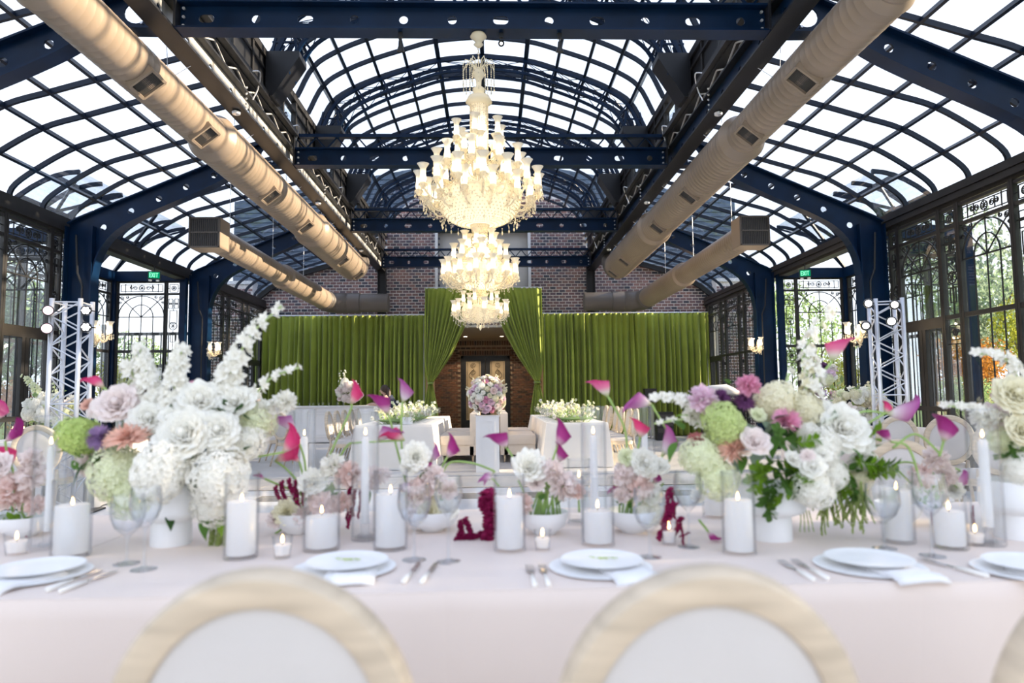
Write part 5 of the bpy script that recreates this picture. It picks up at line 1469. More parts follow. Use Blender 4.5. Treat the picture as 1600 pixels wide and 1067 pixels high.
# benches
def bench(x0, x1, y0, y1, side, label):
    t = thing('upholstered_bench', label, 'bench', ((x0 + x1) / 2, (y0 + y1) / 2, 0)); L, D = (x1 - x0) / 2, (y1 - y0) / 2
    m = MB()
    def rb(a, b, r=.05):
        n = 6; out = MB(); pr = []
        for q, (sx, sy) in enumerate(((1, -1), (1, 1), (-1, 1), (-1, -1))):
            for i in range(n + 1):
                an = -PI / 2 + q * PI / 2 + PI / 2 * i / n; cx = (a[0] + b[0]) / 2 + sx * ((b[0] - a[0]) / 2 - r); cy = (a[1] + b[1]) / 2 + sy * ((b[1] - a[1]) / 2 - r); pr.append((cx + r * math.cos(an), cy + r * math.sin(an)))
        k = len(pr); vs = [(x, y, a[2]) for x, y in pr] + [(x, y, b[2] - .03) for x, y in pr] + [((x - (a[0] + b[0]) / 2) * .97 + (a[0] + b[0]) / 2, (y - (a[1] + b[1]) / 2) * .98 + (a[1] + b[1]) / 2, b[2]) for x, y in pr]
        fs = [(i, (i + 1) % k, k + (i + 1) % k, k + i) for i in range(k)] + [(k + i, k + (i + 1) % k, 2 * k + (i + 1) % k, 2 * k + i) for i in range(k)] + [tuple(range(k - 1, -1, -1)), tuple(2 * k + i for i in range(k))]
        return out.add(vs, fs)
    put('seat_base', rb((-L, -D, .14), (L, D, .33)).mesh('b', True, angle=40), 'bench_fabric', t)
    put('seat_cushion', rb((-L - .01, -D - .01, .33), (L + .01, D + .01, .50), .07).mesh('c', True, angle=40), 'bench_fabric', t)
    # rounded upright back on the inner edge
    xi = -side * (L - .05); hs = []
    for k in range(13):
        a = PI * k / 12; hs.append((-D + .0 + (1 - math.cos(a)) * D, .0 + .5 + .40 * min(1, math.sin(a) * 2.2 + .0) if 0 < k < 12 else .5))
    vs = []; 
    for xx in (xi - .07, xi + .07): vs += [(xx, y, z) for y, z in [(-D, .14)] + [(-D, .5)] + hs[1:-1] + [(D, .5), (D, .14)]]
    k = len(vs) // 2; fs = [tuple(range(k)), tuple(range(2 * k - 1, k - 1, -1))] + [(i, k + i, k + (i + 1) % k, (i + 1) % k) for i in range(k)]
    put('backrest', MB().add(vs, fs).mesh('bk', True, angle=40), 'bench_fabric', t)
    lg = MB().lathe([(0, 0), (.014, 0), (.024, .14), (0, .14)], 10).mesh('leg', True); lg.materials.append(M['chair_wood'])
    for a in (-1, 1):
        for b in (-1, 1): put('leg', lg, parent=t, loc=(a * (L - .06), b * (D - .08), 0))
for k, (y0, y1) in enumerate(((12.8, 14.3), (14.45, 15.9))):
    bench(-.98, -.30, y0, y1, -1, 'cream upholstered bench %s, left of the white pedestal' % ('nearest the camera' if k == 0 else 'behind another'))
    bench(.17, .80, y0, y1, 1, 'cream upholstered bench %s, right of the white pedestal' % ('nearest the camera' if k == 0 else 'behind another'))
# pedestal and flower globe
PX_ = -.08
t = thing('flower_pedestal', 'white panelled pedestal carrying the pink flower globe', 'pedestal', (PX_, 11.4, 0))
put('body', MB().span((-.19, -.19, 0), (.19, .19, .90)), 'box_white', t)
put('top_board', MB().span((-.205, -.205, .90), (.205, .205, .915)), 'box_white', t)
m = MB()
for a, b, c, d in ((-.11, .11, .08, .82),):
    for p0, p1 in (((a, c), (b, c)), ((b, c), (b, d)), ((b, d), (a, d)), ((a, d), (a, c))): m.bar((p0[0], -.195, p0[1]), (p1[0], -.195, p1[1]), .018, .014)
put('moulding', m, 'box_white', t)
a = Arr('big round globe of pink, lilac and white flowers on the white pedestal', 764, 648, Y=11.4, z=.915); a.t.location = (PX_, 11.4, .915); a.p = Vector(a.t.location)
r = random.Random(4)
put('inner_foliage', MB().ball((0, 0, .31), .245, 14, 10), 'fol_dark', a.t)
for i, p in enumerate(fib(105, -.8)):
    k = ('rose', 'carnation', 'rose', 'hydrangea', 'peony')[r.randrange(5)]; mt = r.choice(('p_white', 'p_white', 'p_blush', 'p_blush_pale', 'p_lilac', 'p_pink', 'p_cream')) if p.x > -.4 or r.random() < .5 else 'p_white'
    c = Vector((0, 0, .32)) + Vector((p.x * .29, p.y * .29, p.z * .32)) * r.uniform(.92, 1.1)
    if c.z < .03: continue
    put(k, withmat(KINDS[k](i), mt), parent=a.t, mw=Matrix.Translation(c) @ look(p, i) @ Matrix.Scale(r.uniform(.045, .075), 4))
sg = MB()
for i in range(14):
    d = Vector((r.uniform(-1, 1), r.uniform(-1, .2), r.uniform(.2, 1))).normalized(); b = Vector((0, 0, .32)) + d * .28; sg.tube([b, b + d * .09], .004, 4)
    for q in range(3): sg.octa(tuple(b + d * (.05 + .025 * q)), .014)
put('bud_sprays', sg, 'p_cream', a.t, kind='stuff')

ordc = ('first', 'second', 'third', 'fourth', 'fifth', 'sixth', 'seventh', 'eighth')
# chairs by the long tables
for k in range(6):
    chair(2.52 + .02 * (k % 2), 12.25 + k * .66, PI / 2, 'cream oval-back chair outside the right long table, %s from the camera' % ordc[k], 'chairs along the right long table')
for k in range(5):
    chair(-2.86, 12.3 + k * .66, -PI / 2, 'cream oval-back chair outside the left long table, %s from the camera' % ordc[k], 'chairs along the left long table')
for k, (px, y) in enumerate(((440, 12.6), (418, 13.6))):
    chair(PY(px, 700, y).x, y, -.6 - k, 'cream chair standing before the bar counter, %s one' % ('nearer' if k == 0 else 'farther'))

# small gilt service table, speaker at the right curtain
p = PY(1016, 640, 18.8)
t = thing('loudspeaker', 'small black loudspeaker on a stand before the right green curtain', 'loudspeaker', (p.x, 18.8, 0))
put('cabinet', MB().span((-.16, -.15, 1.0), (.16, .15, 1.38)), 'black_plastic', t); put('cone', MB().lathe([(0, .03), (.05, .01), (.11, 0), (.12, -.01)], 20, mat=Matrix.Translation((0, -.155, 1.15)) @ Matrix.Rotation(PI / 2, 4, 'X')), 'grille', t)
put('stand_pole', MB().tube([(0, 0, 0), (0, 0, 1.0)], .018, 8), 'black_plastic', t); put('stand_feet', MB().bar((-.3, 0, .02), (.3, 0, .02), .03).bar((0, -.3, .02), (0, .3, .02), .03), 'black_plastic', t)
p = PY(1034, 668, 18.5)
t = thing('equipment_case', 'low black equipment case on the floor before the right curtain', 'case', (p.x, 18.3, 0)); put('case_body', MB().span((-.22, -.2, 0), (.22, .2, .75)), 'black_plastic', t)
m = MB()
for z in (.2, .38, .56): m.span((-.2, -.21, z), (.2, -.2, z + .12))
put('front_panel', m, 'grille', t)
# DJ table with white facade
p = PY(1128, 612, 17.0)
t = thing('music_booth', 'small booth with a white wing-shaped top behind the pink peony', 'booth', (p.x, 17.0, 0)); put('cabinet', MB().span((-.5, -.2, 0), (.5, .2, 1.05)), 'black_plastic', t)
put('wing_top', MB().tube([(-.62, 0, 1.28), (-.3, 0, 1.33), (.1, 0, 1.32), (.5, 0, 1.22)], [.02, .10, .14, .05], 12).mesh('w', True), 'box_white', t); put('support', MB().tube([(0, 0, 1.05), (0, 0, 1.2)], .03, 8), 'black_plastic', t)

# right-hand round/long guest tables with flowers and chairs
table('cloth-covered guest table beside the right silver tower', 4.1, 5.75, 8.5, 9.6)
cloth('tablecloth', 'blush tablecloth on the guest table beside the right silver tower', 4.1, 5.75, 8.5, 9.6, seed=31, fold=.03)
table('cloth-covered guest table at the left window wall', -6.1, -4.6, 8.1, 9.3)
cloth('tablecloth', 'ivory tablecloth on the guest table beside the left silver tower', -6.1, -4.6, 8.1, 9.3, mat='cloth_ivory', seed=33, fold=.03)
chair(PZ(1441, 651, .98).x - .15, 7.2, .05, 'oval-back chair whose round cream back shows above the lilac calla flower', None)
chair(PZ(1501, 655, .98).x + .45, 7.1, -.35, 'oval-back chair half hidden behind the upright calla, right of another')
chair(PY(1560, 700, 6.2).x, 6.2, -.2, 'oval-back chair behind the tall taper at the right edge')
chair(2.19, 3.60, PI, 'oval-back chair on the far side of the near table, behind the upright calla')
chair(PY(60, 700, 7.3).x, 7.3, .2, 'cream chair before the left guest table')
cl = cloud('white and pale yellow guest-table flowers left of the right silver tower', 1345, 632, 46, 26, 8.9, .76, mats=('p_white', 'p_cream', 'p_white', 'p_greenwhite', 'p_blush_pale'), n=46, size=9, stalks=0, seed=5)
cl.spike([(1340, 640), (1358, 598)], 'p_cream', 8, 3, 26); cl.spike([(1330, 640), (1333, 606)], 'p_cream', 5, 3, 12); cl.spike([(1310, 640), (1300, 610)], 'p_cream', 5, 3, 10)
cl = cloud('tall mixed bouquet of plum, lilac and white flowers behind the right centrepiece', 1292, 605, 22, 34, 10.0, .9, mats=('p_purple', 'p_lilac', 'p_white', 'p_mauve', 'p_greenwhite'), n=34, size=8, seed=6)
cl = cloud('white flowers on the left guest table beneath the silver tower', 82, 640, 42, 22, 8.6, .76, mats=('p_white', 'p_white', 'p_greenwhite', 'p_blush_pale'), n=40, size=9, seed=9)
cl.spike([(75, 650), (60, 615), (38, 588)], 'p_greenwhite', 8, 4, 34); cl.spike([(90, 645), (85, 600)], 'p_greenwhite', 4, 3, 16); cl.spike([(60, 650), (40, 640)], 'p_white', 6, 4, 10)
cl = cloud('pale green and white flowers in the left glazed side bay', 209, 606, 9, 16, 12.5, .9, mats=('p_greenwhite', 'p_white'), n=14, size=6, seed=10)
for k, (x, y) in enumerate(((PY(209, 606, 12.5).x, 12.5), (PY(1292, 605, 10).x, 10.0))):
    t = thing('plinth', 'tall white plinth under the %s bouquet' % ('pale green' if k == 0 else 'plum and lilac'), 'plinth', (x, y, 0)); put('body', MB().span((-.16, -.16, 0), (.16, .16, .885)), 'box_white', t); put('cap', MB().span((-.18, -.18, .885), (.18, .18, .9)), 'box_white', t)
for k, (px, py) in enumerate(((38, 655), (20, 668), (60, 668), (1395, 650), (1372, 655))):
    p = PY(px, py, 8.45 if px < 800 else 8.8); t = thing('candle_lantern', ('clear glass cylinder with a lit candle on the left guest table', 'second glass candle cylinder on the left guest table, nearer the edge', 'third glass candle cylinder on the left guest table, by the flowers', 'glass candle cylinder on the right guest table', 'low glass candle cylinder on the right guest table')[k], 'candle', (p.x, p.y, .765))
    put('cylinder', MB().lathe([(0, 0), (.04, 0), (.04, .22), (.037, .22), (.037, .01), (0, .01)], 20).mesh('g', True, angle=50), 'glassware', t)
    put('candle', MB().lathe([(0, .012), (.03, .012), (.03, .12), (0, .12)], 16), 'wax', t); put('flame', MB().lathe([(0, .125), (.007, .135), (.006, .15), (0, .17)], 8).mesh('f', True), 'flame', t)

# person bending over the bar end
def person():
    p = PY(604, 621, 17.6); t = thing('person', 'person in a navy dress with dark hair bending over the bar end', 'person', (p.x, 17.6, 0))
    J = dict(pel=(.18, 0, .92), ch=(.02, 0, 1.16), nk=(-.03, -.02, 1.27), hd=(-.06, -.03, 1.38), hip1=(.17, -.09, .88), hip2=(.17, .09, .88), kn1=(.14, -.10, .48), kn2=(.2, .10, .48), an1=(.18, -.10, .08), an2=(.22, .1, .08), to1=(.06, -.11, .03), to2=(.10, .1, .03),
             sh1=(.0, -.17, 1.22), sh2=(.0, .15, 1.22), el1=(-.16, -.22, 1.03), el2=(-.15, .2, 1.05), wr1=(-.36, -.15, 1.04), wr2=(-.35, .12, 1.06), ha1=(-.43, -.13, 1.04), ha2=(-.42, .1, 1.06))
    E = [('pel', 'ch'), ('ch', 'nk'), ('nk', 'hd'), ('pel', 'hip1'), ('pel', 'hip2'), ('hip1', 'kn1'), ('hip2', 'kn2'), ('kn1', 'an1'), ('kn2', 'an2'), ('an1', 'to1'), ('an2', 'to2'), ('ch', 'sh1'), ('ch', 'sh2'), ('sh1', 'el1'), ('sh2', 'el2'), ('el1', 'wr1'), ('el2', 'wr2'), ('wr1', 'ha1'), ('wr2', 'ha2')]
    R = dict(pel=.15, ch=.14, nk=.05, hd=.075, hip1=.09, hip2=.09, kn1=.06, kn2=.06, an1=.04, an2=.04, to1=.03, to2=.03, sh1=.055, sh2=.055, el1=.04, el2=.04, wr1=.028, wr2=.028, ha1=.03, ha2=.03)
    ks = list(J); idx = {k: i for i, k in enumerate(ks)}; extra = []; vs = [J[k] for k in ks]; es = [(idx[a], idx[b]) for a, b in E]; rs = [R[k] for k in ks]
    for h, s_ in (('ha1', -1), ('ha2', 1)):
        b = Vector(J[h])
        for f in range(5):
            o = Vector((-.03 if f else .0, (f - 2) * .016, .0)); q = b + o * .8; vs.append(tuple(q)); rs.append(.010); es.append((idx[h], len(vs) - 1)); vs.append(tuple(q + Vector((-.045 if f else -.02, (-.02 * s_ if not f else 0), -.012)))); rs.append(.008); es.append((len(vs) - 2, len(vs) - 1))
    me = bpy.data.meshes.new('body'); me.from_pydata(vs, es, []); o = put('body', me, 'skin', t)
    md = o.modifiers.new('skin', 'SKIN'); md.use_smooth_shade = True
    for i, sv in enumerate(me.skin_vertices[0].data): sv.radius = (rs[i], rs[i]); sv.use_root = (i == 0)
    o.modifiers.new('sub', 'SUBSURF').levels = 1; o.modifiers['sub'].render_levels = 1
    put('head', MB().ball((-.07, -.03, 1.40), .095, 14, 10, sc=(.95, .8, 1.15)).ball((-.165, -.03, 1.385), .018, 6, 5).mesh('h', True), 'skin', t)
    m = MB().ball((-.045, -.03, 1.43), .108, 14, 10, sc=(1, .92, 1.05)); m.tube(spline([(.02, -.03, 1.44), (.06, -.06, 1.3), (.05, -.1, 1.15), (.0, -.12, 1.02)], 4), [.07] * 4 + [.06] * 4 + [.04] * 5, 8); put('hair', m.mesh('hr', True), 'hair', t)
    put('dress', MB().tube([(.0, -.0, 1.24), (.03, 0, 1.14), (.12, 0, 1.0), (.18, 0, .9), (.19, 0, .7), (.2, 0, .45)], [.15, .17, .165, .19, .21, .25], 18).mesh('d', True), 'navy', t)
    put('face', MB().ball((-.155, -.06, 1.415), .010, 6, 5).ball((-.155, 0, 1.415), .010, 6, 5), 'hair', t); put('mouth', MB().ball((-.155, -.03, 1.35), .012, 6, 4, sc=(.5, 1.4, .5)), 'p_dusty', t)
person()
# =====================================================================
# NEAR BANQUET TABLE
# =====================================================================
TY0, TY1 = 1.757, 2.985
bx = [-3.76, -2.54, -1.33, -.12, 1.09, 2.31, 3.5]
nm = ['leftmost', 'second from the left', 'under the white centrepiece', 'in the middle of the picture', 'under the mixed centrepiece', 'rightmost']
for k in range(6):
    if 0 < k < 6 or True:
        table('banquet table under the near pale cloth, %s' % nm[k], bx[k], bx[k + 1], TY0, TY1)
        cloth('tablecloth', 'smooth blush tablecloth over the near table, %s' % nm[k], bx[k] - .003, bx[k + 1] + .003, TY0, TY1, seed=40 + k, fold=.006, flare=.006, drop=.745, z=.76 + .0015 * (k % 2))
# near chairs
chair(-.352, 1.13, 0, 'cream oval-back chair at the near table, in front of the white centrepiece')
chair(.322, 1.10, 0, 'cream oval-back chair at the near table, in the middle right foreground')
chair(1.0, 1.10, 0, 'cream oval-back chair cut off at the right edge of the picture')
chair(-1.03, 1.13, 0, 'cream oval-back chair just outside the left edge of the picture')

# ---- candles ----
def cyl(label, px, base, wpx, top, mat='glassware'):
    p = PZ(px, base, .76); w = wpx / F * p.y / 2; p.y += w; p.x = PY(px, base, p.y).x; h = PY(px, top, p.y).z - .76
    t = thing('glass_cylinder', label, 'glass vase', (p.x, p.y, .761)); r = w
    put('cylinder_wall', MB().lathe([(0, 0), (r * .95, 0), (r, .004), (r, h), (r - .003, h + .001), (r - .004, h), (r - .004, .012), (0, .010)], 36).mesh('c', True, angle=50), mat, t)
    put('rim', MB().tube([((r - .0015) * math.cos(a * PI / 18), (r - .0015) * math.sin(a * PI / 18), h) for a in range(36)], .0016, 5, closed=True).mesh('r', True), 'glassware', t)
    return p, r
def flame(t, x, y, z, s=1.0):
    put('wick', MB().tube([(x, y, z - .002), (x + .001, y, z + .010 * s)], .0012, 5), 'black_plastic', t)
    put('flame', MB().lathe([(0, .006), (.0035, .010), (.0042, .015), (.0025, .024), (0, .031)], 10, (x, y, z)).mesh('f', True), 'flame', t)
def pillar(label, glabel, px, base, wpx, top, wax, slope=0):
    p, r = cyl(glabel, px, base, wpx, top); zt = PY(px, wax, p.y - r).z - .76
    t = thing('pillar_candle', label, 'candle', (p.x, p.y, .773)); q = r - .009; h = zt - .012
    pr = [(0, 0), (q * .97, 0), (q, .004), (q, h - .004), (q * .96, h), (q * .8, h - .002), (q * .5, h - .008), (0, h - .010)]
    m = MB().lathe(pr, 32)
    if slope:
        m.v = [(x, y, z + (slope * (1 - math.hypot(x, y) / q) if z > h * .8 else 0)) for x, y, z in m.v]
    put('wax', m.mesh('w', True, angle=50), 'wax', t); flame(t, 0, 0, h - .008 + max(0, slope))
PILL = [
 ('white pillar candle at the far left, beside the leftmost taper', 'glass cylinder around the far left pillar candle', 110, 876, 56, 750, 793, 0),
 ('white pillar candle under the big white hydrangeas', 'glass cylinder under the big white hydrangeas', 376, 878, 52, 740, 787, 0),
 ('short white pillar candle in front of the amaranth bowl, next to a votive', 'wide glass cylinder before the first small amaranth bowl', 502, 866, 57, 750, 812, .012),
 ('white pillar candle between the second tall taper and a wine glass', 'glass cylinder beside the second tall taper', 610, 864, 54, 736, 775, .004),
 ('white pillar candle in the centre, right of the burgundy amaranth', 'glass cylinder right of the burgundy amaranth heap', 797, 867, 50, 742, 780, 0),
 ('white pillar candle before the tall taper right of centre', 'glass cylinder before the tall taper right of centre', 935, 858, 52, 745, 803, .012),
 ('white pillar candle left of the right compote', 'glass cylinder left of the right compote', 1156, 872, 52, 738, 785, 0),
 ('white pillar candle behind the bowl of a wine glass, right of the compote', 'glass cylinder right of the green tassels', 1405, 853, 50, 728, 768, 0),
 ('white pillar candle behind the rightmost wine glass', 'glass cylinder beside the rightmost votive', 1486, 863, 52, 772, 803, .006)]
for a in PILL: pillar(*a)
# back row
p, r = cyl('glass cylinder holding a floating candle, behind the tall taper right of centre', 906, 822, 37, 718)
t = thing('floating_candle', 'white floating candle high in a water-filled cylinder', 'candle', (p.x, p.y, .76 + .145)); put('wax', MB().lathe([(0, 0), (r * .5, .004), (r * .88, .02), (r * .85, .026), (0, .022)], 24).mesh('w', True), 'wax', t); flame(t, 0, 0, .024)
pillar('white pillar candle standing behind the pale green hydrangea', 'glass cylinder behind the pale green hydrangea', 1118, 812, 40, 735, 752, 0)
def taper(label, glabel, px, base, wpx, top, tw, ttop, tbase, lean=0):
    p, r = cyl(glabel, px, base, wpx, top); t = thing('taper_candle', label, 'candle', (p.x, p.y, .772)); h = PY(px, ttop, p.y).z - .772; w = tw / F * p.y / 2
    put('holder', MB().lathe([(0, 0), (.026, 0), (.022, .008), (.012, .014), (.016, .03), (w + .003, .045), (w + .003, .07), (0, .07)], 16).mesh('h', True, angle=50), 'glassware', t)
    put('wax', MB().lathe([(0, .045), (w * 1.15, .045), (w, h - .01), (w * .7, h), (0, h)], 16).mesh('w', True, angle=50), 'wax', t); flame(t, 0, 0, h, 1.3)
taper('leftmost tall white taper candle, beside the lime hydrangea', 'tall glass tube left of the lime hydrangea', 73, 862, 46, 650, 9, 697, 855)
taper('tall white taper candle between two pillar candles, under pink callas', 'tall glass tube between two pillar candles under pink callas', 570, 848, 42, 640, 11, 682, 832)
taper('tall white taper candle right of centre, behind a pillar candle', 'tall glass tube right of centre behind a pillar candle', 930, 838, 40, 636, 11, 680, 800)
taper('shorter-looking white taper candle behind the bowl of burgundy tassels', 'tall glass tube behind the first small bowl', 474, 800, 34, 640, 11, 682, 790)
taper('white taper candle behind the red calla lily bowl', 'tall glass tube behind the red calla lily bowl', 1010, 800, 32, 636, 9, 674, 790)
taper('rightmost tall white taper candle, by the right edge flowers', 'tall glass tube at the right edge flowers', 1546, 857, 48, 640, 14, 686, 840)
def votive(label, px, base, wpx, top):
    p = PZ(px, base, .76); w = wpx / F * p.y / 2; p.y += w; h = PY(px, top, p.y).z - .76
    t = thing('votive_candle', label, 'candle', (p.x, p.y, .761))
    put('glass_cup', MB().lathe([(0, 0), (w * .72, 0), (w * .76, .003), (w, h), (w - .003, h), (w * .72, .010), (0, .010)], 28).mesh('c', True, angle=50), 'glassware', t)
    put('wax', MB().lathe([(0, .011), (w * .68, .011), (w * .84, h * .62), (0, h * .60)], 24).mesh('w', True, angle=50), 'wax', t); flame(t, 0, 0, h * .6, .8)
votive('small votive candle at the far left edge', 12, 872, 36, 832)
votive('small votive candle between two pillar candles, left of centre', 436, 876, 31, 838)
votive('small votive candle in front of the third bowl, in the centre', 849, 864, 28, 828)
votive('small votive candle between the two wine glasses, right of centre', 1049, 855, 25, 815)
votive('small votive candle at the right, beside the tall tube', 1536, 856, 32, 822)

# ---- glassware ----
def wglass(label, px, base, topy, wpx, belly=.5):
    p = PZ(px, base, .76); H = PY(px, topy, p.y).z - .76; R = wpx / F * p.y / 2
    t = thing('wine_glass', label, 'wine glass', (p.x, p.y + .02, .761)); f = .036; s = H * belly
    pr = [(0, .002), (f, 0), (f, .002), (.012, .006), (.0042, .014), (.0038, s * .6), (.0042, s - .01), (.012, s), (R * .72, s + (H - s) * .18), (R * .98, s + (H - s) * .45), (R, s + (H - s) * .6), (R * .90, H), (R * .885, H), (R * .975, s + (H - s) * .6), (R * .95, s + (H - s) * .45), (R * .68, s + (H - s) * .2), (0, s + .006)]
    put('glass_body', MB().lathe(pr, 32).mesh('g', True, angle=80), 'stemware', t)
wglass('short wine glass before the pale green hydrangea, left', 192, 884, 775, 50, .42)
wglass('taller wine glass behind a shorter one, left', 219, 893, 762, 46, .52)
wglass('large wine glass before a pillar candle, left of centre', 646, 878, 758, 52, .45)
wglass('tall narrow wine glass left of the amaranth heap', 700, 881, 745, 44, .55)
wglass('large wine glass right of centre, before the cream ranunculus', 1018, 874, 765, 50, .40)
wglass('wine glass behind the right foreground chair, beside the amaranth', 1080, 858, 738, 44, .50)
wglass('tilted-looking large wine glass below the green sprigs at right', 1388, 860, 757, 52, .42)
wglass('rightmost wine glass, standing before a pillar candle', 1464, 872, 740, 50, .50)
# ---- place settings ----
plm = proto('plate', lambda: MB().lathe([(0, .004), (.6, 0), (.64, .004), (.96, .035), (1.0, .05), (.985, .058), (.94, .045), (.66, .018), (.6, .018), (0, .016)], 64).mesh('plate', True, angle=70))
def setting(px, py, labs, r=.145, nap=0, sprig=True, rot=0):
    p = PZ(px, py, .762)
    a = thing('charger_plate', 'wide white charger plate, ' + labs, 'plate', (p.x, p.y, .761)); put('plate_body', withmat(plm, 'porcelain'), parent=a, scale=(r * 1.0, r * 1.0, r * .9))
    b = thing('dinner_plate', 'white dinner plate on a charger, ' + labs, 'plate', (p.x + .006, p.y + .012, .779)); put('plate_body', withmat(plm, 'porcelain'), parent=b, scale=(r * .80, r * .80, r * .9))
    n = thing('napkin', 'folded white linen napkin under a dinner plate, ' + labs, 'napkin', (p.x + nap, p.y - .03, .768), rz=rot)
    m = MB(); W_ = .055
    vs = []; fs = []; path = [(-.05, .001), (-.03, .002), (.0, .002), (.04, .002), (.08, .004), (.11, .007), (.135, .004), (.15, -.002)]
    for lay, (dz, wd) in enumerate(((0, 1.25), (.004, 1.2))):
        b0 = len(vs)
        for q, (yy, z) in enumerate(path):
            for s_ in (-1, -.5, 0, .5, 1): vs.append((s_ * W_ * wd, -(yy - .0) if True else 0, z + dz - .004 * (abs(s_) > .9) + .0015 * math.sin(q + s_ * 3)))
        for i in range(len(path) - 1):
            for j in range(4): c = b0 + i * 5 + j; fs.append((c, c + 5, c + 6, c + 1))
    o = put('napkin_cloth', MB().add(vs, fs).mesh('n', True), 'linen', n); md = o.modifiers.new('t', 'SOLIDIFY'); md.thickness = .003
    if sprig:
        s_ = thing('greenery_sprig', 'tiny pale green sprig lying on the dinner plate, ' + labs, 'sprig', (p.x - .04, p.y + .02, .790))
        put('leaves', withmat(proto('spr0', lambda: sprig_mesh(0)), 'p_green'), parent=s_, mw=Matrix.Rotation(PI / 2, 4, 'Y') @ Matrix.Rotation(.4, 4, 'X') @ Matrix.Diagonal((.012, .025, .09, 1)))
setting(52, 899, 'far left place', nap=.02, sprig=False, rot=-.3)
setting(538, 889, 'place behind the left foreground chair', nap=.03, rot=.1)
setting(938, 887, 'place in the middle right', nap=.06, rot=.15)
setting(1358, 885, 'place right of the right foreground chair', nap=.04, rot=.05, sprig=False)
setting(1615, 893, 'place at the right edge', nap=0, sprig=False)
def cutlery(kind, label, px0, py0, px1, py1):
    """handle end -> tip"""
    a, b = PZ(px0, py0, .764), PZ(px1, py1, .764); L = .21; d = (b - a).normalized(); rz = math.atan2(d.y, d.x)
    t = thing(kind, label, kind, (a.x, a.y, .7665), rz=rz)
    put('handle', MB().tube([(0, 0, 0), (.004, 0, 0), (.05, 0, .001), (.095, 0, 0)], [.003, .0075, .0068, .0048], 10).mesh('h', True), 'bone', t)
    m = MB().tube([(.095, 0, 0), (.10, 0, 0), (.12, 0, 0)], [.0045, .003, .0028], 8)
    if kind == 'fork':
        m.add([(.12, -.003, 0), (.12, .003, 0), (.145, .011, .001), (.145, -.011, .001), (.16, .0115, 0), (.16, -.0115, 0)], [(0, 1, 2, 3), (3, 2, 4, 5)])
        for q in (-1.5, -.5, .5, 1.5): m.bar((.158, q * .0066, .0), (.205, q * .006, .003), .0026, .002)
    else: m.span((.12, -.007, -.0012), (.20, .006, .0012)); m.add([(.20, -.007, 0), (.20, .006, 0), (.222, .004, 0)], [(0, 1, 2)])
    put('blade' if kind == 'knife' else 'tines', m.mesh('b', False), 'cutlery', t)
for a in (('knife', 'white-handled knife beside the far left plate, inner one', 72, 924, 182, 882), ('knife', 'white-handled knife beside the far left plate, outer one', 92, 926, 200, 886),
          ('knife', 'white-handled knife left of centre, nearer the plate', 630, 911, 655, 880), ('knife', 'white-handled knife left of centre, farther from the plate', 658, 912, 682, 880),
          ('fork', 'white-handled fork in the centre, farther from the plate', 836, 917, 824, 876), ('fork', 'white-handled fork in the centre, nearer the plate', 857, 916, 843, 874),
          ('fork', 'white-handled fork above the right chair, outer one', 1272, 908, 1220, 878), ('fork', 'white-handled fork above the right chair, inner one', 1294, 906, 1240, 876),
          ('knife', 'white-handled knife right of the right plate', 1545, 902, 1462, 880), ('fork', 'fork at the right edge beside the last plate', 1640, 905, 1580, 868)): cutlery(*a)

# ---- small bowl arrangements ----
def lowbowl(a, r=.085, h=.075): put('bowl', bowl_mesh(r, h), 'ceramic', a.t); a.heart_z = h
A = Arr('small blush flower bowl with magenta callas at the left edge', 20, 843); A.t.location.y += .06; A.p = Vector(A.t.location); A.Y = A.p.y; lowbowl(A, .10)
A.heart(25, 800, 26, mat='fol_green')
for k, mt, x, y, r in (('carnation', 'p_blush', 18, 768, 33), ('carnation', 'p_blush_pale', 50, 745, 26), ('carnation', 'p_blush', 56, 790, 18), ('peony', 'p_blush_pale', -6, 728, 24), ('carnation', 'p_blush_pale', 50, 718, 20)): A.bloom(k, mt, x, y, r)
A.calla([(36, 800), (30, 770), (18, 728)], (8, 690), 'calla_red', 1.0); A.calla([(20, 800), (12, 720), (8, 690)], (40, 660), 'calla_purple', .8); A.calla([(0, 760), (-6, 690), (-6, 655)], (10, 628), 'calla_pink', 1.1)
A.calla([(30, 800), (22, 765), (14, 745)], (-8, 715), 'calla_mauve', .7); A.calla([(40, 860), (42, 820), (34, 800)], (30, 790), 'calla_purple', .6); A.hang(36, 822, 26, dx=.3)
for q in range(5): A.leaf(18 + q * 6, 815, 22, rnd.uniform(-10, 14), rnd.uniform(5, 20), 'leaf_bright')

A = Arr('small bowl of white ranunculus, blush roses and burgundy tassels, left of centre', 452, 842); A.t.location.y += .10; A.p = Vector(A.t.location); A.Y = A.p.y; lowbowl(A, .082)
A.heart(500, 780, 42, mat='fol_green')
for k, mt, x, y, r in (('ranunculus', 'p_white', 489, 752, 23), ('carnation', 'p_blush', 545, 740, 24), ('carnation', 'p_blush_pale', 575, 748, 25), ('carnation', 'p_white', 520, 727, 22), ('ranunculus', 'p_cream', 446, 800, 20), ('ranunculus', 'p_blush_pale', 430, 812, 14), ('carnation', 'p_blush', 502, 790, 26), ('carnation', 'p_blush_pale', 470, 808, 18), ('carnation', 'p_blush', 535, 785, 18), ('carnation', 'p_blush_pale', 600, 742, 14)): A.bloom(k, mt, x, y, r)
A.calla([(480, 770), (450, 735), (430, 720)], (478, 690), 'calla_red', .9, lenf=1.0, roll=0); A.calla([(478, 770), (476, 720), (461, 675)], (430, 640), 'calla_mauve', .9)
A.calla([(485, 760), (475, 745), (468, 722)], (452, 708), 'calla_red', 1.0); A.calla([(455, 765), (430, 755), (414, 748)], (396, 738), 'calla_purple', .6)
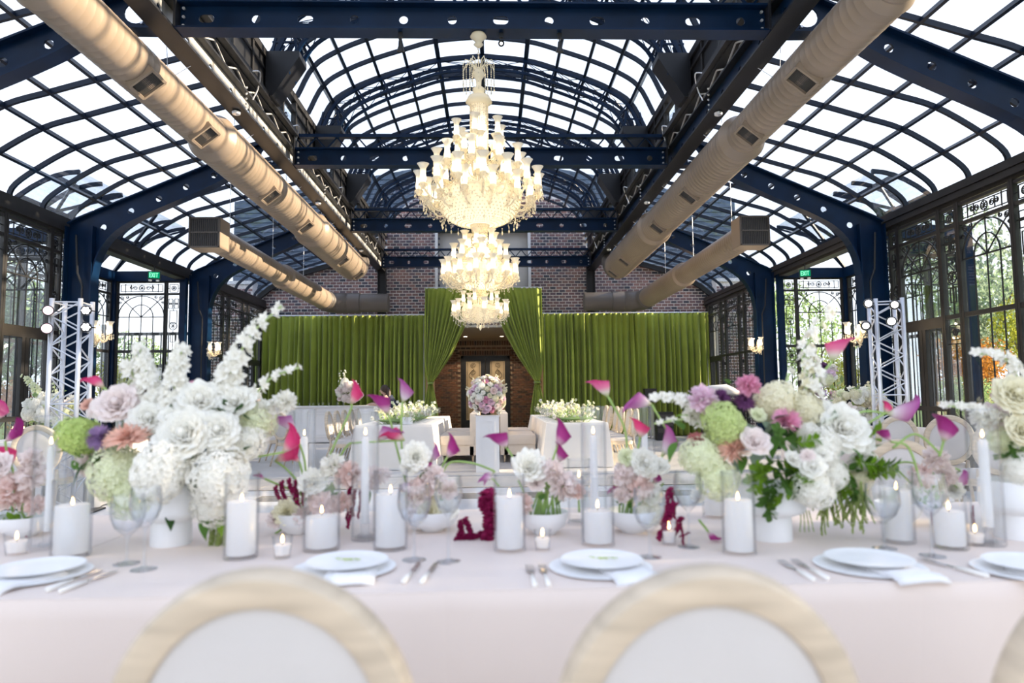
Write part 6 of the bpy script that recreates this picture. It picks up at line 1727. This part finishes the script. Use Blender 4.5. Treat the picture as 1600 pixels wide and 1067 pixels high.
A.calla([(490, 765), (520, 700), (548, 640), (548, 632)], (566, 596), 'calla_red', .95, roll=0); A.calla([(500, 765), (540, 700), (556, 692), (590, 690)], (622, 660), 'calla_mauve', 1.0, roll=PI)
A.calla([(450, 820), (425, 838), (420, 848)], (412, 868), 'calla_purple', .8); A.calla([(590, 690), (625, 688), (632, 688)], (596, 668), 'calla_red', 1.0, roll=PI)
for x, y, L, dx in ((440, 752, 62, .18), (452, 748, 70, .30), (462, 750, 48, .1), (472, 748, 40, .05), (548, 760, 52, -.1), (556, 765, 58, -.2), (565, 762, 46, -.1), (545, 765, 40, .2), (430, 760, 56, .35)): A.hang(x, y, L, dx=dx, w=.75)
for x, y, L, dx, dyy in ((520, 770, 24, 10, -6), (528, 745, 22, 8, 14), (505, 800, 20, 4, -8), (570, 762, 26, 8, -20)): A.leaf(x, y, L, dx, dyy, 'leaf')

A = Arr('small bowl of white and blush blooms under the tallest upright calla lilies', 672, 838); A.t.location.y += .10; A.p = Vector(A.t.location); A.Y = A.p.y; lowbowl(A, .098)
A.heart(665, 775, 32, mat='fol_green')
for k, mt, x, y, r in (('ranunculus', 'p_white', 650, 712, 24), ('peony', 'p_white', 640, 730, 16), ('carnation', 'p_blush', 655, 768, 24), ('carnation', 'p_blush_pale', 678, 745, 22), ('ranunculus', 'p_cream', 668, 795, 24), ('carnation', 'p_blush_pale', 640, 795, 20), ('carnation', 'p_blush', 700, 765, 18), ('carnation', 'p_lilac', 635, 768, 16), ('ranunculus', 'p_white', 700, 795, 18)): A.bloom(k, mt, x, y, r)
A.calla([(634, 745), (628, 700), (627, 660), (629, 628)], (640, 592), 'calla_mauve', 1.15, roll=0); A.calla([(636, 760), (620, 700), (612, 665), (606, 648)], (588, 606), 'calla_purple', 1.0)
A.calla([(672, 770), (685, 740), (698, 715)], (718, 682), 'calla_purple', 1.1, roll=0); A.calla([(660, 765), (668, 735), (672, 722)], (690, 695), 'calla_mauve', .9, roll=0); A.calla([(650, 760), (660, 740), (676, 738)], (660, 716), 'calla_purple', 1.1)
A.calla([(690, 740), (705, 722), (740, 724), (770, 735), (772, 738)], (750, 752), 'calla_mauve', .9); A.calla([(690, 790), (692, 770), (696, 775)], (694, 744), 'calla_mauve', 1.3)
for x, y, L, dx, dyy in ((645, 790, 20, -8, 4), (690, 778, 20, 10, 6), (660, 750, 22, 4, 16)): A.leaf(x, y, L, dx, dyy, 'leaf')

A = Arr('burgundy amaranth heap lying on the cloth left of the central pillar candle', 742, 842, cat='amaranth'); 
for x, y, L, dx, w in ((762, 765, 78, .02, 1.3), (768, 770, 74, -.03, 1.2), (757, 775, 68, .06, 1.1), (766, 800, 44, -.25, 1.2)): A.hang(x, y, L, dx=dx, w=w * 1.35)
for x, y, L, dx, w in ((772, 832, 34, -1.4, 1.9), (758, 836, 34, -1.5, 1.9), (742, 839, 32, -1.45, 1.9), (728, 808, 36, .25, 1.9), (722, 816, 30, -.3, 1.9), (720, 812, 30, .1, 1.7), (732, 820, 24, .1, 2.0), (776, 826, 30, -1.3, 1.7)): A.hang(x, y, L, dx=dx, w=w, dy=-.02)
A.calla([(780, 760), (770, 748)], (745, 745), 'calla_mauve', .9)

A = Arr('small bowl with a white ranunculus and two purple callas, behind the central votive', 854, 843); A.t.location.y += .09; A.p = Vector(A.t.location); A.Y = A.p.y; lowbowl(A, .085, .08)
for k, mt, x, y, r in (('ranunculus', 'p_white', 828, 727, 29), ('carnation', 'p_blush_pale', 880, 758, 26), ('carnation', 'p_blush_pale', 862, 735, 22), ('carnation', 'p_blush', 816, 787, 20), ('carnation', 'p_blush', 903, 768, 14), ('ranunculus', 'p_blush_pale', 838, 755, 14)): A.bloom(k, mt, x, y, r)
A.calla([(847, 806), (856, 750), (864, 718), (870, 700)], (889, 655), 'calla_purple', 1.0, roll=0); A.calla([(850, 806), (858, 760), (866, 733), (872, 722)], (884, 694), 'calla_purple', 1.3, roll=0)
A.calla([(822, 740), (806, 725), (800, 712), (792, 700)], (770, 668), 'calla_purple', 1.25); A.calla([(850, 760), (842, 750)], (852, 742), 'calla_purple', .8); A.calla([(905, 800), (904, 775)], (897, 755), 'calla_red', .8)
m = MB(); r_ = random.Random(2)
for q in range(16):
    x0 = 828 + q * 3.2; P = [A.W(x0, 806, 0), A.W(x0 + r_.uniform(-14, 14), 770, -.01), A.W(x0 + r_.uniform(-26, 26), 750, 0)]; m.tube(P, .0035, 5)
put('bundled_stems', m.mesh('s', True), 'stem', A.t, kind='stuff')
for x, y, L, dx, dyy in ((878, 765, 18, 6, 10), (840, 765, 20, -8, 10), (870, 790, 18, 12, 16), (830, 790, 18, -8, 12), (846, 782, 20, 2, 12)): A.leaf(x, y, L, dx, dyy, 'leaf')

A = Arr('small bowl with a red calla and burgundy petals, right of centre', 998, 840); A.t.location.y += .09; A.p = Vector(A.t.location); A.Y = A.p.y; lowbowl(A, .092, .08)
for k, mt, x, y, r in (('peony', 'p_white', 1008, 723, 26), ('peony', 'p_white', 1032, 728, 16), ('carnation', 'p_blush_pale', 975, 742, 22), ('carnation', 'p_blush', 1000, 762, 24), ('carnation', 'p_blush_pale', 972, 772, 16), ('ranunculus', 'p_cream', 1016, 803, 21), ('ranunculus', 'p_white', 1020, 772, 18), ('peony', 'p_greenwhite', 980, 715, 16), ('ranunculus', 'p_white', 1090, 775, 12)): A.bloom(k, mt, x, y, r)
A.calla([(978, 780), (980, 720), (976, 670), (956, 630), (950, 620)], (930, 584), 'calla_pink', 1.15); A.calla([(986, 780), (992, 720), (998, 695), (1000, 684)], (1004, 652), 'calla_red', 1.5, roll=0)
A.calla([(1060, 690), (1040, 668), (1018, 632)], (974, 622), 'calla_mauve', 1.1, roll=PI); A.calla([(1015, 780), (1028, 735), (1035, 712)], (1058, 668), 'calla_mauve', 1.0, roll=0)
A.calla([(990, 780), (986, 770), (975, 768)], (952, 758), 'calla_purple', 1.3); A.calla([(1000, 790), (1018, 770), (1020, 755)], (1034, 736), 'calla_purple', 1.2)
m = MB()
for q in range(14):
    x0 = 968 + q * 4; m.tube([A.W(x0, 806, 0), A.W(x0 + r_.uniform(-10, 10), 775, -.01), A.W(x0 + r_.uniform(-20, 20), 755, 0)], .0035, 5)
put('bundled_stems', m.mesh('s', True), 'stem', A.t, kind='stuff')
for x, y, L, dx, dyy in ((970, 790, 20, -8, 10), (1000, 785, 20, 8, 8), (985, 795, 18, 2, 14)): A.leaf(x, y, L, dx, dyy, 'leaf')
A = Arr('burgundy amaranth trail with a fallen magenta calla, between two wine glasses', 1072, 848, cat='amaranth')
for x, y, L, dx, w in ((1048, 762, 60, -.25, 1.0), (1055, 785, 62, -.45, 1.2), (1066, 808, 42, -.5, 1.4), (1064, 818, 32, .1, 1.0), (1050, 770, 40, .1, .9), (1078, 832, 18, -1.2, 1.2)): A.hang(x, y, L, dx=dx, w=w)
A.calla([(1092, 812), (1100, 822), (1106, 830)], (1122, 848), 'calla_purple', .9)

# ---- the white centrepiece ----
A = Arr('big white centrepiece of hydrangeas and peonies with tall delphiniums, left', 254, 856); A.t.location.y += .06; A.p = Vector(A.t.location); A.Y = A.p.y
put('compote_bowl', compote_mesh(.105, .20, .064), 'ceramic', A.t)
A.heart(270, 700, 92, dy=.06)
for q in range(26): A.leaf(*((rnd.uniform(240, 300), rnd.uniform(700, 730)), (rnd.uniform(345, 400), rnd.uniform(640, 660)), (rnd.uniform(110, 160), rnd.uniform(700, 730)), (rnd.uniform(205, 300), rnd.uniform(640, 720)))[q % 4], rnd.uniform(20, 30), rnd.uniform(-24, 24), rnd.uniform(-18, 18), ('leaf', 'leaf_dark')[q % 2], dy=-.05, roll=rnd.random() * 3)
for k, mt, x, y, r, dy in (
 ('hydrangea', 'p_lime', 126, 682, 36, -.02), ('hydrangea', 'p_greenwhite', 186, 738, 44, -.06), ('hydrangea', 'p_greenwhite', 208, 772, 38, -.08), ('hydrangea', 'p_white', 250, 736, 50, -.14), ('hydrangea', 'p_white', 342, 745, 48, -.12), ('hydrangea', 'p_white', 335, 788, 34, -.08),
 ('hydrangea', 'p_greenwhite', 398, 662, 34, .02), ('hydrangea', 'p_white', 385, 690, 32, -.02), ('hydrangea', 'p_white', 232, 790, 18, -.06)): A.ball(k, mt, x, y, r, dy)
for k, mt, x, y, r, dy in (
 ('peony', 'p_white', 286, 678, 46, -.14), ('peony', 'p_white', 340, 672, 34, -.12), ('peony', 'p_white', 312, 624, 36, -.06), ('peony', 'p_white', 368, 626, 32, -.04), ('peony', 'p_blush_pale', 182, 630, 36, -.06), ('peony', 'p_white', 232, 652, 30, -.08), ('peony', 'p_blush_pale', 215, 618, 26, 0),
 ('rose', 'p_white', 250, 632, 24, -.04), ('dahlia', 'p_mauve', 156, 684, 21, -.08), ('carnation', 'p_blush_pale', 140, 722, 24, -.02), ('rose', 'p_blush_pale', 150, 640, 16, -.02), ('rose', 'p_pink', 301, 604, 11, .02), ('rose', 'p_peach', 137, 632, 12, 0), ('peony', 'p_blush_pale', 165, 722, 20, -.04),
 ('carnation', 'p_white', 415, 640, 20, .0), ('carnation', 'p_white', 445, 628, 21, 0), ('peony', 'p_white', 270, 650, 22, -.10)): A.bloom(k, mt, x, y, r, dy)
A.bloom('dahlia', 'p_peach', 202, 684, 36, -.12, face=(0, -.5, 1), sq=(1, 1, .8)); A.bloom('dahlia', 'p_peach', 178, 690, 18, -.10, face=(-.2, -.6, 1))
A.spike([(248, 680), (232, 600), (216, 535)], 'p_white', 20, 9, 46, -.02); A.spike([(268, 660), (275, 590), (285, 540)], 'p_white', 19, 10, 34, -.04); A.spike([(238, 640), (205, 580), (200, 570)], 'p_white', 15, 9, 16, 0)
A.spike([(350, 620), (366, 570), (395, 520), (440, 478)], 'p_white', 20, 8, 34, 0); A.spike([(345, 610), (350, 580)], 'p_white', 12, 10, 8, 0); A.spike([(395, 620), (425, 590), (468, 574)], 'p_white', 10, 7, 18, 0)
A.calla([(190, 655), (175, 622), (163, 606)], (132, 583), 'calla_red', .8, roll=PI); A.calla([(395, 715), (440, 707), (442, 707)], (470, 668), 'calla_red', 1.0, roll=0)
for x, y, L, dx, dyy, mt in ((150, 710, 32, -26, -22, 'leaf'), (135, 722, 40, -22, -26, 'leaf_dark'), (262, 800, 28, 8, -26, 'leaf_dark'), (330, 640, 26, 30, 4, 'leaf_dark'), (352, 650, 24, 26, -8, 'leaf_dark'), (290, 725, 22, 20, 8, 'leaf_dark'), (300, 770, 30, 4, 20, 'leaf_dark'), (322, 805, 34, -6, -36, 'leaf'), (340, 812, 26, 10, -24, 'leaf_bright'), (380, 705, 24, 16, 14, 'leaf_dark'), (230, 700, 26, 18, 10, 'leaf'), (350, 702, 20, 18, 6, 'leaf_dark')): A.leaf(x, y, L, dx, dyy, mt, dy=-.08)
for q in range(12): A.hang(326 + q * 2.6, 795 + (q * 7) % 12, 46 + (q * 5) % 20, 'p_amgreen', w=.42, dx=(q % 3 - 1) * .06, dy=-.05 + .006 * (q % 5))

# ---- the mixed centrepiece ----
A = Arr('big mixed centrepiece of pink dahlias, roses and green hydrangeas, right of centre', 1216, 848); A.t.location.y += .06; A.p = Vector(A.t.location); A.Y = A.p.y
put('compote_bowl', compote_mesh(.118, .185, .068), 'ceramic', A.t)
A.heart(1225, 705, 95, dy=.08)
for q in range(34): A.leaf(1195 + rnd.random() * 75, 670 + rnd.random() * 95, rnd.uniform(20, 34), rnd.uniform(-24, 24), rnd.uniform(-22, 16), ('leaf', 'leaf_dark', 'leaf_bright')[q % 3], dy=-.06 - .05 * rnd.random(), roll=rnd.random() * 3)
for q in range(16): A.leaf(1320 + rnd.random() * 60, 690 + rnd.random() * 60, rnd.uniform(14, 22), rnd.uniform(-24, 30), rnd.uniform(-20, 16), ('leaf', 'leaf_bright')[q % 2], dy=-.02, roll=rnd.random() * 3)
for k, mt, x, y, r, dy in (
 ('hydrangea', 'p_green', 1130, 662, 37, -.10), ('hydrangea', 'p_greenwhite', 1098, 714, 36, -.08), ('hydrangea', 'p_greenwhite', 1122, 748, 34, -.10), ('hydrangea', 'p_cream', 1212, 628, 36, -.02), ('hydrangea', 'p_cream', 1258, 640, 30, .0), ('hydrangea', 'p_white', 1280, 700, 34, -.10), ('hydrangea', 'p_white', 1262, 682, 22, -.06),
 ('hydrangea', 'p_white', 1270, 762, 36, -.14), ('hydrangea', 'p_white', 1298, 740, 28, -.10), ('hydrangea', 'p_white', 1350, 725, 24, 0), ('hydrangea', 'p_cream', 1340, 748, 22, 0), ('hydrangea', 'p_cream', 1190, 640, 20, 0)): A.ball(k, mt, x, y, r, dy)
for k, mt, x, y, r, dy in (
 ('carnation', 'p_lilac', 1098, 624, 26, -.06), ('dahlia', 'p_purple', 1126, 622, 17, -.04), ('carnation', 'p_pink', 1169, 602, 21, -.06), ('dahlia', 'p_purple', 1163, 626, 19, -.05), ('rose', 'p_greenwhite', 1185, 648, 15, -.08), ('dahlia', 'p_pink', 1229, 658, 24, -.12),
 ('rose', 'p_blush_pale', 1181, 690, 27, -.16), ('dahlia', 'p_peach', 1146, 702, 27, -.12), ('carnation', 'p_dusty', 1088, 688, 15, -.08), ('rose', 'p_white', 1241, 718, 18, -.16), ('rose', 'p_white', 1270, 728, 23, -.18), ('rose', 'p_white', 1285, 710, 17, -.16), ('rose', 'p_blush_pale', 1262, 712, 13, -.17),
 ('peony', 'p_white', 1320, 668, 42, -.06), ('peony', 'p_white', 1290, 650, 28, -.02), ('carnation', 'p_white', 1080, 650, 16, 0), ('peony', 'p_white', 1345, 690, 22, -.02)): A.bloom(k, mt, x, y, r, dy)
A.spike([(1100, 640), (1060, 625), (1016, 622)], 'p_white', 14, 9, 30, -.02); A.spike([(1100, 670), (1075, 655), (1022, 662)], 'p_white', 9, 6, 14, 0)
A.spike([(1262, 645), (1272, 590), (1262, 540), (1300, 484)], 'p_white', 16, 10, 26, 0); A.spike([(1258, 640), (1262, 560)], 'p_cream', 13, 8, 14, 0); A.spike([(1240, 640), (1228, 610), (1232, 582)], 'p_white', 8, 9, 4, 0)
A.calla([(1238, 690), (1256, 640), (1285, 585), (1300, 565)], (1312, 518), 'calla_pink', 1.15, roll=PI)
A.calla([(1300, 660), (1350, 643), (1385, 646)], (1442, 640), 'calla_mauve', 1.0, roll=0, ydir=-.02); A.calla([(1350, 665), (1372, 652), (1384, 645)], (1390, 628), 'calla_red', 1.3)
A.calla([(1440, 760), (1420, 700), (1392, 690)], (1370, 664), 'calla_purple', .9); A.calla([(1395, 700), (1430, 678), (1465, 705), (1468, 712), (1474, 690)], (1484, 650), 'calla_purple', 1.35, roll=0)
for x, y, L, dx, dyy, mt in ((1058, 690, 34, -14, -22, 'leaf'), (1068, 672, 30, -12, 18, 'leaf'), (1210, 680, 36, -4, -22, 'leaf'), (1165, 712, 30, -8, -20, 'leaf'), (1140, 600, 18, -8, 12, 'leaf'), (1345, 770, 34, 22, -18, 'leaf_bright'), (1210, 655, 26, 12, 6, 'leaf_dark'), (1330, 700, 30, 20, -16, 'leaf'), (1075, 650, 24, -18, 4, 'leaf_bright')): A.leaf(x, y, L, dx, dyy, mt, dy=-.12)
for x, y, L, dx, dyy in ((1215, 712, 56, -8, -40), (1225, 715, 52, 18, -36), (1205, 725, 50, -20, -34), (1235, 745, 36, 8, -20), (1215, 745, 46, -14, -44), (1205, 760, 44, -10, -40), (1240, 690, 36, 26, 6), (1222, 690, 40, -14, 10), (1210, 735, 40, -26, -8), (1225, 770, 34, -10, -30), (1195, 735, 36, -6, -30), (1235, 730, 40, 20, -30)): A.sprig(x, y, L, dx, dyy, 'leaf_bright' if rnd.random() < .65 else 'leaf', dy=-.13)
for x, y, L, dx, dyy in ((1330, 715, 50, 40, -4), (1345, 720, 54, 50, -14), (1335, 690, 44, 44, 10), (1350, 745, 46, 50, 0), (1318, 720, 46, 10, -36), (1325, 740, 40, 20, -30), (1310, 735, 40, 4, -30)): A.sprig(x, y, L, dx, dyy, 'leaf_bright' if rnd.random() < .5 else 'leaf', dy=-.04)
for q in range(48): A.hang(1278 + rnd.random() * 78, 752 + rnd.random() * 26, 34 + rnd.random() * 28, 'p_amgreen', dx=rnd.uniform(-.5, .5), dy=-.07 + .09 * rnd.random(), w=rnd.uniform(.3, .5))
for q in range(4): A.hang(1252 + q * 4, 798, 32, 'p_amgreen', dx=(q - 1) * .1, w=.4)

# ---- right-hand small bowl and right edge centrepiece ----
A = Arr('small white bowl of blush blooms and arching callas behind the right wine glasses', 1448, 832); A.t.location.y += .16; A.p = Vector(A.t.location); A.Y = A.p.y; lowbowl(A, .08, .08)
A.heart(1455, 775, 26, mat='fol_green')
for k, mt, x, y, r in (('carnation', 'p_blush_pale', 1462, 716, 22), ('carnation', 'p_blush', 1440, 745, 22), ('carnation', 'p_blush_pale', 1478, 742, 20), ('carnation', 'p_white', 1420, 770, 18), ('ranunculus', 'p_white', 1490, 765, 16)): A.bloom(k, mt, x, y, r)
A.calla([(1440, 770), (1400, 730), (1420, 722), (1450, 735), (1490, 760)], (1516, 742), 'calla_mauve', .8); A.calla([(1500, 735), (1484, 728)], (1466, 716), 'calla_purple', .8)
A.leaf(1470, 748, 34, 24, -10, 'leaf_bright'); A.leaf(1490, 742, 20, 8, 6, 'leaf')
for x, y, L in ((1520, 790, 40), (1518, 800, 34), (1455, 800, 30)): A.hang(x, y, L, w=.5)
A = Arr('tall white peony centrepiece cut off by the right edge of the picture', 1625, 850); A.t.location.y += .10; A.p = Vector(A.t.location); A.Y = A.p.y
put('compote_bowl', compote_mesh(.10, .19, .06), 'ceramic', A.t); A.heart(1620, 700, 70, dy=.06, mat='fol_green')
for k, mt, x, y, r, dy in (('hydrangea', 'p_white', 1592, 735, 30, -.06), ('hydrangea', 'p_greenwhite', 1565, 690, 24, 0), ('hydrangea', 'p_white', 1640, 760, 40, 0)): A.ball(k, mt, x, y, r, dy)
for k, mt, x, y, r, dy in (('peony', 'p_cream', 1588, 615, 36, -.05), ('peony', 'p_cream', 1600, 672, 30, -.08), ('peony', 'p_lilac', 1566, 620, 16, 0), ('peony', 'p_blush_pale', 1555, 650, 26, .02), ('peony', 'p_white', 1640, 640, 40, 0), ('carnation', 'p_white', 1545, 668, 20, .02), ('carnation', 'p_white', 1530, 655, 18, .02)): A.bloom(k, mt, x, y, r, dy)
A.spike([(1600, 640), (1590, 590), (1570, 560), (1528, 552)], 'p_white', 13, 10, 26, 0); A.spike([(1570, 660), (1530, 640), (1478, 634)], 'p_white', 12, 8, 26, 0)
for x, y, L, dx, dyy in ((1580, 690, 34, -10, -20), (1590, 700, 30, 6, -26), (1575, 710, 30, -14, -16), (1600, 690, 30, 10, 10)): A.sprig(x, y, L, dx, dyy, 'leaf')
for x, y, L in ((1582, 765, 44), (1592, 770, 44), (1575, 770, 36), (1600, 770, 40)): A.hang(x, y, L, 'p_amgreen')
# =====================================================================
# OUTSIDE
# =====================================================================
put('floor_lawn', MB().span((-60, -30, -.3), (60, 80, -.14)), 'lawn', kind='structure')
g = put('floor_terrace', None, kind='structure')
put('paving', MB().span((-13, -6, -.14), (-7.0, 30, -.06)).span((6.75, -6, -.14), (13, 30, -.06)), 'paving', g)
def crown_mesh(seed, n=4200):
    r = random.Random(seed); m = MB()
    bl = [(Vector((r.uniform(-.6, .6), r.uniform(-.6, .6), r.uniform(-.55, .7))), r.uniform(.3, .5)) for _ in range(11)]
    for k in range(n):
        c, R = bl[k % 11]; d = Vector((r.gauss(0, 1), r.gauss(0, 1), r.gauss(0, 1))).normalized(); p = c + d * R * r.uniform(.75, 1.05)
        Q = Matrix.Translation(p) @ look(d + Vector((r.uniform(-1, 1), r.uniform(-1, 1), r.uniform(-1, 1))) * .8, r.random() * 6); s = r.uniform(.022, .04)
        m.add([(-s, 0, 0), (0, -s * .3, s * .6), (s, 0, 0), (0, s * .9, s * .3)], [(0, 1, 3), (1, 2, 3)], Q)
    return m.mesh('crown')
CM = [crown_mesh(i) for i in range(3)]
def tree(x, y, h, w, mat, label, k=0):
    t = thing('garden_tree', label, 'tree', (x, y, -.14))
    tr = MB().tube(spline([(0, 0, 0), (.05, .02, h * .3), (-.04, .05, h * .6)], 3), [.13, .12, .10, .09, .08, .07, .06], 8)
    for a in range(4): tr.tube([(0, 0, h * .35), (math.cos(a * 1.6) * w * .5, math.sin(a * 1.6) * w * .5, h * .62)], [.05, .02], 6)
    put('trunk', tr.mesh('t', True), 'bark', t); put('foliage', withmat(CM[k % 3], mat), parent=t, loc=(0, 0, h * .62), scale=(w, w, h * .42), kind='stuff')
TT = [(-11.6, 15.8, 4.6, 1.9, 'fol_dark', 'dark green tree outside the left window wall beyond the silver tower'), (-13.8, 20.5, 5.2, 2.2, 'fol_green', 'green tree behind the dark one outside the left windows'), (-16.5, 24, 5.5, 2.4, 'fol_dark', 'farthest dark tree beyond the left windows'),
      (-9.9, 18.6, 2.4, 1.0, 'fol_yellow', 'yellow-green bush framed by the left side bay end window'), (-10.7, 21.6, 3.4, 1.3, 'fol_green', 'rounded green bush behind the yellow-green one, left bay window'), (-9.6, 13.4, 1.9, .8, 'fol_orange', 'orange autumn bush just outside the left side bay'),
      (11.2, 15.7, 2.6, 1.2, 'fol_orange', 'orange autumn bush outside the right near window'), (13.9, 18.9, 6.4, 2.2, 'fol_dark', 'dark green tree behind the orange bush outside the right window'), (13.6, 16.6, 4.2, 1.3, 'fol_yellow', 'yellow-leaved tree at the right edge, outside'),
      (17.5, 23.5, 5.6, 2.6, 'fol_green', 'green tree farthest out beyond the right windows'), (10.2, 21.8, 4.9, 1.5, 'fol_green', 'green tree filling the right side bay end window'), (9.6, 18.6, 2.6, .9, 'fol_yellow', 'yellow-green shrub low in the right side bay end window'), (9.4, 13.2, 1.6, .8, 'fol_green', 'low green bush at the foot of the right side bay')]
TT += [(13 + (i % 2) * 2.5, -4 + i * 2.0, 7.8 - .3 * (i % 3), 2.2, 'fol_green', 'unseen tree added outside the right wall to block low sun, %s of the row' % ('first', 'second', 'third', 'fourth', 'fifth', 'sixth', 'seventh', 'eighth')[i]) for i in range(8)]  # row added out of view to keep sun off the near table
for i, a in enumerate(TT): tree(*a, k=i)
# brick wings of the building either side of the hall
for side in (-1, 1):
    w = put('wall_wing', None, kind='structure')
    x0, x1 = sorted((XC + side * 6.95, XC + side * 8.5))
    put('mortar_bed', MB().span((x0, WY + .02, -.1), (x1, WY + .4, 4.6)), 'mortar', w)
    bf = MB(); brickfield(bf, x0, x1, .0, 4.55, WY + .02, lambda x, z: True); put('brick', bf, 'brick', w, kind='stuff')
    put('coping', MB().span((x0, WY - .05, 4.6), (x1, WY + .45, 4.7)), 'white_trim', w)
# garden pavilion with pale frame seen through the left end window
t = thing('garden_railing', 'pale terrace railing and post outside the left side bay window', 'railing', (-10.6, 19.2, 0))
put('post', MB().span((-.15, -.15, -.1), (.15, .15, 3.3)), 'plaster', t)
m = MB().span((.1, -.04, 3.0), (2.2, .04, 3.08)).span((.1, -.04, 2.1), (2.2, .04, 2.18)); put('handrail', m, 'steel_dark', t)
for k in range(10): put('baluster', MB().span((.2 + k * .2, -.015, 2.1), (.23 + k * .2, .015, 3.0)), 'steel_dark', t)
put('terrace_wall', MB().span((.1, -.1, -.1), (2.2, .1, 2.1)), 'plaster', t)
